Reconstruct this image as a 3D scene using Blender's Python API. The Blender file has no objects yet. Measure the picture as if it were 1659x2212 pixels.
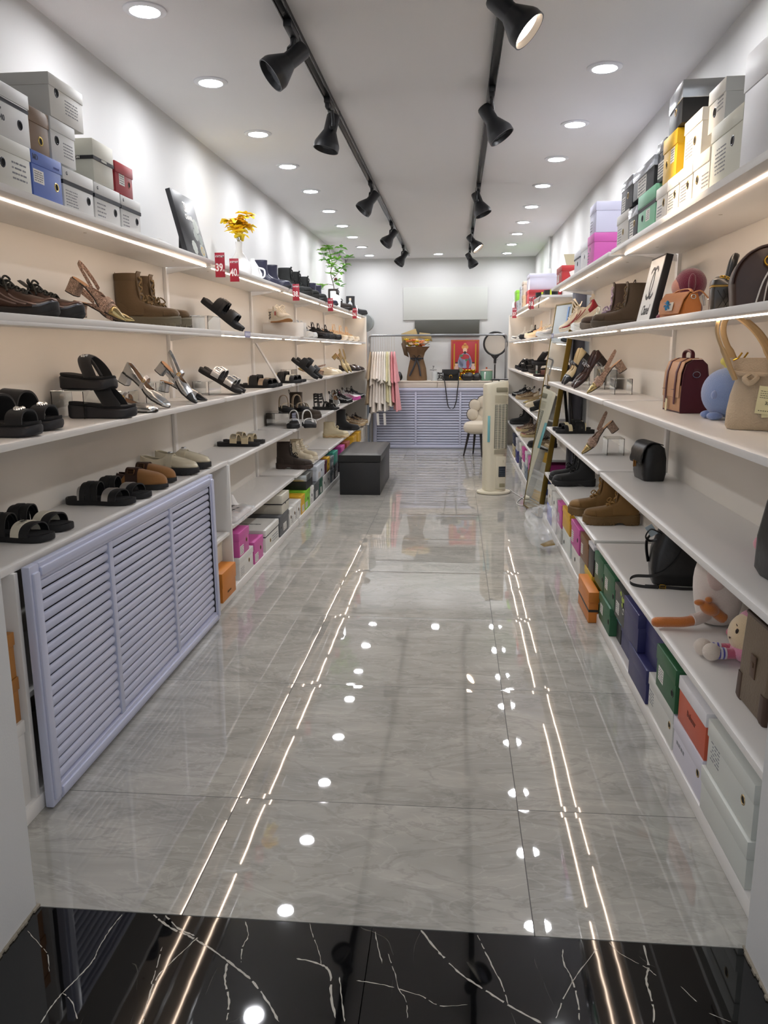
import bpy, bmesh, math, random
from mathutils import Vector, Matrix, Euler
random.seed(7)
PI = math.pi
SC = bpy.context.scene
COL = SC.collection

# ------------------------------------------------------------------ camera, world, exposure
cam_d = bpy.data.cameras.new('camera'); cam = bpy.data.objects.new('camera', cam_d); COL.objects.link(cam)
cam_d.sensor_fit = 'HORIZONTAL'; cam_d.sensor_width = 36.0; cam_d.lens = 1697.15 / 1659 * 36.0
cam_d.clip_start = 0.02; cam_d.clip_end = 60
_yaw, _pit, _rol = .09091737, .20321, -.00586056
_f = Vector((-math.sin(_yaw) * math.cos(_pit), math.cos(_yaw) * math.cos(_pit), -math.sin(_pit)))
_r = Vector((math.cos(_yaw), math.sin(_yaw), 0)); _u = _r.cross(_f)
_r2 = _r * math.cos(_rol) + _u * math.sin(_rol); _u2 = _u * math.cos(_rol) - _r * math.sin(_rol)
_m = Matrix((_r2, _u2, -_f)).transposed().to_4x4(); _m.translation = Vector((0, 0, 1.2688))
cam.matrix_world = _m
SC.camera = cam
SC.view_settings.view_transform = 'Standard'; SC.view_settings.look = 'None'
SC.view_settings.gamma = 1; SC.view_settings.use_curve_mapping = False
SC.view_settings.exposure = 1.42
SC.cycles.caustics_reflective = False; SC.cycles.caustics_refractive = False; SC.cycles.sample_clamp_indirect = 5
W_STRENGTH = .35
DOWN_E = 85.0      # emission of a ceiling downlight lens
LED_E = 9.0        # emission of the shelf light strips
SPOT_E = 22.0      # watts of the lit track lamps
world = bpy.data.worlds.new('World'); SC.world = world; world.use_nodes = True
world.node_tree.nodes['Background'].inputs[0].default_value = (.80, .82, .86, 1)
world.node_tree.nodes['Background'].inputs[1].default_value = W_STRENGTH

# ------------------------------------------------------------------ colours and materials
def hx(h):
    h = h.lstrip('#'); v = [int(h[i:i + 2], 16) / 255 for i in (0, 2, 4)]
    return tuple(x / 12.92 if x <= .04045 else ((x + .055) / 1.055) ** 2.4 for x in v) + (1,)
_mats = {}
def M(col, rough=.5, metal=0, bump=None, spec=None, emit=0, alpha=None, trans=0, coat=0, sheen=0, name=None):
    key = (col, rough, metal, bump, spec, emit, alpha, trans, coat, sheen)
    if key in _mats: return _mats[key]
    m = bpy.data.materials.new(name or ('mat_' + col.strip('#'))); m.use_nodes = True
    nt = m.node_tree; b = nt.nodes['Principled BSDF']
    b.inputs['Base Color'].default_value = hx(col); b.inputs['Roughness'].default_value = rough; b.inputs['Metallic'].default_value = metal
    if spec is not None: b.inputs['Specular IOR Level'].default_value = spec
    if emit: b.inputs['Emission Color'].default_value = hx(col); b.inputs['Emission Strength'].default_value = emit
    if trans: b.inputs['Transmission Weight'].default_value = trans; b.inputs['IOR'].default_value = 1.45
    if alpha is not None: b.inputs['Alpha'].default_value = alpha
    if coat: b.inputs['Coat Weight'].default_value = coat; b.inputs['Coat Roughness'].default_value = .08
    if sheen: b.inputs['Sheen Weight'].default_value = sheen; b.inputs['Sheen Roughness'].default_value = .5
    if bump:
        kind, scale, st = bump
        tc = nt.nodes.new('ShaderNodeTexCoord'); bp = nt.nodes.new('ShaderNodeBump')
        if kind == 'noise':
            t = nt.nodes.new('ShaderNodeTexNoise'); t.inputs['Scale'].default_value = scale; t.inputs['Detail'].default_value = 4; o = t.outputs['Fac']
        else:
            t = nt.nodes.new('ShaderNodeTexVoronoi'); t.inputs['Scale'].default_value = scale; o = t.outputs['Distance']
        nt.links.new(tc.outputs['Object'], t.inputs['Vector']); nt.links.new(o, bp.inputs['Height'])
        bp.inputs['Strength'].default_value = st; bp.inputs['Distance'].default_value = .004
        nt.links.new(bp.outputs['Normal'], b.inputs['Normal'])
        if kind == 'voro':   # sequins: every cell tilts its own way and shifts in tone
            cr = nt.nodes.new('ShaderNodeMixRGB'); cr.inputs[1].default_value = hx(col)
            c2 = tuple(min(1, x * 1.9 + .06) for x in hx(col)[:3]) + (1,); cr.inputs[2].default_value = c2
            sp = nt.nodes.new('ShaderNodeSeparateColor'); nt.links.new(t.outputs['Color'], sp.inputs[0])
            nt.links.new(sp.outputs[0], cr.inputs[0]); nt.links.new(cr.outputs[0], b.inputs['Base Color'])
    _mats[key] = m
    return m
def nodes(name):
    m = bpy.data.materials.new(name); m.use_nodes = True
    return m, m.node_tree, m.node_tree.nodes['Principled BSDF']
class NB:
    """small node helper"""
    def __init__(s, nt): s.nt = nt
    def n(s, t, **k):
        x = s.nt.nodes.new(t)
        for a, v in k.items(): setattr(x, a, v)
        return x
    def l(s, a, b): s.nt.links.new(a, b)
    def math(s, op, a, b=None, clamp=False):
        x = s.n('ShaderNodeMath', operation=op, use_clamp=clamp)
        for i, v in enumerate((a, b)):
            if v is None: continue
            if isinstance(v, (int, float)): x.inputs[i].default_value = v
            else: s.l(v, x.inputs[i])
        return x.outputs[0]
    def mix(s, f, a, b):
        x = s.n('ShaderNodeMixRGB')
        for i, v in enumerate((f, a, b)):
            if isinstance(v, (int, float)): x.inputs[i].default_value = v
            elif isinstance(v, tuple): x.inputs[i].default_value = v
            else: s.l(v, x.inputs[i])
        return x.outputs[0]
    def noise(s, vec, scale, detail=4, dist=0, rough=.5):
        x = s.n('ShaderNodeTexNoise'); x.inputs['Scale'].default_value = scale; x.inputs['Detail'].default_value = detail
        x.inputs['Distortion'].default_value = dist; x.inputs['Roughness'].default_value = rough; s.l(vec, x.inputs['Vector'])
        return x.outputs['Fac']
    def ramp(s, f, stops):
        x = s.n('ShaderNodeValToRGB'); e = x.color_ramp.elements
        while len(e) < len(stops): e.new(.5)
        for i, (p, c) in enumerate(stops): e[i].position = p; e[i].color = c if len(c) == 4 else tuple(c) + (1,)
        s.l(f, x.inputs[0]); return x.outputs[0]

TILE, TX0, TY0 = .8, -.6111, 2.0168
def floor_mat():
    m, nt, b = nodes('polished_grey_marble_tile'); N = NB(nt)
    tc = N.n('ShaderNodeTexCoord'); P = tc.outputs['Object']
    sp = N.n('ShaderNodeSeparateXYZ'); N.l(P, sp.inputs[0]); X, Y = sp.outputs[0], sp.outputs[1]
    tx = N.math('DIVIDE', N.math('SUBTRACT', X, TX0), TILE)
    yo = N.math('MULTIPLY', N.math('GREATER_THAN', X, TX0 + TILE), -.004)
    ty = N.math('DIVIDE', N.math('SUBTRACT', N.math('ADD', Y, yo), TY0), TILE)
    ix, iy = N.math('FLOOR', tx), N.math('FLOOR', ty)
    fx, fy = N.math('SUBTRACT', tx, ix), N.math('SUBTRACT', ty, iy)
    def edge(f): return N.math('MINIMUM', f, N.math('SUBTRACT', 1.0, f))
    ex, ey = edge(fx), edge(fy)
    gm = N.math('MINIMUM', ex, ey)
    grout = N.math('LESS_THAN', gm, .0016)
    cb = N.n('ShaderNodeCombineXYZ'); N.l(N.math('MULTIPLY', ix, 7.31), cb.inputs[0]); N.l(N.math('MULTIPLY', iy, 3.77), cb.inputs[1]); N.l(N.math('ADD', ix, N.math('MULTIPLY', iy, 2.0)), cb.inputs[2])
    va = N.n('ShaderNodeVectorMath', operation='ADD'); N.l(P, va.inputs[0]); N.l(cb.outputs[0], va.inputs[1]); V = va.outputs[0]
    mp = N.n('ShaderNodeMapping'); mp.inputs['Rotation'].default_value = (0, 0, .5); mp.inputs['Scale'].default_value = (1.0, 2.6, 1); N.l(V, mp.inputs[0]); VV = mp.outputs[0]
    big = N.noise(VV, 1.25, 4, 1.6, .55); fine = N.noise(VV, 4.5, 5, 1.2, .55)
    ridge = N.math('ABSOLUTE', N.math('SUBTRACT', N.noise(VV, 1.9, 5, 2.0, .6), .5))
    vein = N.math('SUBTRACT', 1.0, N.math('MULTIPLY', ridge, 28.0), True)
    base = N.ramp(N.math('ADD', N.math('MULTIPLY', big, .72), N.math('MULTIPLY', fine, .28)), [(.3, hx('#908e88')), (.5, hx('#a19f98')), (.7, hx('#b3b0a8'))])
    c = N.mix(N.math('MULTIPLY', vein, .30), base, hx('#6f6e6a'))
    vein2 = N.math('SUBTRACT', 1.0, N.math('MULTIPLY', N.math('ABSOLUTE', N.math('SUBTRACT', N.noise(VV, 3.3, 4, 2.5, .5), .52)), 34.0), True)
    c = N.mix(N.math('MULTIPLY', vein2, .2), c, hx('#c9c6bf'))
    c = N.mix(grout, c, hx('#2e2b28'))
    N.l(c, b.inputs['Base Color'])
    N.l(N.mix(grout, (.018, .018, .018, 1), (.7, .7, .7, 1)), b.inputs['Roughness'])
    b.inputs['IOR'].default_value = 1.85
    # the glaze is gently wavy, each tile its own way, and rounds off at the joints
    w = N.math('ADD', N.math('MULTIPLY', N.noise(V, 7.5, 0), .00013), N.math('MULTIPLY', N.noise(V, 2.4, 0), .00042))
    lip = N.math('MULTIPLY', N.math('SUBTRACT', 1.0, N.math('MULTIPLY', gm, 30.0), True), -.00035)
    bn = N.n('ShaderNodeBump'); bn.inputs['Strength'].default_value = 1; bn.inputs['Distance'].default_value = 1.0
    N.l(N.math('ADD', w, lip), bn.inputs['Height']); N.l(bn.outputs[0], b.inputs['Normal'])
    return m
def black_marble_plain():
    m, nt, b = nodes('polished_black_stone'); N = NB(nt)
    tc = N.n('ShaderNodeTexCoord'); P = tc.outputs['Object']
    mp = N.n('ShaderNodeMapping'); mp.inputs['Scale'].default_value = (1, .5, 1); N.l(P, mp.inputs[0])
    r = N.math('ABSOLUTE', N.math('SUBTRACT', N.noise(mp.outputs[0], 4.5, 2, .5, .5), .5))
    v = N.math('MULTIPLY', N.math('SUBTRACT', 1.0, N.math('MULTIPLY', r, 330.0), True), N.math('MULTIPLY', N.math('SUBTRACT', N.noise(P, 9, 2), .5), 6.0, True))
    N.l(N.mix(N.math('MULTIPLY', v, .3), hx('#0b0b0c'), hx('#8d897f')), b.inputs['Base Color']); b.inputs['Roughness'].default_value = .03; b.inputs['IOR'].default_value = 1.6
    bn = N.n('ShaderNodeBump'); bn.inputs['Strength'].default_value = 1; bn.inputs['Distance'].default_value = 1.0
    N.l(N.math('MULTIPLY', N.noise(P, 6.0, 2), .0002), bn.inputs['Height']); N.l(bn.outputs[0], b.inputs['Normal'])
    return m
def paint_mat(name, col, rough=.7, bump=.15, scale=180):
    m, nt, b = nodes(name); N = NB(nt); tc = N.n('ShaderNodeTexCoord')
    f = N.noise(tc.outputs['Object'], 1.3, 3)
    c = hx(col); d = tuple(x * .955 for x in c[:3]) + (1,)
    N.l(N.mix(f, d, c), b.inputs['Base Color']); b.inputs['Roughness'].default_value = rough
    bn = N.n('ShaderNodeBump'); bn.inputs['Strength'].default_value = bump; bn.inputs['Distance'].default_value = .002
    N.l(N.noise(tc.outputs['Object'], scale, 2), bn.inputs['Height']); N.l(bn.outputs[0], b.inputs['Normal'])
    return m
WALLM = paint_mat('white_wall_paint', '#cfcfce'); CEILM = paint_mat('white_ceiling_paint', '#d9d8d8')
BOARD = paint_mat('white_shelf_laminate', '#e6e3df', .35, .05, 60); PANEL = paint_mat('cream_back_panel', '#ddd8cf', .55, .05, 60)
FLOORM = floor_mat(); BLACKM = black_marble_plain(); VEINM = M('#aaa69c', .05)
LOUV = M('#c0c4da', .33, name='pale_lilac_blue_plastic'); CHROME = M('#c9cbd0', .18, 1); STEEL = M('#9b9da0', .32, 1); GOLD = M('#c9a040', .22, 1); DARKM = M('#17181a', .45)
ACRYL = M('#f4f8f8', .03, trans=1, name='clear_acrylic')
LEDM = M('#ffe4cc', .5, emit=LED_E, name='warm_light_strip'); DOWNM = M('#fafbff', .5, emit=DOWN_E, name='downlight_lens')

# ------------------------------------------------------------------ mesh helpers
def bx(bm, c, s, rot=None, bev=0, taper=None):
    """box of size s centred at c, optional rotation matrix/euler, optional bevel"""
    x, y, z = s[0] / 2, s[1] / 2, s[2] / 2
    R = rot.to_matrix() if isinstance(rot, Euler) else (rot or Matrix.Identity(3)); c = Vector(c)
    t = taper or (1, 1)
    vs = [bm.verts.new(c + R @ Vector((i * x * (t[0] if k > 0 else 1), j * y * (t[1] if k > 0 else 1), k * z))) for i in (-1, 1) for j in (-1, 1) for k in (-1, 1)]
    fs = [bm.faces.new([vs[i] for i in q]) for q in ((0, 1, 3, 2), (4, 6, 7, 5), (0, 4, 5, 1), (2, 3, 7, 6), (0, 2, 6, 4), (1, 5, 7, 3))]
    if bev > 0:
        es = list({e for f in fs for e in f.edges})
        bmesh.ops.bevel(bm, geom=es, offset=bev, segments=2 if bev < .01 else 3, profile=.5, affect='EDGES')
def box3(bm, x0, x1, y0, y1, z0, z1, bev=0): bx(bm, ((x0 + x1) / 2, (y0 + y1) / 2, (z0 + z1) / 2), (abs(x1 - x0), abs(y1 - y0), abs(z1 - z0)), bev=bev)
def loft(bm, rings, cap=True, closed=True):
    vr = [[bm.verts.new(p) for p in r] for r in rings]; n = len(vr[0])
    for a, b in zip(vr, vr[1:]):
        for i in range(n if closed else n - 1):
            j = (i + 1) % n
            try: bm.faces.new((a[i], a[j], b[j], b[i]))
            except ValueError: pass
    if cap and closed:
        for r in (vr[0], vr[-1]):
            try: bm.faces.new(r)
            except ValueError: pass
    return vr
def tube(bm, pts, r, n=8, cap=True, flat=1.0, closed=False):
    pts = [Vector(p) for p in pts]; rings = []; up = None
    rr = r if isinstance(r, (list, tuple)) else [r] * len(pts)
    for i, p in enumerate(pts):
        a = pts[i - 1] if (i > 0 or closed) else p; b = pts[(i + 1) % len(pts)] if (i < len(pts) - 1 or closed) else p
        t = (b - a).normalized()
        if up is None: up = Vector((0, 0, 1)) if abs(t.z) < .9 else Vector((0, 1, 0))
        s = t.cross(up)
        if s.length < 1e-6: s = t.orthogonal()
        s.normalize(); up = s.cross(t).normalized()
        rings.append([p + (s * math.cos(2 * PI * k / n) + up * math.sin(2 * PI * k / n) * flat) * rr[i] for k in range(n)])
    if closed: rings.append(rings[0]); return loft(bm, rings, cap=False)
    return loft(bm, rings, cap)
def lathe(bm, prof, c=(0, 0, 0), n=24, axis='z', cap=False, sx=1, sy=1):
    c = Vector(c); rings = []
    for r, z in prof:
        ring = []
        for k in range(n):
            a = 2 * PI * k / n; x, y = r * math.cos(a) * sx, r * math.sin(a) * sy
            ring.append(c + (Vector((x, y, z)) if axis == 'z' else Vector((x, z, y)) if axis == 'y' else Vector((z, x, y))))
        rings.append(ring)
    return loft(bm, rings, cap)
def ball(bm, c, r, seg=16, rings=10, rot=None):
    rx, ry, rz = r if isinstance(r, (tuple, list)) else (r, r, r)
    m = Matrix.Translation(c) @ ((rot.to_matrix() if isinstance(rot, Euler) else rot or Matrix.Identity(3)).to_4x4()) @ Matrix.Diagonal((rx, ry, rz, 1))
    bmesh.ops.create_uvsphere(bm, u_segments=seg, v_segments=rings, radius=1, matrix=m)
def cr(pts, n=6, closed=False):
    """Catmull-Rom through points"""
    P = [Vector(p) for p in pts]; out = []; m = len(P)
    for i in range(m if closed else m - 1):
        g = (lambda k: P[k % m]) if closed else (lambda k: P[min(max(k, 0), m - 1)])
        a, b, c, d = g(i - 1), g(i), g(i + 1), g(i + 2)
        for k in range(n):
            t = k / n
            out.append(.5 * ((2 * b) + (c - a) * t + (2 * a - 5 * b + 4 * c - d) * t * t + (3 * b - a - 3 * c + d) * t ** 3))
    if not closed: out.append(P[-1])
    return out
def tab(T, u):
    """smooth table lookup"""
    if u <= T[0][0]: return T[0][1]
    for (a, va), (b, vb) in zip(T, T[1:]):
        if u <= b:
            t = (u - a) / (b - a); t = t * t * (3 - 2 * t) * .5 + t * .5
            return va + (vb - va) * t
    return T[-1][1]
def obj(name, bm, m, parent=None, sharp=38, solid=0, sub=0, loc=None, smooth=True):
    bmesh.ops.remove_doubles(bm, verts=bm.verts, dist=1e-6)
    bmesh.ops.recalc_face_normals(bm, faces=bm.faces)
    me = bpy.data.meshes.new(name); bm.to_mesh(me); bm.free()
    for q in (m if isinstance(m, (list, tuple)) else [m]): me.materials.append(q)
    if smooth:
        me.polygons.foreach_set('use_smooth', [True] * len(me.polygons)); me.set_sharp_from_angle(angle=math.radians(sharp))
    o = bpy.data.objects.new(name, me); COL.objects.link(o); o.parent = parent
    if loc: o.location = loc
    if solid:
        s = o.modifiers.new('s', 'SOLIDIFY'); s.thickness = abs(solid); s.offset = -1 if solid > 0 else 1
    if sub:
        s = o.modifiers.new('d', 'SUBSURF'); s.levels = s.render_levels = sub
    return o
def tag(o, label, cat, group=None):
    o['label'] = label; o['category'] = cat
    if group: o['group'] = group
    return o
def thing(name, label=None, cat=None, loc=(0, 0, 0), rz=0, group=None):
    o = bpy.data.objects.new(name, None); COL.objects.link(o); o.empty_display_size = .05
    o.location = loc; o.rotation_euler = (0, 0, rz)
    if label: tag(o, label, cat, group)
    return o
def struct(name, bm, m, parent=None, **k):
    o = obj(name, bm, m, parent, **k)
    if not parent: o['kind'] = 'structure'
    return o
def dup(root, label=None, group=None):
    r = root.copy(); COL.objects.link(r)
    if label: r['label'] = label
    if group: r['group'] = group
    for ch in list(root.children):
        c = ch.copy(); COL.objects.link(c); c.parent = r
        for g in ch.children:
            d = g.copy(); COL.objects.link(d); d.parent = c
    return r
def text_bm(bm, s, size, mat4, ext=.0004, align='CENTER', bold=0, sx=1):
    """letters as geometry, joined into bm, placed by a 4x4 matrix (text lies in its local xy plane)"""
    cu = bpy.data.curves.new('t', 'FONT'); cu.body = s; cu.size = size; cu.extrude = ext; cu.align_x = align; cu.align_y = 'CENTER'; cu.offset = bold
    cu.resolution_u = 3
    o = bpy.data.objects.new('t', cu); COL.objects.link(o)
    dg = bpy.context.evaluated_depsgraph_get(); me = bpy.data.meshes.new_from_object(o.evaluated_get(dg))
    me.transform(mat4 @ Matrix.Diagonal((sx, 1, 1, 1))); bm.from_mesh(me)
    bpy.data.meshes.remove(me); bpy.data.objects.remove(o); bpy.data.curves.remove(cu)
def frame4(origin, xdir, ydir):
    x = Vector(xdir).normalized(); y = Vector(ydir).normalized(); z = x.cross(y)
    m = Matrix((x, y, z)).transposed().to_4x4(); m.translation = Vector(origin); return m

# ------------------------------------------------------------------ the room
CZ, BY, LX, RX = 2.44, 10.70, -1.47, 1.0
LF, RF = -1.165, .675         # front edges of the shelves
bm = bmesh.new(); box3(bm, -1.7, 1.3, 1.534, BY + .15, -.1, 0); struct('floor', bm, FLOORM)
t = thing('trim_2', 'black marble slab with white veins across the shop entrance', 'threshold'); t['kind'] = 'structure'
del t['label']; del t['category']
VEINS= [[(-0.679, 1.53), (-0.652, 1.509), (-0.614, 1.486), (-0.578, 1.472), (-0.533, 1.448), (-0.485, 1.418), (-0.442, 1.387), (-0.401, 1.356), (-0.361, 1.312), (-0.324, 1.262)], [(-0.749, 1.524), (-0.756, 1.479), (-0.757, 1.422), (-0.754, 1.383), (-0.763, 1.338), (-0.776, 1.295), (-0.782, 1.26), (-0.783, 1.221)], [(-0.776, 1.295), (-0.746, 1.274), (-0.714, 1.233)], [(-0.94, 1.456), (-0.892, 1.418), (-0.859, 1.391), (-0.831, 1.345)], [(-0.653, 1.532), (-0.605, 1.491), (-0.561, 1.471)], [(-0.551, 1.471), (-0.574, 1.418), (-0.6, 1.351), (-0.596, 1.287), (-0.585, 1.236)], [(-0.621, 1.434), (-0.611, 1.375), (-0.605, 1.327)], [(-0.315, 1.534), (-0.297, 1.488), (-0.276, 1.442), (-0.267, 1.411)], [(-0.323, 1.425), (-0.272, 1.414), (-0.246, 1.393), (-0.234, 1.334), (-0.217, 1.28)], [(-0.224, 1.383), (-0.211, 1.325), (-0.198, 1.273)], [(-0.168, 1.538), (-0.155, 1.479), (-0.139, 1.425)], [(-0.13, 1.455), (-0.112, 1.405), (-0.099, 1.36), (-0.084, 1.335), (-0.078, 1.291)], [(-0.067, 1.539), (-0.04, 1.496), (-0.009, 1.452), (0.03, 1.407), (0.076, 1.372), (0.125, 1.336), (0.18, 1.302)], [(0.06, 1.536), (0.076, 1.485), (0.093, 1.434), (0.11, 1.387), (0.119, 1.341)], [(-0.188, 1.376), (-0.13, 1.369), (-0.058, 1.349), (-0.016, 1.327), (0.039, 1.334)], [(0.344, 1.535), (0.366, 1.496), (0.411, 1.461), (0.428, 1.44)], [(0.422, 1.53), (0.418, 1.468), (0.404, 1.423), (0.403, 1.365), (0.394, 1.32)], [(0.245, 1.499), (0.242, 1.46), (0.253, 1.417), (0.257, 1.364), (0.253, 1.314)], [(0.47, 1.417), (0.491, 1.378)], [(0.506, 1.353), (0.543, 1.335)], [(-0.467, 1.4), (-0.457, 1.351), (-0.435, 1.306), (-0.426, 1.257)], [(-0.461, 1.525), (-0.443, 1.483), (-0.446, 1.448), (-0.438, 1.403)], [(0.319, 1.505), (0.27, 1.437), (0.233, 1.373), (0.207, 1.31)]]
def vein_run(bm, P, w, seed):
    rv = random.Random(seed); Q = cr([(x, y, 0) for x, y in P], 7); L = []
    for i, p in enumerate(Q):
        a, b = Q[max(0, i - 1)], Q[min(len(Q) - 1, i + 1)]; d = (b - a).normalized(); nrm = Vector((-d.y, d.x, 0)); j = nrm * rv.uniform(-.0008, .0008)
        ww = w * rv.uniform(.25, 1.0) * (1 if 0 < i < len(Q) - 1 else .05); L.append((p + j - nrm * ww, p + j + nrm * ww))
    vs = [(bm.verts.new((a.x, min(1.5305, a.y), .0002)), bm.verts.new((b.x, min(1.5305, b.y), .0002))) for a, b in L if min(a.y, b.y) < 1.5300]
    for (a, b), (c, d) in zip(vs, vs[1:]):
        if rv.random() < .93: f = bm.faces.new((a, b, d, c)); f.material_index = 1
for a, b2 in ((-1.2, -.172), (-.170, .85)):
    bm = bmesh.new(); box3(bm, a, b2, .3, 1.531, -.1, 0)
    for k, v_ in enumerate(VEINS):
        if (v_[0][0] < -.171) == (b2 < 0): vein_run(bm, v_, (.0030, .0018, .0014, .0011)[k % 4], k)
    # the far half of each slab repeats the same stone out of the picture
    for k, v_ in enumerate(VEINS[:6]):
        if (v_[0][0] < -.171) == (b2 < 0): vein_run(bm, [(x * .98, y - .5) for x, y in v_], .002, k + 50)
    obj('slab', bm, [BLACKM, VEINM], t)
bm = bmesh.new(); box3(bm, -3, 3, -3, .298, -.12, -.01); o = struct('trim_1', bm, M('#8d8b86', .8))
bm = bmesh.new(); box3(bm, -1.7, 1.3, 1.15, BY + .15, CZ, CZ + .1); struct('ceiling', bm, CEILM)
bm = bmesh.new(); box3(bm, -1.62, LX, 1.53, BY + .15, 0, CZ); struct('wall_left', bm, WALLM)
bm = bmesh.new(); box3(bm, RX, RX + .15, 1.53, BY + .15, 0, CZ); struct('wall_right', bm, WALLM)
bm = bmesh.new(); box3(bm, -1.62, 1.15, BY, BY + .15, 0, CZ); struct('wall_back', bm, WALLM)
bm = bmesh.new(); box3(bm, -1.62, -.96, 1.2, 1.53, 0, CZ); box3(bm, .636, 1.15, 1.2, 1.53, 0, CZ); struct('wall_front', bm, WALLM)
# crumbled grout along the jambs
bm = bmesh.new()
for xj, s in ((-.96, 1), (.636, -1)):
    y = 1.2
    while y < 1.53:
        w = random.uniform(.003, .008); bx(bm, (xj + s * w / 2, y, .002), (w, random.uniform(.008, .02), .004 + w * .4)); y += .011
struct('baseboard_front', bm, M('#8f8778', .9))

def downlight(x, y, lab):
    t = thing('downlight', lab, 'ceiling light', (x, y, CZ), 0, 'recessed round ceiling downlights')
    bm = bmesh.new(); lathe(bm, [(.050, -.001), (.052, -.008), (.062, -.009), (.074, -.004), (.075, 0)], n=40); obj('trim_ring', bm, M('#d6d8dc', .4), t)
    bm = bmesh.new(); bmesh.ops.create_circle(bm, cap_ends=True, segments=24, radius=.0515, matrix=Matrix.Translation((0, 0, -.0035))); bm.faces.ensure_lookup_table(); o = obj('lens', bm, DOWNM, t, smooth=False)
    return t
DY = [2.96, 3.717, 4.57, 5.35, 6.17, 7.03, 7.85, 8.61, 9.44, 10.27]
ordn = ['nearest the entrance', 'second from the entrance', 'third from the entrance', 'fourth from the entrance', 'fifth from the entrance', 'sixth from the entrance', 'fourth from the back wall', 'third from the back wall', 'second from the back wall', 'closest to the back wall']
d0 = downlight(-1.10, DY[0], 'lit round downlight in the left ceiling row, ' + ordn[0])
for i, y in enumerate(DY):
    if i: d = dup(d0, 'lit round downlight in the left ceiling row, ' + ordn[i]); d.location.y = y
    if 1:
        d = dup(d0, 'lit round downlight in the right ceiling row, ' + ordn[i]); d.location.y = y; d.location.x = .613
d = dup(d0, 'lit round downlight between the two tracks by the back wall'); d.location = (-.236, 10.24, CZ)

# ------------------------------------------------------------------ track lamps
def track(x, lab, y1):
    t = thing('ceiling_track', lab, 'light track', (x, 0, CZ))
    bm = bmesh.new(); box3(bm, -.017, .017, 2.2, y1, -.022, 0, bev=.002); obj('rail', bm, M('#1d1e20', .3, .6), t)
    bm = bmesh.new()
    for q in (-.0175, .0135): box3(bm, q, q + .004, 2.2, y1, -.026, -.020)
    obj('rail_lip', bm, M('#55575a', .25, .8), t)
    for k in range(1, 4): bm = bmesh.new(); box3(bm, -.0185, .0185, 2.2 + k * 2.0, 2.215 + k * 2.0, -.027, -.002); obj('joint_clip', bm, M('#303134', .4), t)
track(-.61, 'black track on the ceiling, left of the two', 10.2); track(.145, 'black track on the ceiling, right of the two', 10.0)
def track_lamp(x, y, aim, lab, lit=False, tw=1):
    """aim: direction the lamp mouth points"""
    t = thing('track_lamp', lab, 'spotlight', (x, y, CZ - .022), 0, 'black cone spotlights on the ceiling tracks')
    mb = M('#1c1d20', .42)
    bm = bmesh.new(); bx(bm, (0, 0, -.012), (.03, .15, .026), bev=.004); bx(bm, (0, .05 * tw, -.03), (.022, .045, .03), bev=.004); obj('adapter', bm, mb, t)
    a = Vector(aim).normalized(); piv = Vector((.0, -.02 * tw, -.115))
    s = Vector((a.y, -a.x, 0)).normalized() if abs(a.z) < .99 else Vector((1, 0, 0)); s *= tw
    bm = bmesh.new(); P = [Vector((0, .03 * tw, -.03)), Vector((0, 0.02 * tw, -.05)) + s * .008, Vector((0, 0, -.055)) + s * .05, piv + s * .052 + Vector((0, 0, .03)), piv + s * .05]
    tube(bm, P, .0085, 8); tube(bm, [piv + s * .052, piv + s * .02], .014, 12); obj('bracket', bm, mb, t)
    z = a; x_ = s.normalized(); y_ = z.cross(x_).normalized(); R = Matrix((x_, y_, z)).transposed().to_4x4(); R.translation = piv
    bm = bmesh.new(); lathe(bm, [(.0001, -.065), (.028, -.065), (.031, -.058), (.031, .01), (.034, .016), (.058, .065), (.061, .075), (.061, .098), (.057, .098), (.052, .07), (.03, .03), (.0001, .03)], n=32); bm.transform(R)
    obj('lamp_head', bm, mb, t)
    bm = bmesh.new(); lathe(bm, [(.0001, .078), (.054, .078), (.054, .074)], n=32); bm.transform(R)
    obj('lamp_lens', bm, M('#ffe3c4', .5, emit=14, name='lit_spot_lens') if lit else M('#5c5f63', .15, .3), t)
    for q in (-.01, .01): bm = bmesh.new(); ball(bm, (q, 0, -.066), .004, 8, 6); bm.transform(R); obj('screw', bm, CHROME, t)
    if not lit: return t
    ld = bpy.data.lights.new('lamp_glow', 'SPOT'); ld.energy = SPOT_E; ld.color = (1, .80, .60) if lit else (.93, .96, 1); ld.spot_size = math.radians(44); ld.spot_blend = .7; ld.shadow_soft_size = .04
    lo = bpy.data.objects.new('lamp_glow', ld); COL.objects.link(lo); lo.parent = t
    R2 = R @ Matrix.Rotation(PI, 4, 'X'); R2.translation = piv + a * .105; lo.matrix_local = R2
    return t
LXT, RXT = -.61, .145
for y, aim, e, n in ((3.10, (-.72, -.30, -.62), 1, 'nearest'), (3.98, (-.25, -.10, -1), -1, 'second'), (5.85, (-.62, -.2, -.75), 1, 'third'), (7.65, (-.6, -.25, -.75), 1, 'fourth'), (9.3, (-.55, -.25, -.8), 1, 'farthest')):
    track_lamp(LXT, y, aim, n + ' black spotlight on the left ceiling track', tw=e)
for y, aim, lit, e, n in ((2.72, (.70, -.17, -.68), 1, -1, 'nearest'), (3.9, (.55, -.1, -.85), 0, -1, 'second'), (6.0, (.4, -.15, -.95), 0, 1, 'third'), (8.1, (.62, -.25, -.8), 1, 1, 'fourth'), (9.6, (.5, -.2, -.9), 0, 1, 'farthest')):
    track_lamp(RXT, y, aim, n + ' black spotlight on the right ceiling track' + (', glowing warm' if lit else ''), lit, tw=e)

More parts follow.
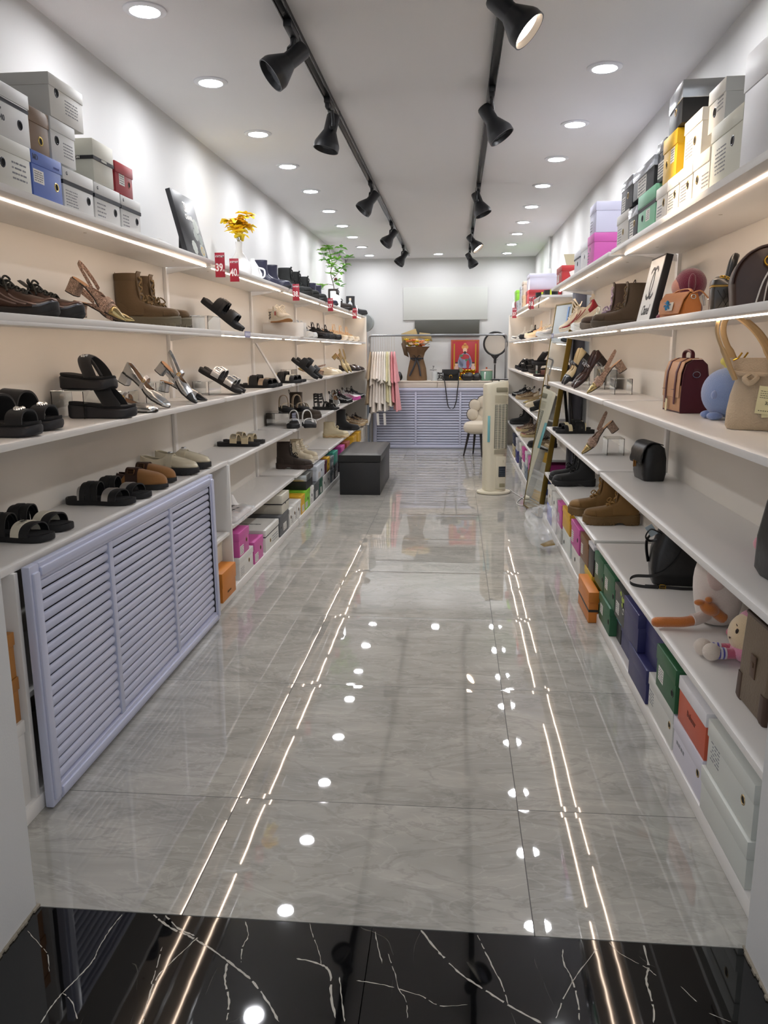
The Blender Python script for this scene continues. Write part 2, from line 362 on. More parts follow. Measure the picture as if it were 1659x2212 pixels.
# ------------------------------------------------------------------ shelving
SZ = [.365, .705, 1.035, 1.37, 1.695]     # tops of the five shelf boards
TH = .020
def bay(side, y0, y1, lab, skip=(), first=False, last=False, z1=None):
    s = 1 if side == 'L' else -1
    xb, xf = (-1.45, LF) if side == 'L' else (.98, RF)
    t = thing('shelving_unit', lab, 'shelves', (xb, y0, 0))
    W = abs(xf - xb)
    for k, z in enumerate(SZ):
        if k in skip: continue
        zz = z1 if (z1 and k == 1) else z
        bm = bmesh.new(); box3(bm, 0, s * W, .0, y1 - y0, zz - TH, zz, bev=.0012); obj('shelf_board', bm, BOARD, t)
        if k == 3 and first and side == 'L': bm = bmesh.new(); box3(bm, s * (W - .010), s * W, 0, y1 - y0, z - TH - .011, z - TH, bev=.001); obj('front_lip', bm, BOARD, t)
        if k >= 3:
            bm = bmesh.new(); box3(bm, s * (W - .060), s * (W - (.0555 if k == 4 else .0575)), .03, y1 - y0 - .02, zz - TH - .004, zz - TH); obj('light_strip', bm, LEDM, t)
        if k >= 3:
            for q in (.12, .5, .88): bm = bmesh.new(); lathe(bm, [(.0001, -.0012), (.006, -.001), (.006, 0)], (s * W * .55, (y1 - y0) * q, zz - TH), 10, cap=True); obj('screw_cap', bm, M('#b9b2a8', .5), t)
    bm = bmesh.new(); box3(bm, -s * .018, 0, 0, y1 - y0, .06, 1.695); obj('back_panel', bm, PANEL, t)
    for yy in ([-.02] if first else []) + [y1 - y0 + .022]:
        bm = bmesh.new(); box3(bm, -s * .015, s * .016, yy - .018, yy + .018, .0, 1.70, bev=.002); obj('post', bm, BOARD, t)
        for z in SZ:
            bm = bmesh.new()
            vs = [bm.verts.new(p) for p in [(s * .016, yy - .008, z - TH - .03), (s * .2, yy - .008, z - TH - .001), (s * .016, yy - .008, z - TH - .001), (s * .016, yy + .006, z - TH - .03), (s * .2, yy + .006, z - TH - .001), (s * .016, yy + .006, z - TH - .001)]]
            for q in ((0, 1, 2), (3, 5, 4), (0, 3, 4, 1), (1, 4, 5, 2), (0, 2, 5, 3)): bm.faces.new([vs[i] for i in q])
            obj('bracket', bm, M('#dcdad6', .35, .2), t)
    bm = bmesh.new(); box3(bm, 0, s * (W + (.015 if s > 0 else 0)), .0, y1 - y0 + .045, 0, .046, bev=.001); obj('plinth', bm, BOARD, t)
    if last:
        bm = bmesh.new(); box3(bm, -s * .018, s * (W + .01), y1 - y0 + .005, y1 - y0 + .023, 0, 1.695, bev=.001); obj('end_panel', bm, PANEL, t)
    return t
bay('L', 1.62, 3.925, 'left wall shelving unit nearest the entrance, above the louvred cabinet front', skip=(0,), z1=.715, first=True)
bay('L', 3.97, 5.585, 'left wall shelving unit behind the louvred cabinet, silver buckle slides on it')
bay('L', 5.66, 7.15, 'left wall shelving unit with the tall brown ankle boots')
bm = bmesh.new(); tube(bm, [(.01, .012, 1.335), (.18, .012, 1.042)], .009, 4); obj('diagonal_bar', bm, BOARD, [o for o in COL.objects if o.name == 'shelving_unit.002'][0])  # thin white bar slanting between two boards of this bay
bay('L', 7.22, 8.72, 'left wall shelving unit beside the black ottoman', )
bay('L', 8.77, 10.31, 'left wall shelving unit at the far end by the clothes rail', last=True)
bay('R', 1.62, 3.70, 'right wall shelving unit nearest the entrance, holding the handbags', first=True)
bay('R', 3.76, 5.93, 'right wall shelving unit with brown lace up boots, before the leaning mirror')
bay('R', 6.6, 8.5, 'right wall shelving unit just behind the leaning mirror')
bay('R', 8.55, 10.41, 'right wall shelving unit at the far end by the ring light', last=True)

# cabinet under the first left shelf unit
t = thing('low_cabinet', 'white low cabinet carcass behind the leaning louvred panel', 'cabinet', (-1.45, 1.62, 0))
for y0 in (.28, 2.287):
    bm = bmesh.new(); box3(bm, .002, .295, y0, y0 + .018, .046, .695, bev=.001); obj('side_panel', bm, BOARD, t)
bm = bmesh.new(); box3(bm, .01, .285, .30, 2.28, .33, .345); obj('inner_shelf', bm, BOARD, t)
for z in (.2, .4, .55): bm = bmesh.new(); lathe(bm, [(.0001, -.001), (.004, -.001), (.004, 0)], (.15, 2.286, z), 10, axis='y', cap=True); obj('screw_cap', bm, M('#55504a', .5), t)

def louver(name, lab, W, H, n, stiles, loc, rz, lean=0, fr=.05):
    """slatted panel: local x along the width, z up, face towards -y"""
    t = thing(name, lab, 'louvred panel', loc); t.rotation_euler = Euler((lean, 0, rz))
    bm = bmesh.new(); fw = fr
    for (x0, x1, z0, z1) in ((0, fw, 0, H), (W - fw, W, 0, H), (fw, W - fw, 0, fw), (fw, W - fw, H - fw, H)):
        box3(bm, x0, x1, -.012, .012, z0, z1, bev=.004)
        box3(bm, x0 + .008 if x1 - x0 < .1 else x0, x1 - .008 if x1 - x0 < .1 else x1, -.020, -.008, z0 + .012 if z1 - z0 < .1 else z0 + .02, z1 - .012 if z1 - z0 < .1 else z1 - .02, bev=.005)
    obj('frame', bm, LOUV, t)
    xs = [fw] + [s for s in stiles] + [W - fw]
    for s in stiles:
        bm = bmesh.new(); box3(bm, s - .014, s + .014, -.010, .012, fw, H - fw, bev=.003); obj('stile', bm, LOUV, t)
    pitch = (H - 2 * fw) / n
    for a, b2 in zip(xs, xs[1:]):
        a += .014 if a > fw else 0; b2 -= .014 if b2 < W - fw else 0
        bm = bmesh.new()
        for k in range(n):
            zc = fw + pitch * (k + .5)
            ring = lambda x, sc: [Vector((x, .002 - math.cos(q) * .0085 * sc, zc + math.sin(q) * pitch * .425 * sc)) for q in [2 * PI * i / 12 for i in range(12)]]
            loft(bm, [ring(a, .8), ring(a + .006, 1), ring(b2 - .006, 1), ring(b2, .8)])
        obj('slats', bm, LOUV, t)
    bm = bmesh.new(); box3(bm, fw * .6, W - fw * .6, .016, .020, fw * .6, H - fw * .6); obj('dark_backing', bm, M('#2a2024', .9), t)
    return t
louver('louvred_panel', 'large pale blue louvred panel leaning on the left cabinet, nearest the entrance', 1.61, .705, 19, (.50, 1.06), (-1.130, 1.917, .004), PI / 2, lean=-.004)
# back counter
t = thing('counter', 'cream counter with two long drawers above louvred front at the back', 'counter', (-1.12, 10.28, 0))
bm = bmesh.new(); box3(bm, .0, 1.76, -.012, .415, .858, .875, bev=.002); obj('counter_top', bm, M('#dcd3c6', .4), t)
bm = bmesh.new(); box3(bm, .0, 1.76, .03, .41, 0, .857); obj('body', bm, M('#cfc8bd', .5), t)
for a, b2 in ((.01, .882), (.886, 1.75)):
    bm = bmesh.new(); box3(bm, a, b2, -.006, .028, .790, .855, bev=.002); obj('drawer_front', bm, M('#d8d0c4', .4), t)
louver('louvred_panel', 'pale blue louvred panel forming the front of the back counter', 1.70, .785, 20, (.560, 1.137), (-1.075, 10.268, .002), 0)
bm = bmesh.new(); box3(bm, 0, .03, -.0, .03, 0, .79); tag(obj('door_edge', bm, M('#9fa8b4', .5), None, loc=(-1.155, 10.335, 0)), 'narrow grey blue upright beside the louvred counter front', 'panel')
# ------------------------------------------------------------------ shoe library
# local frame of a shoe: x runs from heel (0) to toe (L), y sideways, z up, origin under the heel
HW = {'round': [(0, .006), (.02, .020), (.06, .029), (.14, .0335), (.3, .031), (.42, .031), (.55, .038), (.68, .0455), (.78, .0450), (.87, .038), (.94, .027), (.98, .016), (1, .004)],
      'slide': [(0, .010), (.02, .024), (.07, .034), (.16, .038), (.32, .036), (.45, .037), (.58, .044), (.70, .049), (.80, .0485), (.89, .042), (.95, .031), (.985, .018), (1, .006)],
      'point': [(0, .006), (.02, .017), (.06, .025), (.14, .029), (.3, .025), (.42, .026), (.55, .034), (.66, .0385), (.76, .034), (.86, .022), (.94, .011), (.98, .005), (1, .0015)],
      'square': [(0, .006), (.02, .018), (.06, .026), (.14, .030), (.3, .026), (.42, .028), (.55, .036), (.68, .041), (.80, .038), (.90, .030), (.96, .023), (.99, .017), (1, .010)]}
US = [0, .008, .02, .045, .08, .13, .19, .26, .33, .40, .46, .52, .58, .64, .70, .76, .82, .87, .91, .945, .97, .988, 1]
def cl(u): return .006 * math.sin(PI * min(1, max(0, (u - .25) / .75))) # slight inward swing of the forefoot
def sole(bm, L, kind, zb, zt, grow=.0, e=.0025, u0=0, u1=1, wave=None):
    """solid sole; zb, zt tables of bottom and top height"""
    rings = []
    for u in [q for q in US if u0 <= q <= u1]:
        w = tab(HW[kind], u) * L / .26 + grow * min(1, 12 * u, 12 * (1 - u) + .15); c = cl(u); x = u * L
        if grow: x = -grow * .8 + u * (L + grow * 1.6)
        b, t = tab(zb, u), tab(zt, u); h = min(e, (t - b) * .3)
        if wave: b += 0 if 0 else wave * .0
        rings.append([Vector((x, c - w + h, b)), Vector((x, c - w, b + h)), Vector((x, c - w, (b + t) / 2)), Vector((x, c - w, t - h)), Vector((x, c - w + h, t)), Vector((x, c, t)), Vector((x, c + w - h, t)), Vector((x, c + w, t - h)), Vector((x, c + w, (b + t) / 2)), Vector((x, c + w, b + h)), Vector((x, c + w - h, b)), Vector((x, c, b))])
    loft(bm, rings)
def upper(bm, L, kind, zs, top, cut, u0=0.0, u1=1.0, inset=.001, pw=.55, n=7, lean=0):
    """shell over the sole. zs: sole top table, top: height table above the sole, cut: fraction of the arch left open"""
    Ls, Rs = [], []
    us = [q for q in US if u0 - 1e-6 <= q <= u1 + 1e-6]
    if us[0] > u0 + .004: us = [u0] + us
    if us[-1] < u1 - .004: us = us + [u1]
    for u in us:
        w = tab(HW[kind], u) * L / .26 - inset; c = cl(u); x = u * L; H = tab(top, u); z0 = tab(zs, u); k = tab(cut, u)
        def pt(tt):
            a = PI * tt; cs, sn = math.cos(a), max(0, math.sin(a))
            y = -w * math.copysign(abs(cs) ** .8, cs); z = z0 + H * sn ** pw
            return Vector((x + lean * (z - z0) - (1 if u < .05 else 0) * 0, c + y, z))
        h = .5 - k / 2
        Ls.append([pt(h * i / n) for i in range(n + 1)]); Rs.append([pt(1 - h * i / n) for i in range(n + 1)])
    loft(bm, Ls, cap=False, closed=False); loft(bm, Rs, cap=False, closed=False)
    bmesh.ops.remove_doubles(bm, verts=bm.verts, dist=.0006)
def band(bm, L, kind, zs, ua, ub, h, th=.003, skew=0, n=18, pw=.75, out=.002, lift=0, wide=0):
    """strap across the foot between ua and ub"""
    rings = []
    for i in range(n + 1):
        a = PI * i / n; q = []
        for u, s in ((ua, 0), (ub, 0), (ub, 1), (ua, 1)):
            uu = u + skew * (i / n - .5); w = tab(HW[kind], min(.98, max(.02, uu))) * L / .26 + out + s * th; cs, sn = math.cos(a), math.sin(a)
            q.append(Vector((uu * L, cl(uu) - w * math.copysign(abs(cs) ** .85, cs), tab(zs, uu) - .004 + lift + (h + s * th) * max(0, sn) ** pw)))
        rings.append(q)
    loft(bm, rings)
def toppt(L, kind, zs, top, u, y=0):
    return Vector((u * L, cl(u) + y, tab(zs, u) + tab(top, u)))
def laces(t, L, zs, top, ua, ub, n, w, r, col, bow=.028, big=1, upz=0):
    m = M(col, .8)
    bm = bmesh.new(); k = n
    for i in range(k):
        u = ua + (ub - ua) * i / max(1, k - 1); u2 = ua + (ub - ua) * (i + .8) / max(1, k - 1)
        P, Q = toppt(L, 'round', zs, top, u), toppt(L, 'round', zs, top, min(u2, ub + .02))
        for s in (-1, 1): tube(bm, cr([P + Vector((0, s * w, -.006)), (P + Q) / 2 + Vector((0, 0, r * 1.5 + .001)), Q + Vector((0, -s * w, -.006))], 4), r, 6)
    obj('lace_crossings', bm, m, t)
    bm = bmesh.new(); P = toppt(L, 'round', zs, top, ua) + Vector((0, 0, r * 2 + upz))
    for s in (-1, 1):
        tube(bm, cr([P, P + Vector((.004, s * bow * .6, bow * .75 * big)), P + Vector((.010, s * bow * 1.2, bow * .3)), P + Vector((.006, s * bow * .5, -.001)), P], 5), r, 6)
        tube(bm, cr([P, P + Vector((.014, s * bow * .5, .004)), P + Vector((.028, s * bow * .95, -.014)), P + Vector((.034, s * bow * 1.1, -.03))], 5), r, 6)
    ball(bm, P, r * 2.1, 8, 6); obj('lace_bow', bm, m, t)
def buckle(t, c, w, h, m, ny=(0, -1, 0), r=.0016, name='buckle'):
    bm = bmesh.new(); n = Vector(ny).normalized(); x = Vector((1, 0, 0)); y = n.cross(x).normalized(); c = Vector(c)
    pts = [c + x * a * w / 2 + y * b * h / 2 for a, b in ((-1, -.7), (-1, .7), (-.7, 1), (.7, 1), (1, .7), (1, -.7), (.7, -1), (-.7, -1))]
    tube(bm, pts, r, 6, closed=True); obj(name, bm, m, t)
    bm = bmesh.new(); tube(bm, [c - x * w / 2 + n * r, c + x * w * .45 + n * r], r * .8, 6); obj('prong', bm, m, t)

def sneaker(col, acc, sol, lace, L=.272, chunk=.036, side='plain', tongue=None, wild=1, metal=0, toecol=None, gum=None):
    t = thing('sneaker'); zt = [(0, chunk + .008), (.25, chunk), (.6, chunk * .8), (.85, chunk * .85), (1, chunk * 1.25)]
    zb = [(0, .007), (.08, .001), (.75, 0), (.9, .004), (1, .017)]
    ms = M(sol, .6); bm = bmesh.new(); sole(bm, L, 'round', zb, zt, grow=.004, e=.005); obj('midsole', bm, ms, t)
    bm = bmesh.new(); sole(bm, L, 'round', [(0, .004), (.08, -.0002), (.75, -.0002), (.9, .003), (1, .014)], [(0, .014), (.08, .008), (.75, .008), (.9, .012), (1, .022)], grow=.0055, e=.002); obj('outsole', bm, M(gum or sol, .7), t)
    top = [(0, .048), (.06, .062), (.16, .056), (.26, .052), (.36, .066), (.46, .064), (.6, .050), (.74, .036), (.88, .026), (.96, .018), (1, .006)]
    cut = [(0, .36), (.1, .60), (.28, .58), (.34, .28), (.40, .0), (1, 0)]
    zs = [(a, b - .003) for a, b in zt]
    mu = M(col, .38 if metal else .6, metal, bump=('noise', 70, .25)); bm = bmesh.new(); upper(bm, L, 'round', zs, top, cut); obj('upper', bm, mu, t, solid=.004)
    bm = bmesh.new(); upper(bm, L, 'round', zs, [(a, b * .62) for a, b in top], [(0, .2), (.2, .5), (.3, .9), (.31, .9), (.78, .96), (.80, .2), (.84, 0), (1, 0)], u0=.80, inset=-.0022); obj('toe_cap', bm, M(toecol or acc, .3, metal), t, solid=.002)
    bm = bmesh.new()
    T2 = [(0, .052), (.06, .060), (.16, .044), (.3, .030)]
    upper(bm, L, 'round', zs, T2, [(0, .12), (.1, .42), (.26, .62), (.3, .7)], u1=.26, inset=-.0024, n=4); obj('heel_counter', bm, M(acc, .4, metal), t, solid=.002)
    # swooping side overlays
    bm = bmesh.new()
    for s in (-1, 1):
        for (ua, za, ub, zb2) in ((.30, .036, .62, .012), (.40, .044, .74, .010), (.52, .040, .84, .008)):
            P = []
            for k in range(7):
                q = k / 6; u = ua + (ub - ua) * q; w = tab(HW['round'], u) * L / .26 + .0012; z = za + (zb2 - za) * (q ** .7)
                P.append(Vector((u * L, cl(u) + s * w * (1 - .25 * (z / .05) ** 2.2), tab(zs, u) + z)))
            tube(bm, cr(P, 3), .0026, 6)
    obj('side_overlays', bm, M(acc, .4, metal), t)
    if side == 'bars':
        for k in range(3):
            bm = bmesh.new(); tube(bm, [Vector((.052 + k * .014, -.0335, zs[0][1] + .012)), Vector((.060 + k * .014, -.0305, zs[0][1] + .034))], .0034, 6); obj('side_bar', bm, M('#2a1719' if not metal == 0 else '#e8e6e2', .5), t)
    bm = bmesh.new(); tg = [toppt(L, 'round', zs, top, .52), toppt(L, 'round', zs, top, .42) + Vector((0, 0, .003)), toppt(L, 'round', zs, top, .34) + Vector((-.002, 0, .014)), toppt(L, 'round', zs, top, .30) + Vector((-.008, 0, .034))]
    loft(bm, [[p + Vector((0, a * .021, -abs(a) * .004)) for a in (-1, -.5, 0, .5, 1)] + [p + Vector((.004, a * .021, -.003 - abs(a) * .004)) for a in (1, .5, 0, -.5, -1)] for p in cr(tg, 3)]); obj('tongue', bm, M(tongue or lace, .7), t)
    laces(t, L, zs, [(a, b + .003) for a, b in top], .38, .66, 5, .018, .0032, lace, bow=.032 * wild, big=wild)
    bm = bmesh.new(); tube(bm, cr([(.004, 0, zs[0][1] + .050), (-.010, 0, zs[0][1] + .070), (-.004, 0, zs[0][1] + .082), (.008, 0, zs[0][1] + .062)], 4), .003, 6, flat=1.8); obj('pull_tab', bm, M(tongue or lace, .7), t)
    bm = bmesh.new(); sole(bm, L * .985, 'round', [(a, b - .001) for a, b in zs], [(a, b + .004) for a, b in zs], grow=-.003, e=.001); obj('insole', bm, M('#3a3633', .9), t)
    return t

def boot(col, sol, shaft=.15, L=.275, chunk=.036, lace=None, tab_=True, lug=True, suede=True, open_r=1.0, heelblock=False, stretch=False, wave=False, cuff=None, shiny=False):
    t = thing('ankle_boot'); zt = [(0, chunk + .010), (.3, chunk + .004), (.6, chunk), (.85, chunk), (1, chunk + .004)]
    zb = [(0, .004), (.05, 0), (.8, 0), (.93, .004), (1, .013)]
    if heelblock: zb = [(0, .002), (.03, 0), (.28, 0), (.30, .013), (.42, .013), (.47, .0), (.8, 0), (.93, .004), (1, .013)]
    bm = bmesh.new(); sole(bm, L, 'round', zb, zt, grow=.006, e=.004); obj('sole', bm, M(sol, .6), t)
    if lug:
        bm = bmesh.new()
        for k in range(16):
            u = .05 + k * .06
            if heelblock and .28 < u < .46: continue
            w = tab(HW['round'], u) * L / .26 + .0075
            for s in (-1, 1): bx(bm, (u * L, cl(u) + s * (w - .004), .008), (.009, .010, .014), bev=.001)
        obj('sole_lugs', bm, M(sol, .6), t)
        bm = bmesh.new(); sole(bm, L, 'round', [(a, b - .010) for a, b in zt], [(a, b - .006) for a, b in zt], grow=.0072, e=.001); obj('welt', bm, M(sol, .45), t)
    if wave:
        bm = bmesh.new()
        for s in (-1, 1):
            P = [Vector((u * L, cl(u) + s * (tab(HW['round'], u) * L / .26 + .005), .014 + .006 * math.sin(u * 26))) for u in [.04 + .04 * k for k in range(24)]]
            tube(bm, P, .006, 8)
        obj('wavy_rim', bm, M(wave if isinstance(wave, str) else sol, .6), t)
    zs = [(a, b - .002) for a, b in zt]; z0 = zs[0][1]
    mu = M(col, .34 if shiny else .78, 0, bump=('noise', 120 if suede else 40, .3), sheen=.25 if suede else 0)
    # one body: foot arch stations swinging up into the shaft
    rings = []
    n = 24
    def ring(c, ax, ay, nrm):
        nrm = Vector(nrm).normalized(); y = Vector((0, 1, 0)); x = y.cross(nrm).normalized(); x = -x if x.x < 0 and abs(nrm.z) > .3 else x
        return [Vector(c) + x * ax * math.cos(2 * PI * k / n) + y * ay * math.sin(2 * PI * k / n) for k in range(n)]
    S = shaft
    bm = bmesh.new()
    prof = [(0.0, .10, .104, .036), (.02, .098, .102, .0355), (.045, .078, .080, .035), (.065, .063, .064, .0345), (.085, .0575, .0575, .034), (.11, .056, .056, .034), (S * .8 + .02, .057, .056 * open_r, .0345), (S, .0585, .056 * open_r, .035)]
    prof = [p for p in prof if p[0] <= S]
    rings = []
    for z, cx, rx, ry in prof:
        x0 = cx - rx if z > .03 else 0
        rings.append([Vector((.004 + cx + rx * .97 * math.copysign(abs(math.cos(a)) ** .92, math.cos(a)) - (.003 if z < .03 else 0), .001 + ry * math.copysign(abs(math.sin(a)) ** .85, math.sin(a)), z0 + z)) for a in [2 * PI * k / n for k in range(n)]])
    # inner wall of the shaft opening
    last = rings[-1]; cx = sum((p.x for p in last)) / n
    for dz, sc in ((.0015, .965), (-.006, .93), (-.05, .90)):
        rings.append([Vector((cx + (p.x - cx) * sc, p.y * sc, p.z + dz)) for p in last])
    loft(bm, rings, cap=True)
    top = [(0, .05), (.1, .07), (.3, .082), (.4, .078), (.48, .066), (.56, .055), (.66, .047), (.78, .042), (.88, .038), (.95, .031), (.985, .021), (1, .008)]
    upper(bm, L, 'round', zs, top, [(0, 0), (1, 0)], u0=.02, pw=.5)
    obj('upper', bm, mu, t, sharp=50)
    bm = bmesh.new(); upper(bm, L, 'round', zs, [(a, b * .9) for a, b in top], [(0, 0), (1, 0)], u0=.8, inset=-.0012, pw=.5)
    if not stretch: obj('toe_panel', bm, mu, t, solid=.001)
    else: bm.free()
    if cuff:
        bm = bmesh.new(); a, b2 = rings[len(prof) - 1], None
        loft(bm, [[Vector((cx + (p.x - cx) * q, p.y * q, p.z + dz)) for p in last] for dz, q in ((-.03, 1.02), (-.026, 1.04), (-.004, 1.04), (.0, 1.02))], cap=False); obj('cuff', bm, M(cuff, .7), t)
    if lace:
        m = M(lace, .85)
        P = []
        m_ = [(.60, 0), (.54, 0), (.48, 0)]
        for u, _ in m_: P.append(toppt(L, 'round', zs, top, u) + Vector((0, 0, .002)))
        k = 4
        for i in range(k):
            z = .055 + (S - .07) * i / (k - 1)
            if z < .06: z = .06
            rx = .0565; P.append(Vector((.004 + .0575 + rx + .004 + (.012 if i == 0 else 0), 0, z0 + z)))
        bm = bmesh.new()
        for i, (a, b2) in enumerate(zip(P, P[1:])):
            w = .017 if i < 3 else .014
            for s in (-1, 1): tube(bm, cr([a + Vector((-.003, s * w, 0)), (a + b2) / 2 + Vector((.004, 0, .004)), b2 + Vector((-.003, -s * w, 0))], 3), .0036, 6)
        obj('lace_crossings', bm, m, t)
        bm = bmesh.new(); q = P[3]
        for s in (-1, 1):
            tube(bm, cr([q, q + Vector((.014, s * .014, .022)), q + Vector((.028, s * .034, .004)), q + Vector((.014, s * .016, -.004)), q], 4), .0028, 6)
            tube(bm, cr([q, q + Vector((.014, s * .012, -.014)), q + Vector((.016, s * .026, -.04))], 4), .0028, 6)
        ball(bm, q, .0065, 8, 6); obj('lace_bow', bm, m, t)
        bm = bmesh.new(); P2 = [P[2] + Vector((-.004, 0, 0)), P[3] + Vector((-.006, 0, 0)), P[-1] + Vector((-.008, 0, 0)), P[-1] + Vector((-.002, 0, .024))]
        loft(bm, [[p + Vector((0, a * .02, 0)) for a in (-1, 0, 1)] + [p + Vector((-.005, a * .02, 0)) for a in (1, 0, -1)] for p in cr(P2, 3)]); obj('tongue', bm, mu, t)
    if tab_:
        bm = bmesh.new(); zt_ = z0 + S; tube(bm, cr([(.008, 0, zt_ - .02), (.0, 0, zt_ + .004), (.002, 0, zt_ + .022), (.010, 0, zt_ + .006), (.012, 0, zt_ - .01)], 4), .0026, 6, flat=2.2); obj('pull_tab', bm, M(col, .7), t)
    if stretch == 'gore':
        for s in (-1, 1):
            bm = bmesh.new(); bx(bm, (.066, s * .0345, z0 + S * .66), (.04, .002, S * .5), bev=.0008); obj('elastic_panel', bm, M('#2a251f', .9), t)
    return t

def loafer(col, sol, L=.262, chunk=.036, gloss=.18, strap=True, m_strap=None, lug=True):
    t = thing('loafer'); zt = [(0, chunk), (1, chunk - .004)]; zb = [(0, .003), (.05, 0), (.3, 0), (.31, .006), (.42, .006), (.43, 0), (.85, 0), (1, .010)]
    bm = bmesh.new(); sole(bm, L, 'round', zb, zt, grow=.005, e=.003); obj('sole', bm, M(sol, .6), t)
    if lug:
        bm = bmesh.new()
        for k in range(14):
            u = .06 + k * .065; w = tab(HW['round'], u) * L / .26 + .0062
            for s in (-1, 1): bx(bm, (u * L, cl(u) + s * (w - .004), .007), (.007, .010, .012), bev=.001)
        obj('sole_lugs', bm, M(sol, .6), t)
    zs = [(a, b - .002) for a, b in zt]
    top = [(0, .054), (.08, .064), (.2, .056), (.35, .050), (.46, .060), (.56, .054), (.7, .044), (.85, .034), (.94, .026), (1, .008)]
    mu = M(col, gloss, 0, coat=.5 if gloss < .3 else 0, bump=('noise', 25, .1))
    bm = bmesh.new(); upper(bm, L, 'round', zs, top, [(0, .34), (.1, .62), (.3, .66), (.40, .52), (.46, .0), (1, 0)]); obj('upper', bm, mu, t, solid=.003)
    bm = bmesh.new(); P = []
    for k in range(17):
        a = -PI / 2 + PI * k / 16; u = .62 + .24 * math.cos(a); y = .027 * math.sin(a); P.append(Vector((u * L, cl(u) + y, tab(zs, u) + tab(top, u) * .93 - .10 * y * y / .027)))
    tube(bm, P, .0022, 6); obj('moc_seam', bm, mu, t)
    if strap:
        bm = bmesh.new(); band(bm, L, 'round', zs, .47, .58, .060, .002, pw=.6, out=-.0005); obj('saddle_strap', bm, mu, t)
        buckle(t, (.525 * L, 0, zs[0][1] + .0645), .016, .026, CHROME, ny=(0, 0, 1), r=.0022, name='buckle')
    bm = bmesh.new(); sole(bm, L * .97, 'round', [(a, b - .001) for a, b in zs], [(a, b + .003) for a, b in zs], grow=-.004, e=.001); obj('insole', bm, M('#2b2724', .8), t)
    return t

def slide(fb, straps_, sol='#17171a', L=.262, th=.022, buck=None, tilt=0, ruffle=None, hb=1, emb=None):
    """straps: list of (ua, ub, height, colour, metal, skew)"""
    straps = [(a, b, h * .84, c, m_, k_) for a, b, h, c, m_, k_ in straps_]
    if ruffle: ruffle = (ruffle[0], ruffle[1], ruffle[2] * .80, ruffle[3])
    t = thing('slide_sandal'); zt = [(0, th + .004), (.08, th), (.35, th + .003), (.6, th), (.9, th), (1, th + .004)]
    bm = bmesh.new(); sole(bm, L, 'slide', [(0, .002), (.04, 0), (.9, 0), (1, .006)], zt, e=.003); obj('footbed', bm, M(sol, .7), t)
    bm = bmesh.new(); sole(bm, L * .96, 'slide', [(a, b - .001) for a, b in zt], [(a, b + .0012) for a, b in zt], grow=-.006, e=.0005); o = obj('insole', bm, M(fb, .8), t); o.location.x = L * .02
    zs = zt
    for (ua, ub, h, c, me, sk) in straps:
        bm = bmesh.new(); band(bm, L, 'slide', zs, ua, ub, h, .0045, skew=sk, out=-.001); obj('strap', bm, M(c, .28 if me else .6, me), t)
    if buck:
        for i, (ua, ub, h, c, me, sk) in enumerate(straps[:2]):
            u = (ua + ub) / 2
            bm = bmesh.new(); band(bm, L, 'slide', zs, ua + .015, ub - .015, h + .004, .002, skew=sk, n=8, out=.002); 
            obj('strap_end', bm, M(c, .25, me), t)
            buckle(t, (u * L, cl(u) - .030, tab(zs, u) + h * .80), .030, .024, buck, ny=(0, -.75, .65), r=.0026)
    if ruffle:
        ua, ub, h, c = ruffle; bm = bmesh.new()
        for k in range(4):
            q = ua + (ub - ua) * k / 3
            band(bm, L, 'slide', zs, q - .036, q + .036, h + .001 + (k % 2) * .004, .004, skew=.04 * (-1) ** k, n=14, out=.0015 + (k % 2) * .002)
        obj('ruffled_strap', bm, M(c, .55), t)
    return t

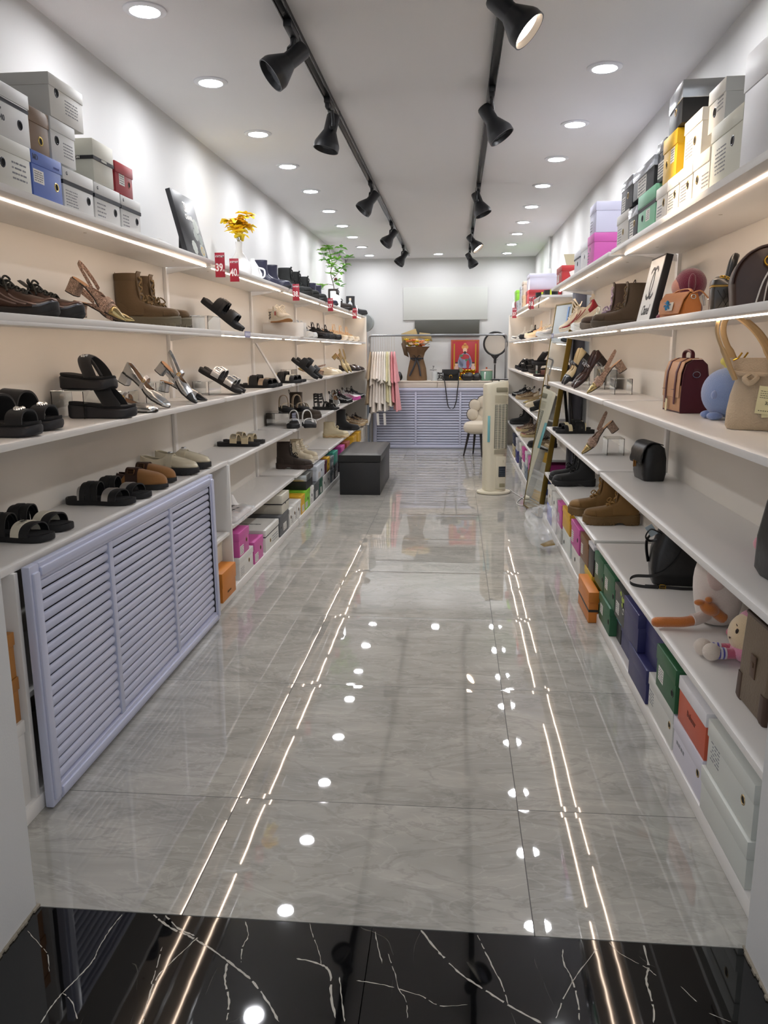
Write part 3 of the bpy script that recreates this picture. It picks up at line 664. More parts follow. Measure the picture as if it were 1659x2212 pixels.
def platform(col='#121214', gem=True, high=False, L=.262, th=.045, thong=False):
    t = thing('platform_sandal'); zt = [(0, th + .010), (.3, th + .003), (.6, th - .004), (.9, th - .004), (1, th + .001)]
    zb = [(0, .005), (.06, 0), (.8, 0), (.92, .004), (1, .014)]
    bm = bmesh.new(); sole(bm, L, 'slide', zb, [(a, b - .010) for a, b in zt], grow=.002, e=.006); obj('platform_sole', bm, M('#26262a', .55), t)
    bm = bmesh.new(); sole(bm, L, 'slide', [(a, b - .0105) for a, b in zt], zt, grow=-.002, e=.003); obj('footbed', bm, M(col, .8), t)
    ma = M(col, .85, sheen=.2)
    if thong:
        bm = bmesh.new(); rings = []
        for i in range(21):
            a = PI * i / 20; uu = .66 - .20 * math.sin(a) - (.03 if i > 10 else 0); w = tab(HW['slide'], .55) * L / .26 + .001
            p = Vector((uu * L + .01, cl(uu) - w * math.cos(a), tab(zt, uu) - .002 + .070 * math.sin(a) ** .8)); nrm = Vector((0, -math.cos(a), math.sin(a) + .1)).normalized(); tx = Vector((1, 0, 0))
            rings.append([p + tx * (.033 * math.cos(b)) + nrm * (.008 * math.sin(b)) for b in [2 * PI * k / 10 for k in range(10)]])
        loft(bm, rings); obj('padded_strap', bm, ma, t)
        bm = bmesh.new(); tube(bm, cr([(.50 * L, 0, zt[2][1] + .072), (.60 * L, .004, zt[2][1] + .05), (.74 * L, .008, zt[2][1])], 5), .006, 8); obj('toe_post', bm, ma, t)
        gc = Vector((.53 * L, -.012, zt[2][1] + .074)); gn = 6; gr = .006
    else:
        bm = bmesh.new(); band(bm, L, 'slide', zt, .70, .88, .036, .005, out=-.002); obj('toe_strap', bm, ma, t)
        bm = bmesh.new(); band(bm, L, 'slide', zt, .34, .60, .078, .006, out=-.003, skew=.1, pw=.6); obj('ankle_strap', bm, ma, t)
        bm = bmesh.new(); tube(bm, cr([(.03, -.034, zt[1][1] + .05), (.07, -.037, zt[1][1] + .03), (.15, -.040, zt[1][1] + .012)], 5), .005, 8); obj('side_strap', bm, ma, t)
        gc = Vector((.79 * L, -.004, zt[2][1] + .040)); gn = 12; gr = .006
    if gem:
        bm = bmesh.new()
        for k in range(gn):
            a = 2 * PI * k / gn; bmesh.ops.create_icosphere(bm, subdivisions=1, radius=gr, matrix=Matrix.Translation(gc + Vector((math.cos(a) * gr * 1.6, math.sin(a) * gr * (2.6 if gn > 8 else 1.6), -abs(math.sin(a)) * .003))))
        obj('rhinestones', bm, M('#dfe3e8', .08, 1), t, smooth=False)
    return t

def pump(col, toe, heelc, lin='#b88a62', kind='point', L=.235, H=.052, back='sling', gloss=.3, metal=0, sequin=False, toe_u=.80, mj=False, soft=.0, black_toe=False):
    """heeled shoe: slingback or closed back"""
    t = thing('heeled_shoe')
    zb = [(0, H), (.22, H - .004), (.42, H * .58), (.58, H * .16), (.68, .001), (.9, 0), (1, .004)]
    zt = [(a, b + .0045) for a, b in zb]
    bm = bmesh.new(); sole(bm, L, kind, zb, zt, e=.001); obj('sole', bm, M('#1a1512', .5), t)
    bm = bmesh.new(); hw = .026
    rings = [[Vector((.003 + x * sc + .0, y * hw * sc2, z)) for x, y in ((.0, -.75), (.012, -1), (.040, -1), (.046, 0), (.040, 1), (.012, 1), (0, .75), (-.003, 0))] for z, sc, sc2 in ((H + .001, 1.0, 1), (H * .5, .92, .92), (0.003, .95, .98))]
    loft(bm, rings); mh = M(heelc, .45, .6 if sequin else metal, bump=('voro', 260, .9)) if sequin else M(heelc, gloss, metal)
    obj('block_heel', bm, mh, t)
    bm = bmesh.new(); loft(bm, [[Vector((p.x, p.y, z)) for p in rings[-1]] for z in (.0035, 0)]); obj('heel_tip', bm, M('#15120f', .6), t)
    mu = M(col, .38, .55, bump=('voro', 260, 1.0)) if sequin else M(col, gloss, metal, bump=('noise', 30, .25))
    zs = [(a, b - .001) for a, b in zt]
    if back == 'sling':
        top = [(.26, .012), (.34, .024), (.46, .034), (.56, .036), (.64, .040), (.74, .034), (.84, .025), (.93, .015), (1, .004)]
        bm = bmesh.new(); upper(bm, L, kind, zs, top, [(.26, .85), (.42, .72), (.54, .55), (.60, .25), (.64, 0), (1, 0)], u0=.26); obj('upper', bm, mu, t, solid=.002)
        bm = bmesh.new(); P = []
        for k in range(17):
            a = PI * (k / 16) ; P.append(Vector((.092 - .094 * math.sin(a), -.027 * math.cos(a), H * (.92) + .010 + .055 * math.sin(a) ** .9)))
        loft(bm, [[p + Vector((0, 0, -.006 - .003 * abs(8 - i) / 8)), p + Vector((0, 0, .006)), p + Vector((.002 if 3 < i < 13 else 0, -.002 if i < 8 else .002, .006)) , p + Vector((.002 if 3 < i < 13 else 0, -.002 if i < 8 else .002, -.006))] for i, p in enumerate(P)]); obj('heel_strap', bm, mu, t)
        if sequin:
            bm = bmesh.new(); band(bm, L, kind, zs, .60, .70, .043, .004, out=0, pw=.6); obj('vamp_ruffle', bm, mu, t)
    else:
        top = [(0, .046), (.06, .055), (.2, .048), (.36, .034), (.48, .030), (.58, .030), (.66, .032), (.76, .031), (.86, .026), (.94, .018), (1, .006)]
        bm = bmesh.new(); upper(bm, L, kind, zs, top, [(0, .25), (.1, .55), (.3, .7), (.5, .66), (.58, .45), (.64, .0), (1, 0)]); obj('upper', bm, mu, t, solid=.002)
    bm = bmesh.new(); upper(bm, L, kind, zs, [(a, b + .0008) for a, b in top], [(0, 0), (1, 0)], u0=toe_u, inset=-.0012); obj('toe_cap', bm, M(toe[0], toe[1], toe[2]), t, solid=.0015)
    if mj:
        bm = bmesh.new(); band(bm, L, kind, zs, .40, .46, .052, .002, out=-.001, pw=.7); obj('instep_strap', bm, M(mj, .3, metal), t)
        buckle(t, (.43 * L, -.026, tab(zs, .43) + .032), .011, .013, CHROME if mj != '#c9cbd0' else GOLD, ny=(0, -1, .25), r=.0015)
    bm = bmesh.new(); sole(bm, L * .98, kind, [(a, b - .001) for a, b in zt], [(a, b + .0015) for a, b in zt], grow=-.003, e=.0005); obj('insole', bm, M(lin, .7), t)
    return t

def clog(col='#9a6b3a', strapc='#3a2219', sol='#1b1b1c', L=.262):
    t = thing('clog'); zt = [(0, .026), (.5, .022), (1, .024)]
    bm = bmesh.new(); sole(bm, L, 'round', [(0, .002), (.05, 0), (.88, 0), (1, .008)], zt, grow=.003, e=.003); obj('sole', bm, M(sol, .6), t)
    zs = [(a, b - .002) for a, b in zt]; top = [(.28, .030), (.36, .052), (.46, .064), (.56, .062), (.7, .054), (.82, .047), (.92, .038), (.97, .026), (1, .010)]
    bm = bmesh.new(); upper(bm, L, 'round', zs, top, [(.28, .8), (.38, .35), (.42, 0), (1, 0)], u0=.28); obj('upper', bm, M(col, .8, bump=('noise', 90, .2), sheen=.2), t, solid=.004)
    bm = bmesh.new(); band(bm, L, 'round', zs, .36, .56, .069, .003, out=-.0005, pw=.58); obj('wide_strap', bm, M(strapc, .35), t)
    buckle(t, (.46 * L, -.028, zs[0][1] + .05), .026, .022, M('#6b5137', .3, .9), ny=(0, -1, .6), r=.002)
    bm = bmesh.new(); sole(bm, L * .97, 'round', [(a, b - .001) for a, b in zs], [(a, b + .005) for a, b in zs], grow=-.003, e=.001); obj('insole', bm, M('#3a2a20', .8), t)
    bm = bmesh.new(); upper(bm, L, 'round', zs, [(0, .022), (.3, .016)], [(0, .4), (.3, .6)], u1=.3); obj('heel_rim', bm, M(strapc, .5), t, solid=.003)
    return t

def gladiator(L=.262):
    t = thing('gladiator_sandal'); ma = M('#141416', .5); zt = [(0, .030), (1, .026)]
    bm = bmesh.new(); sole(bm, L, 'slide', [(0, .002), (.05, 0), (.9, 0), (1, .008)], zt, e=.004); obj('sole', bm, M('#19191b', .6), t)
    for i, (ua, ub, h) in enumerate(((.70, .77, .034), (.58, .64, .044), (.46, .51, .055))):
        bm = bmesh.new(); band(bm, L, 'slide', zt, ua, ub, h, .004, skew=(-1) ** i * .16, out=-.002); band(bm, L, 'slide', zt, ua - .01, ub - .02, h, .004, skew=-(-1) ** i * .16, out=-.002); obj('cross_strap', bm, ma, t)
    for z, r in ((.075, .034), (.105, .036), (.130, .038), (.150, .040)):
        bm = bmesh.new(); P = [Vector((.055 + r * math.cos(a), r * .85 * math.sin(a), z + .004 * math.sin(3 * a))) for a in [2 * PI * k / 20 for k in range(20)]]
        tube(bm, P, .006, 8, closed=True); obj('ankle_strap', bm, ma, t)
    bm = bmesh.new()
    for a, b2 in (((.016, 0, .026), (.012, 0, .155)), ((.11, 0, .07), (.093, 0, .15)), ((.06, -.036, .026), (.05, -.033, .15)), ((.06, .036, .026), (.05, .033, .15))): tube(bm, [a, b2], .0055, 8)
    obj('upright_straps', bm, ma, t)
    bm = bmesh.new()
    for k in range(10): bmesh.ops.create_icosphere(bm, subdivisions=1, radius=.0032, matrix=Matrix.Translation((.100 - .0008 * k, -.012 + .003 * (k % 2), .075 + .008 * k)))
    obj('studs', bm, CHROME, t)
    return t

def ring_sandal(strapc, L=.25, th=.034, metal=0):
    """low platform with one tall round strap and thin toe straps"""
    t = thing('strap_sandal'); zt = [(0, th + .006), (.5, th), (1, th + .002)]
    bm = bmesh.new(); sole(bm, L, 'slide', [(0, .003), (.06, 0), (.85, 0), (1, .010)], zt, grow=.001, e=.005); obj('sole', bm, M('#1c1d20', .6), t)
    bm = bmesh.new(); band(bm, L, 'slide', zt, .20, .30, .088, .005, out=-.002, pw=.6); obj('ankle_strap', bm, M(strapc, .4, metal), t)
    for i in (-1, 1):
        bm = bmesh.new(); band(bm, L, 'slide', zt, .60, .67, .036, .0035, skew=i * .16, out=-.002); obj('toe_strap', bm, M(strapc, .4, metal), t)
    return t

def riser(loc, w=.12, h=.05, d=.12, lab='clear acrylic riser', z=0):
    t = thing('acrylic_riser', lab, 'display riser', loc, z)
    e = .003; bm = bmesh.new()
    box3(bm, -d / 2, d / 2, -w / 2, w / 2, h - e, h); obj('top_plate', bm, ACRYL, t)
    bm = bmesh.new(); box3(bm, -d / 2, -d / 2 + e, -w / 2, w / 2, 0, h - e); obj('side_plate', bm, ACRYL, t)
    bm = bmesh.new(); box3(bm, d / 2 - e, d / 2, -w / 2, w / 2, 0, h - e); obj('side_plate', bm, ACRYL, t)
    return t

def put(o, name, lab, heelx, y, z, side='L', yaw=0, pitch=0, L=.26, group=None, toe=None, cat='shoe', roll=0):
    """set a shoe with its toe towards the aisle; toe= x of the toe tip (rests on z) for tilted ones"""
    s = 1 if side == 'L' else -1
    o.rotation_euler = Euler((roll, pitch, (0 if s > 0 else PI) + yaw))
    if toe is not None:
        R = Euler(o.rotation_euler).to_matrix(); v = R @ Vector((L, 0, 0)); o.location = (toe - v.x, y - v.y, z - v.z)
    else: o.location = (heelx, y, z)
    if s < 0: o.scale = (1, -1, 1)
    o.name = name; o['label'] = lab; o['category'] = cat
    if group: o['group'] = group
    return o
def pair(o, name, lab1, lab2, heelx, y1, y2, z, side='L', yaw=(0, 0), pitch=(0, 0), L=.26, toe=None, group=None, dx=0, cat='shoe'):
    p = dup(o)
    put(o, name, lab1, heelx, y1, z, side, yaw[0], pitch[0], L, group, toe, cat)
    put(p, name, lab2, (heelx or 0) + dx, y2, z, side, yaw[1], pitch[1], L, group, None if toe is None else toe + dx, cat)
    return o, p
# ------------------------------------------------------------------ shoes on the left wall
S1, S2, S3, S4, S5 = SZ
HX = -1.435
# board at eye level, first unit
pair(sneaker('#54423c', '#8d7f7c', '#1d1d20', '#23231f', L=.275, side='bars', wild=.85, metal=.75, toecol='#6d7078'), 'chunky_sneaker',
     'metallic bronze chunky sneaker with black laces, first shoe from the entrance on its shelf', 'metallic bronze chunky sneaker, farther one, beside the rose gold slingbacks', -1.455, 2.31, 2.475, S4)
rose = lambda: pump('#9a8070', ('#b5a272', .22, .9), '#8f7868', sequin=True, toe_u=.76)
a, b = pair(rose(), 'slingback_heel', 'rose gold sequin slingback with gold toe, propped up beside the brown boots', 'rose gold sequin slingback lying lower behind its propped up mate', None, 2.80, 2.90, S4, pitch=(.50, .12), L=.235, toe=-1.185, dx=-.005)
b.location.z += .001
pair(boot('#5f4a2e', '#6b6452', shaft=.172, L=.285, chunk=.042, lace='#77603e', heelblock=False, cuff='#5a462c'), 'lace_up_boot',
     'olive brown suede lace up boot on thick sole, nearer one, below the black picture', 'olive brown suede lace up boot, farther one, beside the shelf post', -1.462, 3.36, 3.50, S4)
velvet = lambda: slide('#161618', [(.28, .46, .062, '#131315', 0, .03), (.58, .78, .050, '#131315', 0, -.03)], sol='#18181b', th=.026, ruffle=(.33, .44, .070, '#111113'))
pair(velvet(), 'slide_sandal', 'black velvet two strap slide tipped toe down on eye level shelf, nearer one', 'black velvet slide tipped toe down, half hidden behind its mate', None, 4.26, 4.345, S4, pitch=(.66, .66), toe=-1.165, dx=-.012)
riser((-1.36, 4.30, S4), .22, .085, .09, 'clear acrylic riser under the tipped black velvet slides, eye level shelf')
# white shoe card with letters, and the small box in front of it
bm = bmesh.new(); box3(bm, -.155, .155, -.06, .06, 0, .105, bev=.001); tb = tag(obj('shoe_box', bm, M('#ece7df', .5), None, loc=(-1.295, 6.02, S4)), 'low white shoe box under the white sneaker on the eye level shelf', 'box')
bm = bmesh.new(); box3(bm, -.004, .10, -.004, .006, 0, .215); tc = tag(obj('display_card', bm, M('#efe9e0', .5), None, loc=(-1.44, 6.13, S4)), 'upright white card with dark letters behind the raised white sneaker', 'card')
bm = bmesh.new(); text_bm(bm, 'see', .045, frame4((.015, -.0045, .165), (0, 0, -1), (1, 0, 0)), bold=.001); obj('lettering', bm, DARKM, tc)
wh = sneaker('#e6dfd0', '#d8cdb8', '#e4dccb', '#ece4d2', L=.27, chunk=.03, gum='#a8743f')
put(wh, 'sneaker', 'cream sneaker with red tag and tan sole raised on the white box', -1.37, 5.99, S4 + .106, yaw=-.95)
bm = bmesh.new(); bx(bm, (.12, -.04, .062), (.02, .003, .028), bev=.001); obj('hang_tag', bm, M('#b03034', .4), wh)
w2 = dup(wh); put(w2, 'sneaker', 'cream sneaker with tan sole standing on the shelf below the raised one', -1.40, 6.28, S4, yaw=-.55)
sil = sneaker('#c9cdd0', '#dfe3e6', '#dfe0de', '#cfd3d6', L=.27, chunk=.03, metal=.8, wild=1.4)
pair(sil, 'sneaker', 'silver metallic sneaker beside the cream sneakers, left wall', 'silver metallic sneaker directly behind the first silver one, left wall', -1.43, 6.62, 6.80, S4, yaw=(-.35, -.3))
blk = sneaker('#1d1e22', '#2c2d33', '#17181a', '#141416', L=.275, side='bars', wild=1.4)
pair(blk, 'sneaker', 'black chunky sneaker with white bars beside the silver sneakers', 'black chunky sneaker with looped black laces, second in line', -1.43, 7.32, 7.62, S4, yaw=(-.05, -.02))
put(dup(blk), 'sneaker', 'black chunky sneaker nearest the cream lace sneakers, left wall', -1.43, 8.05, S4)
cre = sneaker('#e6d3b4', '#e9d9c0', '#efe3cf', '#ecc9a0', L=.27, wild=1.7)
for k, (y, lab) in enumerate(((8.55, 'cream sneaker with big loose laces just after the black sneakers'), (9.05, 'cream sneaker with big loose laces in the middle of its row'), (9.55, 'cream sneaker with big loose laces nearest the shelf end panel'))):
    put(dup(cre) if k else cre, 'sneaker', lab, -1.42, y, S4, yaw=-.1)
# board three
pf = platform()
pair(pf, 'platform_sandal', 'black platform sandal with rhinestone toe strap, first on the left middle shelf', 'black platform sandal with rhinestones, standing behind the first one', -1.425, 2.12, 2.30, S3, dx=-.03)
th_ = platform(thong=True, th=.050, L=.245)
pair(th_, 'platform_sandal', 'black padded thong sandal on the shelf in front of the acrylic riser', 'black padded thong sandal raised on the acrylic riser', -1.385, 2.74, 2.83, S3, yaw=(.0, -.38), dx=-.005)
o = [q for q in COL.objects if q.get('label', '') == 'black padded thong sandal raised on the acrylic riser'][0]; o.location = (-1.43, 2.80, S3 + .101)
riser((-1.365, 2.76, S3), .15, .10, .12, 'clear acrylic riser under the padded thong sandal, left middle shelf')
mj = pump('#c3c6c8', ('#d0d2d2', .15, .95), '#b9bcc0', kind='square', back='closed', metal=.92, gloss=.22, mj='#c9cbd0', L=.24, H=.040, toe_u=.9)
pair(mj, 'mary_jane_heel', 'silver mary jane heel standing flat, gold buckle at its strap', 'silver mary jane heel tilted toe down behind the flat one', -1.39, 3.05, 3.18, S3, yaw=(-.28, -.05), L=.24)
o = [q for q in COL.objects if q.get('label', '').startswith('silver mary jane heel tilted')][0]; put(o, 'mary_jane_heel', o['label'], 0, 3.20, S3, yaw=-.05, pitch=.50, L=.24, toe=-1.19)
riser((-1.37, 3.21, S3), .10, .075, .06, 'small clear acrylic stand under the tilted silver mary jane')
sg = pump('#c3c6c8', ('#17171a', .15, 0), '#b9bcc0', kind='square', back='sling', metal=.92, gloss=.22, L=.235, H=.045, toe_u=.80, mj='#c9cbd0')
pair(sg, 'slingback_heel', 'silver slingback with glossy black toe cap tilted steeply toe down', 'silver slingback with black toe cap lying flatter beside the shelf post', None, 3.47, 3.66, S3, pitch=(.72, .22), L=.235, toe=-1.165, dx=-.01)
riser((-1.36, 3.50, S3), .10, .10, .05, 'small clear acrylic stand under the steep silver slingback')
ssl = slide('#2d2622', [(.30, .47, .058, '#cfd2d4', .9, .02), (.60, .78, .048, '#cfd2d4', .9, -.02)], sol='#1c1a1a', th=.022, buck=CHROME)
pair(ssl, 'slide_sandal', 'silver two strap slide with jewelled buckles tipped toe down, nearer one', 'silver two strap slide with jewelled buckles, half hidden behind its mate', None, 4.235, 4.33, S3, pitch=(.52, .52), toe=-1.17, dx=-.006)
riser((-1.37, 4.29, S3), .22, .075, .09, 'clear acrylic riser under the tipped silver slides')
gsl = slide('#1a1a1c', [(.56, .68, .045, '#cdb9a4', .8, .05), (.68, .80, .040, '#17171a', 0, .05), (.26, .36, .056, '#d8cbb6', .2, -.05)], ruffle=(.36, .46, .066, '#141416'), sol='#18181b')
pair(gsl, 'slide_sandal', 'black slide with metallic beige straps, nearer of the pair on middle shelf', 'black slide with metallic beige straps, farther of its pair', -1.40, 5.03, 5.16, S3)
g2 = slide('#1a1a1c', [(.56, .67, .045, '#e9e2d0', 0, .05), (.67, .80, .040, '#17171a', 0, .05), (.24, .35, .058, '#d9cba8', 0, -.05)], ruffle=(.35, .46, .068, '#141416'), sol='#18181b')
pair(g2, 'slide_sandal', 'black and cream slide left of the tipped velvet pair', 'black and cream slide, farther one, by the tipped velvet pair', -1.38, 5.76, 5.90, S3)
pair(velvet(), 'slide_sandal', 'black velvet slide tipped toe down on middle shelf, nearer one', 'black velvet slide tipped toe down on middle shelf, farther one', None, 6.36, 6.50, S3, pitch=(.66, .66), toe=-1.12, dx=.01)
riser((-1.36, 6.43, S3), .22, .085, .09, 'clear acrylic riser under the velvet slides on the middle shelf')
r3 = rose(); put(r3, 'slingback_heel', 'rose gold sequin heel turned heel outwards beside the velvet slides', -1.175, 6.95, S3 + .002, yaw=PI - .15, pitch=-.30)
cf = loafer('#e9ddc4', '#d9cdb4', chunk=.022, strap=False, lug=False)
pair(cf, 'flat_shoe', 'cream flat shoe with low sole behind the rose gold heel', 'cream flat shoe, farther one, beside the gold slingbacks', -1.385, 7.62, 7.86, S3)
gs = pump('#bba77e', ('#c2b07a', .3, .6), '#b8a070', kind='point', back='sling', metal=.5, gloss=.35)
pair(gs, 'slingback_heel', 'champagne slingback standing steeply toe down, nearer one', 'champagne slingback standing steeply toe down, farther one', None, 8.15, 8.42, S3, pitch=(.8, .8), L=.235, toe=-1.11)
db = loafer('#2c1d19', '#1c1716', chunk=.016, strap=True, lug=False)
pair(db, 'flat_shoe', 'dark brown flat shoe with silver trim near the shelf end', 'dark brown flat shoe against the shelf end panel', -1.35, 9.15, 9.50, S3)
# cabinet top and board two
CT = .715
bw = slide('#1d1d1f', [(.60, .71, .044, '#e4dcc8', 0, .06), (.71, .82, .040, '#17171a', 0, .06)], ruffle=(.30, .46, .068, '#151517'), sol='#1a1a1c')
pair(bw, 'slide_sandal', 'black slide with cream toe strap on cabinet top, nearest the entrance', 'black slide with cream toe strap on cabinet top, second one', -1.455, 2.19, 2.33, CT, dx=-.01)
for ch_ in [bw]:
    bm = bmesh.new(); text_bm(bm, 'miu', .016, frame4((.176, -.010, .0625), (.2, 1, 0), (-1, .2, .1)), bold=.0006); obj('strap_lettering', bm, DARKM, bw)
bs = slide('#1d1d1f', [(.60, .70, .044, '#c9c6c4', .85, .06), (.70, .81, .040, '#17171a', 0, .06), (.20, .29, .050, '#bdbbb9', .8, -.05)], ruffle=(.31, .46, .070, '#151517'), sol='#1a1a1c')
pair(bs, 'slide_sandal', 'black slide with silver straps in the middle of the cabinet top', 'black slide with silver straps, farther one, by the tan clogs', -1.437, 2.76, 2.89, CT, dx=.01)
pair(clog(), 'clog', 'tan suede clog with dark brown buckle strap, nearer one', 'tan suede clog with dark brown strap, farther one, behind its mate', -1.435, 3.09, 3.245, CT, dx=-.02)
pair(loafer('#d8ceb4', '#1e1f21', L=.27, chunk=.038), 'loafer', 'cream patent loafer with chunky black sole, nearer one', 'cream patent loafer with chunky black sole, at the cabinet end', -1.44, 3.475, 3.655, CT)
be = slide('#232224', [(.34, .50, .056, '#dccaa4', 0, .02), (.60, .76, .046, '#dccaa4', 0, -.02)], sol='#1c1b1c', th=.022, buck=M('#b9b5ad', .3, .9))
pair(be, 'slide_sandal', 'beige two strap slide with jewelled buckles, nearer one, alone on its shelf', 'beige two strap slide with jewelled buckles, farther one', -1.435, 4.64, 4.77, S2)
rs = ring_sandal('#c9b59a'); ws = ring_sandal('#e9e7e2')
put(rs, 'strap_sandal', 'black platform sandal with tall beige strap raised on acrylic riser', -1.36, 6.13, S2 + .101, yaw=-1.15)
o = dup(rs); put(o, 'strap_sandal', 'beige strapped black sandal lying behind the raised one', -1.28, 6.20, S2 + .101, yaw=-1.0)
riser((-1.33, 6.02, S2), .28, .10, .20, 'clear acrylic riser with lilac glow under the beige strapped sandals')
pair(ws, 'strap_sandal', 'white strapped black platform sandal facing the entrance, left one', 'white strapped black platform sandal facing the entrance, right one', -1.225, 5.94, 5.96, S2, yaw=(-1.45, -1.25), dx=.085)
put(boot('#43372a', '#3c3127', shaft=.175, L=.27, chunk=.038, lug=False, suede=True, stretch='gore'), 'chelsea_boot', 'tall olive brown ankle boot with heel loop on the left wall', -1.395, 6.56, S2)
put(gladiator(), 'gladiator_sandal', 'black strappy gladiator sandal with studs, left wall', -1.38, 7.58, S2)
o = dup(mj); put(o, 'mary_jane_heel', 'silver mary jane tilted towards the entrance on the lower left shelves', -1.30, 8.33, S2 + .075, yaw=-1.2, pitch=.35)
bsn = sneaker('#1b1c1f', '#cfd0d2', '#17181a', '#141416', L=.265, wild=1.2)
put(bsn, 'sneaker', 'black sporty sandal shoe with pale dots beside the pink sneaker', -1.38, 8.62, S2, yaw=-.2)
pk = sneaker('#d9d4d4', '#c23a86', '#c451a0', '#2a1c20', L=.265, wild=1.2, metal=.4, gum='#b8478f')
put(pk, 'sneaker', 'silver and pink sneaker with magenta sole near the shelf end', -1.36, 9.1, S2)
put(dup(bsn), 'sneaker', 'black sneaker last on its board behind the magenta soled one', -1.36, 9.5, S2)
# lowest board
put(boot('#33271f', '#3a2c25', shaft=.165, L=.285, chunk=.034, lace='#1d1815', heelblock=True, tab_=False), 'lace_up_boot', 'dark brown leather lace up boot on the lowest left shelf', -1.39, 6.00, S1)
cb = boot('#d9ccb2', '#e2d9c5', shaft=.125, L=.26, chunk=.034, lace='#e8dfcb', tab_=False, suede=False)
pair(cb, 'lace_up_boot', 'cream lace up boot turned outwards behind the dark brown boot', 'cream lace up boot, farther one, behind its cream mate', -1.40, 6.38, 6.56, S1, yaw=(-.35, -.3))
put(boot('#dccfae', '#d9c9a0', shaft=.12, L=.27, chunk=.036, lace='#e4d8ba', tab_=False, suede=False, wave='#c9a97c', lug=False), 'lace_up_boot', 'cream high top boot with wavy sole edge above the ottoman', -1.39, 8.22, S1)
put(boot('#19191b', '#1a1a1c', shaft=.20, L=.27, chunk=.028, tab_=False, lug=False, stretch=True), 'sock_boot', 'black suede sock boot beside the cream wavy boot', -1.375, 9.02, S1)
sn = sneaker('#8a7154', '#d5c6aa', '#b39c78', '#2a1f1a', L=.265, wild=1.1)
pair(sn, 'sneaker', 'brown and beige sneaker with dark laces on lowest left shelf, nearer one', 'brown and beige sneaker, farther one, against the end panel', -1.36, 9.55, 9.85, S1)
# on top of the left shelves
ib = boot('#23243a', '#1b1b22', shaft=.165, L=.28, chunk=.022, tab_=False, lug=False, stretch=True, suede=False, shiny=True)
pair(ib, 'ankle_boot', 'glossy dark indigo ankle boot on the top shelf, nearer one', 'glossy dark indigo ankle boot on the top shelf, farther one', -1.445, 5.66, 5.98, S5)
kb = boot('#1a1c1c', '#1b1c1c', shaft=.175, L=.28, chunk=.034, lace='#141515', tab_=False, suede=False)
pair(kb, 'lace_up_boot', 'black lace up boot on the top shelf behind the indigo pair', 'black lace up boot, farther one, low behind its mate on top', -1.43, 6.42, 6.75, S5)
o = dup(kb); put(o, 'lace_up_boot', 'black lace up boot with dark green sheen before the branch vase', -1.44, 7.2, S5)
pair(dup(ib), 'ankle_boot', 'navy ankle boot beside the branch vase, nearer one', 'navy ankle boot right next to the glowing white bulbs', -1.44, 7.6, 7.9, S5)
br = boot('#2c211d', '#231c19', shaft=.185, L=.27, chunk=.032, lace='#1c1614', tab_=False, suede=True)
put(br, 'lace_up_boot', 'dark brown tall lace up boot between branch vase and blue bottle', -1.40, 8.75, S5)
db2 = boot('#222124', '#1c1b1d', shaft=.19, L=.27, chunk=.028, tab_=False, lug=False, stretch=True)
put(db2, 'ankle_boot', 'black plain ankle boot last on the left top shelf', -1.37, 9.95, S5)

# ------------------------------------------------------------------ shoes on the right wall
RH = .965
b1 = boot('#4b3d2d', '#4a4236', shaft=.178, L=.285, chunk=.040, lace='#63533c', heelblock=False)
put(b1, 'lace_up_boot', 'dark olive suede boot with brown laces, right one beside the framed print', .985, 4.28, S4, 'R')
b2 = boot('#4b3a2e', '#6a6156', shaft=.200, L=.285, chunk=.038, lace='#b5a3b8', heelblock=False)
put(b2, 'lace_up_boot', 'brown suede boot with lilac laces, left of the olive boot', .975, 4.58, S4, 'R', yaw=.0)
ww = sneaker('#e9ecea', '#dfe6e4', '#eef2f0', '#e8eee2', L=.265, wild=1.3)
put(ww, 'sneaker', 'bright white sneaker between brown boot and red striped sneakers', .96, 4.98, S4, 'R')
rw = sneaker('#e0d3bc', '#9d2230', '#e6dcc8', '#e9dfcb', L=.27, chunk=.03, wild=1.5, toecol='#9d2230')
pair(rw, 'sneaker', 'cream and red sneaker tipped toe down at the shelf edge', 'cream and red sneaker behind its tipped mate by the mirror', None, 5.36, 5.56, S4, 'R', pitch=(.55, .5), L=.27, toe=.70, dx=.01)
riser((.90, 5.44, S4), .24, .09, .10, 'clear acrylic riser under the cream and red sneakers')
r4 = rose(); put(r4, 'slingback_heel', 'rose gold sequin slingback tipped on acrylic, middle shelf of right wall', 0, 4.24, S3, 'R', pitch=.60, L=.235, toe=.69)
riser((.865, 4.27, S3), .13, .082, .09, 'clear acrylic riser under the rose gold slingback, middle right shelf')
bm_ = pump('#3b2521', ('#3f2925', .12, 0), '#2a1d1b', kind='square', back='closed', gloss=.12, mj='#36211e', L=.245, H=.045, toe_u=.85)
pair(bm_, 'mary_jane_heel', 'dark brown patent mary jane tipped toe down, nearer one', 'dark brown patent mary jane, farther one, by the cream pair', None, 4.78, 4.98, S3, 'R', pitch=(.70, .70), L=.245, toe=.70, dx=.015)
cm = pump('#d6c49a', ('#17171a', .12, 0), '#1d1a1a', kind='square', back='closed', gloss=.3, mj='#17171a', L=.245, H=.045, toe_u=.74)
pair(cm, 'mary_jane_heel', 'cream mary jane with glossy black toe tipped down, nearer one', 'cream mary jane with black toe, farther one, next to the mirror', None, 5.32, 5.46, S3, 'R', pitch=(.82, .82), L=.245, toe=.715, dx=.005)
riser((.90, 4.88, S3), .28, .115, .07, 'clear acrylic stand under the brown patent mary janes')
riser((.90, 5.40, S3), .22, .13, .07, 'clear acrylic stand under the cream mary janes')
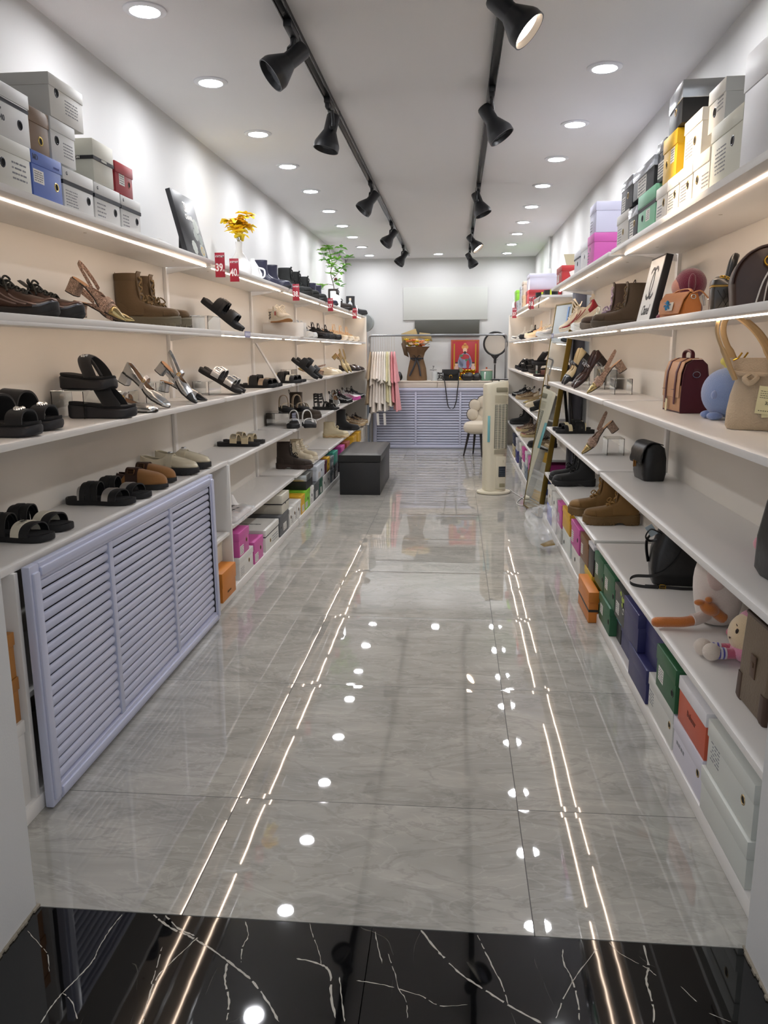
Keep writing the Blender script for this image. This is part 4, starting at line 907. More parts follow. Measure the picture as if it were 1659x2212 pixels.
sl = slide('#1b1b1d', [(.60, .70, .045, '#e3d5ae', 0, .05), (.70, .80, .040, '#17171a', 0, .05), (.22, .31, .056, '#e3d5ae', 0, -.05)], ruffle=(.32, .46, .068, '#141416'), sol='#19191b')
pair(sl, 'slide_sandal', 'black slide with cream straps on the right wall, nearer one', 'black slide with cream straps on the right wall, farther one', .945, 5.46, 5.62, S2, 'R')
put(rose(), 'slingback_heel', 'rose gold sequin slingback tipped on acrylic, lower shelf of right wall', 0, 4.32, S2, 'R', pitch=.66, L=.235, toe=.69)
riser((.86, 4.36, S2), .13, .092, .09, 'clear acrylic riser under the lower rose gold slingback')
pair(boot('#191a1b', '#1c1d1f', shaft=.145, L=.28, chunk=.040, lace='#151516', heelblock=True, tab_=False), 'lace_up_boot',
     'black suede lace up boot with chunky heel, nearer one, right wall', 'black suede lace up boot, farther one, right wall', .94, 5.32, 5.50, S1, 'R', dx=.0)
pair(boot('#7d5c2c', '#6f552f', shaft=.170, L=.285, chunk=.048, lace='#94713a', heelblock=True, tab_=False, suede=True), 'lace_up_boot',
     'tan nubuck lace up boot on thick lugged sole, nearer one', 'tan nubuck lace up boot, farther one, overhanging the shelf edge', .965, 4.13, 4.36, S1, 'R', dx=-.045)
# far right units, small in the picture
o = dup(sil); put(o, 'sneaker', 'silver sneaker standing nearest the mirror on the far right shelves', .95, 7.0, S4, 'R')
o = dup(wh); put(o, 'sneaker', 'cream sneaker turned to the room beside the silver one, far right', .90, 7.55, S4, 'R', yaw=.9)
o = dup(cre); put(o, 'sneaker', 'cream lace sneaker in the middle of the far right eye level board', .95, 8.15, S4, 'R')
o = dup(blk); put(o, 'sneaker', 'black chunky sneaker on the far right eye level board', .95, 8.75, S4, 'R')
wb = sneaker('#e9e7e2', '#26262a', '#e8e6df', '#efece4', L=.265, wild=1.6)
put(wb, 'sneaker', 'white and black sneaker with loose laces, far right eye level board', .95, 9.2, S4, 'R')
put(dup(wb), 'sneaker', 'white and black sneaker hanging over the edge by the ring light', .93, 9.85, S4, 'R')
o = dup(th_); put(o, 'platform_sandal', 'black padded sandal raised on white block, far right middle board', .93, 7.35, S3 + .09, 'R')
riser((.83, 7.35, S3), .16, .09, .2, 'clear acrylic riser on the far right middle board')
bf = slide('#3a2a26', [(.40, .56, .05, '#8a5f54', 0, .03), (.62, .76, .044, '#6d463d', 0, 0)], sol='#2a1f1c')
put(bf, 'slide_sandal', 'rosy brown slide below the raised black sandal, far right', .93, 7.0, S3, 'R')
for y, lab, src in ((7.95, 'black padded sandal in the middle of the far right middle board', th_), (8.6, 'black ruffled slide on the far right middle board', velvet()), (9.15, 'black platform sandal next to last on the far right middle board', pf), (9.75, 'black platform sandal last on the far right middle board', th_)):
    o = dup(src) if 'label' in src.keys() else src
    o.rotation_euler = (0, 0, 0); put(o, 'sandal', lab, .95, y, S3, 'R', yaw=.15)
o = slide('#17171a', [(.42, .80, .056, '#17171a', 0, 0)], sol='#19191b', th=.034); put(o, 'slide_sandal', 'black thick slide with silver letters tipped up near the mirror', 0, 7.35, S2, 'R', pitch=.35, toe=.69)
bm = bmesh.new(); text_bm(bm, 'UGG', .018, frame4((.16, -.03, .082), (1, 0, 0), (0, .6, .8)), bold=.0008); obj('strap_lettering', bm, CHROME, o)
for y, lab, src in ((8.0, 'cream flat on the far right lower middle board', cf), (8.55, 'gold flat with cream trim beside the cream flat, far right', gs), (9.2, 'dark sneaker with red trim, far right lower middle board', sn), (9.8, 'black laced sneaker, far right lower middle board', bsn)):
    put(dup(src), 'shoe', lab, .95, y, S2, 'R', yaw=.1)
put(dup(db2), 'ankle_boot', 'black smooth ankle boot on the far right lowest board', .95, 7.45, S1, 'R')
o = sneaker('#6b5646', '#d8c7a8', '#c4b287', '#4a3a30', L=.265, wild=1.3, toecol='#b06a6a'); put(o, 'sneaker', 'brown and cream sneaker on the far right lowest board', .95, 8.35, S1, 'R')
put(dup(o), 'sneaker', 'brown sneaker behind the brown and cream one, far right lowest board', .95, 8.95, S1, 'R')
put(dup(kb), 'lace_up_boot', 'black boot at the very end of the far right lowest board', .95, 9.8, S1, 'R')
# ------------------------------------------------------------------ shoe boxes
def shoebox(lab, side, y0, y1, z0, h, col, lid=None, d=.285, face=None, lidh=.036, hole=None, ring='#2a2b33', print_=None, sticker=None, band=None, text=None, jit=0, metal=0, toptext=None, sidetext=None, group=None, bandtext=None, gloss=.45):
    """box with its short end to the aisle. hole, print_, sticker: position along the face, 0 = end nearest the entrance, 1 = far end"""
    s = 1 if side == 'L' else -1
    if face is None: face = -1.186 if side == 'L' else .692
    w = y1 - y0; t = thing('shoe_box', lab, 'box', (face - s * d / 2, (y0 + y1) / 2, z0), (0 if s > 0 else PI) + jit)
    t['group'] = group or 'shoe boxes on the shelves'
    if group is None: del t['group']
    P = lambda q: (q - .5) * w * s                                   # local y of a position along the face
    mb = M(col, gloss, 0, bump=('noise', 14, .12)); ml = M(lid or col, .2 if metal else gloss, metal, bump=('noise', 14, .12))
    bm = bmesh.new(); box3(bm, -d / 2 + .003, d / 2 - .003, -w / 2 + .003, w / 2 - .003, 0, h - .004, bev=.0012); obj('body', bm, mb, t)
    bm = bmesh.new(); box3(bm, -d / 2, d / 2, -w / 2, w / 2, h - lidh, h, bev=.0018); obj('lid', bm, ml, t)
    X = d / 2 - .003
    if hole is not None:
        q, zz = hole if isinstance(hole, tuple) else (hole, .42)
        bm = bmesh.new(); lathe(bm, [(.0085, 0), (.0095, .0012), (.012, .0014), (.0132, 0)], (X, P(q), h * zz), 18, axis='x'); obj('grommet', bm, M(ring, .25, .85), t)
        bm = bmesh.new(); lathe(bm, [(.0001, .0004), (.0088, .0004), (.0088, 0)], (X, P(q), h * zz), 16, axis='x', cap=True); obj('finger_hole', bm, M('#0c0c0d', .9), t)
    rnd = random.Random(int(y0 * 1000) + int(z0 * 77))
    def dashes(bm, q0, q1, za, zb, n, x):
        for k in range(n):
            z = zb - (zb - za) * (k + .5) / n; y = P(q0); hh = (zb - za) / n * .17; a = q0
            while a < q1 - .02:
                b = min(q1, a + rnd.uniform(.02, .07)); box3(bm, x, x + .0005, P(a), P(b), z - hh, z + hh); a = b + rnd.uniform(.008, .03)
    if sticker:
        q0, q1, za, zb = sticker
        bm = bmesh.new(); box3(bm, X, X + .0005, P(q0), P(q1), h * za, h * zb); obj('sticker', bm, M('#e9e6e0', .4), t)
        bm = bmesh.new(); dashes(bm, q0 + .03, q1 - .03, h * za + .003, h * zb - .003, 5, X + .0006); obj('print', bm, M('#6a6a70', .6), t)
    if print_:
        q0, q1, za, zb, n = print_
        bm = bmesh.new(); dashes(bm, q0, q1, h * za, h * zb, n, X + .0001); obj('print', bm, M('#85868c', .6), t)
    if band:
        bc, bz, bh = band; bm = bmesh.new()
        ov = .0008 if h * bz + bh > h - lidh else -.0022
        box3(bm, -d / 2 - ov * .5, d / 2 + ov - (.0 if ov > 0 else 0), -w / 2 - ov, w / 2 + ov, h * bz, h * bz + bh); obj('band', bm, M(bc, .5), t)
    yd = Vector((0, s if s > 0 else 1, 0))
    if text:
        for (tx, q, zz, size, col_, bold) in text:
            bm = bmesh.new(); xx = d / 2 + .0004 if zz > 1 - lidh / h else X + .0006
            if band and abs(zz - band[1] - .04) < .06: xx = d / 2 + .0012
            text_bm(bm, tx, size, frame4((xx, P(q), h * zz), (0, 1, 0), (0, 0, 1)), bold=bold); obj('lettering', bm, M(col_, .5), t)
    if sidetext:    # on the long side that faces the entrance
        for (tx, xx, zz, size, col_, bold) in sidetext:
            o_ = (-1 if s > 0 else 1); yy = o_ * (w / 2 + (.0012 if zz > 1 - lidh / h else -.0022)) 
            bm = bmesh.new(); text_bm(bm, tx, size, frame4((xx if s > 0 else -xx, yy, h * zz), (1 if s > 0 else -1, 0, 0), (0, 0, 1)), bold=bold); obj('lettering', bm, M(col_, .5), t)
    if toptext:
        for (tx, xx, size, col_) in toptext:
            bm = bmesh.new(); text_bm(bm, tx, size, frame4((xx, 0, h + .0005), (s, 0, 0), (0, s, 0)), bold=.001); obj('lettering', bm, M(col_, .5), t)
    return t
Z5 = S5 + .001
WB = '#dcdcda'; CB = '#d6d5cc'
shoebox('big off white shoe box with dark grommet, bottom left corner of the top shelf pile', 'L', 2.0, 2.243, Z5, .127, CB, hole=(.42, .48), print_=(.6, .92, .2, .62, 4))
shoebox('periwinkle blue shoe box with gold grommet on the left top shelf', 'L', 2.247, 2.420, Z5, .128, '#5b76c4', hole=(.80, .40), ring='#d8bd74', sticker=(.05, .38, .34, .62), text=[('MD', .12, .86, .020, '#2c3a66', .0006), ('FASHION', .80, .80, .008, '#41549a', .0002)])
bandbox = dict(col=WB, band=('#2a2c33', .60, .012), text=[('G', .12, .86, .014, '#4a4c54', .0004)])
shoebox('white shoe box with black band, first of three alike, right of the blue box', 'L', 2.425, 2.630, Z5, .121, hole=(.82, .40), print_=(.08, .45, .08, .50, 6), **bandbox)
shoebox('white shoe box with black band, middle of three alike on the left top shelf', 'L', 2.636, 2.838, Z5, .119, hole=(.80, .38), print_=(.10, .42, .10, .52, 4), **bandbox)
shoebox('white shoe box with black band, last of three alike, under the red box', 'L', 2.845, 3.022, Z5, .117, hole=(.80, .38), print_=(.10, .40, .10, .48, 4), **bandbox)
shoebox('white shoe box marked 40 with dark band, stacked at the left picture edge', 'L', 2.0, 2.258, Z5 + .128, .136, WB, hole=(.80, .36), band=('#33353d', .64, .010), text=[('18 40', .42, .34, .020, '#3b3c42', .0005), ('ABTF', .42, .50, .008, '#3b3c42', .0003)])
shoebox('brown cardboard shoe box with gold grommet on top of the blue box', 'L', 2.262, 2.376, Z5 + .129, .118, '#7d6248', face=-1.192, hole=(.55, .30), ring='#d0b25c', lidh=.040)
shoebox('white shoe box with print between brown box and large top box', 'L', 2.380, 2.535, Z5 + .130, .120, WB, face=-1.190, hole=(.25, .50), print_=(.50, .90, .18, .55, 5))
shoebox('large off white shoe box topmost of the left pile', 'L', 2.385, 2.60, Z5 + .251, .118, '#dad8d2', hole=(.22, .62), ring='#3a3c46', print_=(.45, .85, .22, .60, 5), d=.27, lidh=.034)
shoebox('beige shoe box lettered FASHION on a black band, left top shelf', 'L', 2.645, 2.802, Z5 + .1215, .132, '#d5d3c6', lidh=.062, band=('#26262a', .52, .011), sidetext=[('FASHION', .075, .56, .0105, '#e6e4da', .0004)], text=[('FASHION', .5, .56, .0095, '#e6e4da', .0003)])
shoebox('small dark red shoe box on the banded white box', 'L', 2.815, 2.968, Z5 + .1195, .104, '#a52a33', d=.20, hole=(.78, .42), ring='#c06a60', sticker=(.22, .52, .30, .72), lidh=.036)
bm = bmesh.new(); vs = [bm.verts.new(p) for p in ((-1.20, 3.06, Z5 + .001), (-1.17, 3.30, Z5 + .001), (-1.21, 3.34, Z5 + .012), (-1.26, 3.10, Z5 + .006), (-1.18, 3.18, Z5 + .014))]
for q in ((0, 1, 4), (1, 2, 4), (2, 3, 4), (3, 0, 4)): bm.faces.new([vs[i] for i in q])
tag(obj('paper_scrap', bm, M('#f2f2f2', .6), None, solid=.001), 'white crumpled paper scrap between the boxes and the black picture', 'paper')
# right top shelf
shoebox('very large pale shoe box at the right picture edge, top shelf', 'R', 1.78, 2.146, Z5, .262, '#cfcfd2', lidh=.085, d=.30, face=.688)
shoebox('pale green yellow stained shoe box with dark grommet, right top shelf', 'R', 2.150, 2.398, Z5, .162, '#d3d4c6', hole=(.30, .56), ring='#4a4d58', print_=(.50, .84, .18, .62, 7), lidh=.040)
shoebox('white shoe box on the top row behind the pale green one', 'R', 2.330, 2.475, Z5 + .163, .112, '#dadad6', face=.70, hole=(.62, .42), print_=(.15, .5, .35, .7, 4), ring='#33353f')
wr = dict(col='#dedad2', ring='#b79a58')
shoebox('white shoe box with print and open corner beside the pale green box', 'R', 2.402, 2.560, Z5, .120, hole=(.72, .45), print_=(.05, .45, .15, .5, 4), **wr)
shoebox('white shoe box with gold grommet, second in the bottom row', 'R', 2.564, 2.706, Z5, .119, hole=(.35, .5), print_=(.45, .9, .15, .6, 6), **wr)
shoebox('white shoe box under the yellow one, warmly lit', 'R', 2.710, 2.850, Z5, .118, hole=(.35, .5), print_=(.45, .9, .15, .6, 6), **wr)
shoebox('white shoe box next to the mint box, brightly lit by the spotlight', 'R', 2.854, 2.998, Z5, .116, hole=(.3, .5), print_=(.45, .9, .15, .5, 4), **wr)
shoebox('white shoe box with gold grommet beside the yellow box, middle row', 'R', 2.500, 2.680, Z5 + .1205, .128, hole=(.38, .42), print_=(.50, .92, .12, .55, 6), **wr)
shoebox('bright yellow shoe box on the right top shelf', 'R', 2.762, 2.935, Z5 + .1185, .142, '#e0b414', hole=(.72, .40), ring='#cfa93a', sticker=(.18, .45, .34, .66), lidh=.046)
shoebox('black shoe box with silver lid topmost on the right wall', 'R', 2.70, 2.905, Z5 + .262, .122, '#17181b', '#c5c9cd', metal=.85, hole=(.5, .45), ring='#b79a58', lidh=.052, d=.29, jit=-.06)
shoebox('mint green shoe box with dark band on the right top shelf', 'R', 3.010, 3.285, Z5, .142, '#7fbf9c', hole=(.72, .38), band=('#26262a', .56, .014), sticker=(.30, .52, .24, .52), lidh=.046)
shoebox('dark shoe box with silver lid, low between mint box and grey box', 'R', 3.292, 3.452, Z5, .120, '#3a3a40', '#a9abb2', metal=.6, hole=(.35, .48), ring='#b79a58', sticker=(.45, .85, .1, .6))
shoebox('pale grey shoe box with gold grommet at the shelf end', 'R', 3.458, 3.690, Z5, .132, '#c9c5be', hole=(.45, .42), ring='#b79a58', print_=(.6, .92, .1, .6, 6))
shoebox('dark shoe box with clear silver lid and large label, upper row', 'R', 3.06, 3.40, Z5 + .143, .105, '#1f2024', '#b9bdc4', metal=.7, sticker=(.35, .75, .02, .62))
shoebox('dark shoe box with silver lid standing on the grey box', 'R', 3.410, 3.630, Z5 + .133, .122, '#26272b', '#9c9ea4', metal=.7, hole=(.4, .45), ring='#b79a58', sticker=(.62, .9, .05, .5))
shoebox('small black shoe box with grey lid just behind the yellow one', 'R', 2.938, 3.050, Z5 + .1435, .132, '#232327', '#8e9096', metal=.3, sticker=(.2, .9, .1, .5), face=.70)
shoebox('lilac white shoe box on top of the pink one', 'R', 4.25, 4.445, Z5 + .150, .148, '#cfcfe4', sticker=None, print_=(.6, .9, .1, .5, 4), d=.28, lidh=.044)
shoebox('hot pink shoe box on the right top shelf', 'R', 4.25, 4.455, Z5, .149, '#cf5fb0', hole=(.65, .55), ring='#d8b8c8', print_=(.75, .97, .1, .5, 4), d=.29, lidh=.044, face=.688)
shoebox('white shoe box just behind the pink one, top shelf', 'R', 4.470, 4.725, Z5, .136, '#e4e4e8', hole=(.45, .5), ring='#b9bac4')
shoebox('white shoe box with dark band behind, second after the pink', 'R', 4.735, 4.960, Z5, .124, '#e0e1e8', hole=(.45, .45), band=('#2c3140', .66, .008))
rb = shoebox('red shoe box with raised lid flap, far end of second top shelf', 'R', 5.52, 5.80, Z5, .118, '#b02a2c', hole=(.35, .55), ring='#e6dcd8', sticker=(.60, .85, .2, .6))
bm = bmesh.new(); bx(bm, (-.02, 0, .150), (.24, .27, .004), rot=Euler((-.5, 0, 0))); obj('raised_flap', bm, M('#8f8468', .7), rb)
bm = bmesh.new(); bx(bm, (.06, .142, .055), (.05, .002, .06), rot=Euler((0, .35, 0))); obj('side_label', bm, M('#e8dcd8', .5), rb)
shoebox('large pale lilac shoe box on red boxes, far right top shelf', 'R', 7.9, 8.2, Z5 + .131, .150, '#cfcfe2', d=.30, lidh=.038, face=.69)
shoebox('dark red shoe box under the pale lilac box, far right', 'R', 7.88, 8.22, Z5, .130, '#9c2a30', d=.31, face=.685)
shoebox('peach white shoe box upper of a stack, far right top shelf', 'R', 8.62, 8.82, Z5 + .131, .140, '#ead9c8', hole=(.4, .5), d=.30)
shoebox('peach shoe box lower of a stack, far right top shelf', 'R', 8.62, 8.82, Z5, .130, '#e8c8a0', hole=(.4, .5), d=.30)
shoebox('pale grey shoe box with dark hole, second layer, far right end', 'R', 8.95, 9.15, Z5 + .121, .120, '#c9cbd0', hole=(.4, .5))
shoebox('pale grey shoe box with dark hole, bottom layer, far right end', 'R', 8.95, 9.15, Z5, .120, '#c9cbd0', hole=(.4, .5))
shoebox('grey white shoe box below the lime green one, far right end', 'R', 9.35, 9.6, Z5, .120, '#c3c6ca', hole=(.4, .5))
shoebox('dark red shoe box propping the lime box, far right end', 'R', 9.65, 9.9, Z5, .125, '#a02f33', d=.25)
shoebox('lime green shoe box topmost at the far right end', 'R', 9.60, 9.90, Z5 + .126, .125, '#8fd23c', d=.29)
# floor level, left
ZB = .047
ls = -1.1525
shoebox('bright orange shoe box beside the louvred panel', 'L', 3.62, 3.86, ZB, .150, '#c9791c', d=.25, face=-1.128, lidh=.075, text=[('FOLLOWUS', .5, .22, .012, '#5a3a12', .0004)], toptext=[('- - - -', 0, .04, '#5a3a12')])
shoebox('cream box inside the low cabinet above the orange one', 'L', 3.66, 3.885, ZB + .151, .125, '#d8d2c0', d=.2, face=-1.20)
shoebox('orange brown box in the cabinet gap by the left door jamb, upper', 'L', 1.69, 1.885, .416, .125, '#b0762f', d=.22, face=-1.162)
shoebox('orange brown box in the cabinet gap by the left door jamb, lower', 'L', 1.69, 1.885, .290, .125, '#a8702f', d=.22, face=-1.162)
shoebox('white box at the foot of the cabinet gap by the left door jamb', 'L', 1.68, 1.885, ZB, .242, '#dcdad6', d=.25, face=-1.158)
shoebox('white shoe box under the upper pink box, lowest left row', 'L', 4.02, 4.315, ZB, .122, '#d9d7d2', face=ls, hole=(.7, .5), ring='#b79a58', print_=(.1, .35, .1, .5, 5))
shoebox('magenta pink shoe box standing on the white box', 'L', 4.03, 4.24, ZB + .123, .135, '#c8549f', face=ls, hole=(.75, .5), ring='#8f6a3a', sticker=(.1, .45, .05, .42), toptext=[('OXO', 0, .05, '#4a2340')], lidh=.045)
shoebox('magenta pink shoe box standing on the base board', 'L', 4.34, 4.555, ZB, .132, '#c8549f', face=ls, hole=(.72, .5), ring='#8f6a3a', sticker=(.1, .45, .05, .42), toptext=[('OXO', 0, .05, '#4a2340')], lidh=.045)
shoebox('white shoe box with thin black line, lettered on its lid, floor row left', 'L', 4.62, 4.985, ZB, .138, '#d9d8d2', face=ls, hole=(.35, .35), ring='#b79a58', band=('#26262a', .66, .006), print_=(.5, .92, .15, .5, 3), toptext=[('interonax', 0, .036, '#4a4a4a')], d=.29)
shoebox('large dark grey shoe box in the left floor row', 'L', 5.02, 5.30, ZB, .140, '#55575a', face=ls, hole=(.15, .4), ring='#8a8c90', sticker=(.4, .75, .15, .5), d=.29)
shoebox('beige shoe box with black line lying over the grey one', 'L', 5.10, 5.33, ZB + .141, .128, '#cdc9ba', face=ls, band=('#26262a', .50, .007), hole=(.5, .5), d=.29, lidh=.058)
for k, (a, b, h, c, lab) in enumerate(((5.335, 5.455, .125, '#dcdbd6', 'white shoe box first of three narrow ones, left floor row'), (5.46, 5.60, .130, '#dddcd8', 'white shoe box second of three narrow ones, left floor row'), (5.605, 5.745, .128, '#dcdbd7', 'white shoe box third of three narrow ones, left floor row'))):
    shoebox(lab, 'L', a, b, ZB, h, c, face=ls, hole=(.4, .5), ring='#8f6a3a', print_=(.55, .9, .1, .5, 4))
shoebox('golden yellow shoe box in the left floor row', 'L', 5.75, 5.91, ZB, .140, '#d8a820', face=ls, sticker=(.3, .8, .1, .45))
shoebox('lime green shoe box with pale letters on its lid, left floor row', 'L', 5.915, 6.13, ZB, .150, '#7fc22e', face=ls, hole=(.6, .5), sticker=(.1, .5, .1, .4), toptext=[('WOWOW', 0, .04, '#dff0c0')])
shoebox('white shoe box between lime and charcoal boxes, left floor row', 'L', 6.135, 6.30, ZB, .138, '#dcdcd8', face=ls, hole=(.5, .5), sticker=(.1, .5, .1, .4))
shoebox('black shoe box with shiny silver lid on the white boxes', 'L', 5.98, 6.26, ZB + .151, .118, '#1d1e1f', '#b3b6b4', face=ls, metal=.8, lidh=.050, d=.29)
shoebox('charcoal grey shoe box in the left floor row', 'L', 6.305, 6.57, ZB, .140, '#54585a', face=ls, sticker=(.35, .7, .1, .45))
shoebox('dark green shoe box beside the charcoal one, left floor row', 'L', 6.575, 6.74, ZB, .138, '#2b5a48', face=ls, sticker=(.3, .7, .1, .45))
shoebox('white shoe box after the dark green one, left floor row', 'L', 6.75, 6.96, ZB, .132, '#dddddb', face=ls, hole=(.4, .5), sticker=(.55, .9, .1, .5))
shoebox('white shoe box behind the ottoman corner, left floor row', 'L', 6.97, 7.17, ZB, .134, '#dcdcdb', face=ls, hole=(.4, .5), sticker=(.55, .9, .1, .5))
shoebox('pale blue white shoe box in the upper left floor row', 'L', 6.45, 6.86, ZB + .141, .126, '#d3d9e2', face=ls, hole=(.6, .5), ring='#3a3c46', sticker=(.2, .5, .1, .5))
shoebox('dark plum patterned shoe box upper row, left', 'L', 6.87, 7.0, ZB + .136, .120, '#5a2c3c', face=ls)
shoebox('golden yellow shoe box upper row behind the plum one', 'L', 7.01, 7.16, ZB + .136, .125, '#d4a51e', face=ls, hole=(.5, .5))
shoebox('grey shoe box in the upper row near the ottoman', 'L', 7.225, 7.40, ZB + .122, .120, '#7c8488', face=ls, sticker=(.3, .7, .1, .5))
shoebox('grey blue shoe box in the lower row near the ottoman', 'L', 7.225, 7.40, ZB, .120, '#6c7680', face=ls, sticker=(.3, .7, .1, .5))
shoebox('teal green shoe box under the lowest board, left', 'L', 7.42, 7.66, ZB + .136, .125, '#3fa08c', face=ls)
shoebox('black shoe box below the teal one', 'L', 7.42, 7.66, ZB, .134, '#202226', face=ls, sticker=(.3, .7, .1, .5))
shoebox('magenta shoe box behind the teal one above the ottoman', 'L', 7.9, 8.15, ZB + .131, .125, '#c2459a', face=ls)
shoebox('dark shoe box carrying the magenta one', 'L', 7.9, 8.15, ZB, .130, '#3a3440', face=ls)
shoebox('rust red shoe box above the ottoman', 'L', 8.3, 8.55, ZB + .131, .120, '#9c4a34', face=ls)
shoebox('grey shoe box carrying the rust red one', 'L', 8.3, 8.55, ZB, .130, '#5b5d60', face=ls)
shoebox('yellow shoe box upper row near the far left end', 'L', 8.85, 9.15, ZB + .131, .125, '#cf9f22', face=ls)
shoebox('white shoe box carrying the far yellow one', 'L', 8.85, 9.15, ZB, .130, '#d8d8d4', face=ls)
shoebox('ochre yellow shoe box second in the far left upper row', 'L', 9.3, 9.6, ZB + .131, .125, '#d6a62c', face=ls)
shoebox('cream shoe box carrying the ochre one', 'L', 9.3, 9.6, ZB, .130, '#d0ccc0', face=ls)
shoebox('white shoe box last in the far left upper row', 'L', 9.8, 10.1, ZB + .131, .135, '#e2ddd2', face=ls)
shoebox('white shoe box last in the far left lower row', 'L', 9.8, 10.1, ZB, .130, '#dad8d4', face=ls)
# floor level, right
rs_ = .678
shoebox('large white shoe box at the very foot of the right shelves by the door jamb', 'R', 1.66, 2.005, ZB, .124, '#cdd0ca', face=.672, lidh=.045, d=.27)
shoebox('large white shoe box with gold ringed hole, upper one by the right door jamb', 'R', 1.665, 1.995, ZB + .125, .138, '#cfd2cc', face=rs_, hole=(.20, .45), ring='#b09a70', print_=(.72, .92, .25, .65, 6), lidh=.048, d=.27)
shoebox('lilac white shoe box with gold ringed hole under the botanical lid box', 'R', 2.015, 2.300, ZB, .126, '#d3d0dc', face=rs_, hole=(.14, .55), ring='#b09a70', print_=(.6, .9, .3, .8, 2), lidh=.044)
bo = shoebox('coral orange shoe box with white leafy printed lid', 'R', 2.015, 2.275, ZB + .127, .138, '#c4573a', '#e3e1e4', face=rs_, text=[('Bulunur', .5, .42, .026, '#7d3a2a', .0002)], lidh=.040)
bm = bmesh.new()
rn = random.Random(4)
for k in range(46):
    cx, cy = (-.05 + rn.gauss(0, .035), .03 + rn.gauss(0, .035)) if k < 28 else (rn.uniform(-.12, .1), -.08 + rn.gauss(0, .02)); a = rn.uniform(0, PI); l = rn.uniform(.012, .026)
    p = Vector((cx, cy, .1386)); dx = Vector((math.cos(a), math.sin(a), 0)) * l; dy = Vector((-math.sin(a), math.cos(a), 0)) * l * .22
    bm.faces.new([bm.verts.new(p + v) for v in (-dx, -dy, dx, dy)])
obj('leaf_print', bm, M('#6c7046', .6), bo, smooth=False)
bm = bmesh.new(); lathe(bm, [(.0001, 0), (.014, 0)], (-.075, -.06, .1387), 16, sx=1.7); obj('red_oval', bm, M('#a03a3c', .5), bo)
shoebox('white shoe box with gold ringed hole below the big green box', 'R', 2.310, 2.620, ZB, .128, '#d2d2cc', face=rs_, hole=(.13, .5), ring='#b09a70', print_=(.78, .96, .2, .6, 5), lidh=.042)
shoebox('dark green shoe box nearest the entrance', 'R', 2.290, 2.520, ZB + .129, .142, '#1f5a34', face=.672, hole=(.15, .38), ring='#23382a', sticker=(.62, .88, .22, .55), lidh=.050)
nv = '#28295e'
shoebox('navy blue shoe box lower row, nearest the entrance', 'R', 2.630, 2.915, ZB, .126, nv, face=.672, lidh=.052)
shoebox('navy blue shoe box lower row, second', 'R', 2.925, 3.190, ZB, .124, nv, face=.700, lidh=.052)
shoebox('navy blue shoe box upper row beside the green box', 'R', 2.535, 2.785, ZB + .127, .138, nv, face=.698, lidh=.052)
shoebox('navy blue shoe box upper row beside the camouflage box', 'R', 2.79, 3.035, ZB + .127, .146, nv, face=.672, lidh=.052)
cm_ = shoebox('dark shoe box with lime camouflage patches', 'R', 3.045, 3.240, ZB + .125, .142, '#3c403c', face=.676, hole=(.15, .45), ring='#c9ccc4', sticker=(.55, .85, .15, .5))
bm = bmesh.new()
for k in range(9):
    c = Vector((rn.uniform(-.12, .12), rn.uniform(-.08, .08), .1423)); n = 9
    bm.faces.new([bm.verts.new(c + Vector((math.cos(2 * PI * i / n) * rn.uniform(.012, .035), math.sin(2 * PI * i / n) * rn.uniform(.01, .022), 0))) for i in range(n)])
for k in range(4):
    c = Vector((.1426, rn.uniform(-.08, .08), rn.uniform(.07, .13))); n = 8
    bm.faces.new([bm.verts.new(c + Vector((0, math.cos(2 * PI * i / n) * rn.uniform(.006, .02), math.sin(2 * PI * i / n) * rn.uniform(.006, .016)))) for i in range(n)])
obj('lime_patches', bm, M('#9fb83a', .5), cm_, smooth=False)
shoebox('black shoe box with pale blue lid squeezed under the camouflage one', 'R', 3.20, 3.290, ZB, .122, '#2b2d30', '#5f93ad', face=.700)
shoebox('dark green shoe box lowest of three', 'R', 3.300, 3.555, ZB, .126, '#1f5a38', face=.672, hole=(.12, .45), ring='#23382a', sticker=(.65, .88, .3, .65))
shoebox('dark green shoe box upper row, nearer of two', 'R', 3.260, 3.505, ZB + .127, .145, '#205c3a', face=rs_, hole=(.12, .4), ring='#23382a', sticker=(.65, .88, .3, .65), lidh=.048)
shoebox('dark green shoe box upper row, farther of two by the orange box', 'R', 3.515, 3.745, ZB + .127, .145, '#1e5836', face=rs_, hole=(.12, .4), ring='#23382a', sticker=(.65, .88, .3, .65), lidh=.048)
ob = shoebox('orange folded carton with black strap leaning at the shelf foot', 'R', 3.60, 3.92, ZB - .03, .150, '#c9782a', face=.634, d=.05, band=('#2a2420', .35, .012), lidh=.05)
ob.location.z = .001
shoebox('yellow shoe box behind the orange carton', 'R', 3.80, 4.02, ZB, .126, '#c9a82e', face=rs_)
shoebox('black and white shoe box behind the upper green one', 'R', 3.78, 3.93, ZB + .127, .150, '#1c1c20', '#dcdce0', face=rs_, lidh=.02)
shoebox('brown cardboard shoe box beside the pink box, upper row right', 'R', 3.94, 4.19, ZB + .127, .135, '#7a5430', face=rs_, sticker=(.7, .92, .2, .6))
shoebox('magenta shoe box in the upper right row above the white one', 'R', 4.20, 4.50, ZB + .124, .142, '#c2509a', face=.672, hole=(.2, .5), sticker=(.72, .93, .15, .6), toptext=[('OXO', .02, .05, '#4a2340')])
shoebox('white shoe box under the magenta one, right floor row', 'R', 4.18, 4.48, ZB, .122, '#d8d6d0', face=rs_, hole=(.6, .5))
shoebox('small turquoise box between white boxes, right floor row', 'R', 4.49, 4.58, ZB + .05, .07, '#4fa898', face=.70, d=.2)
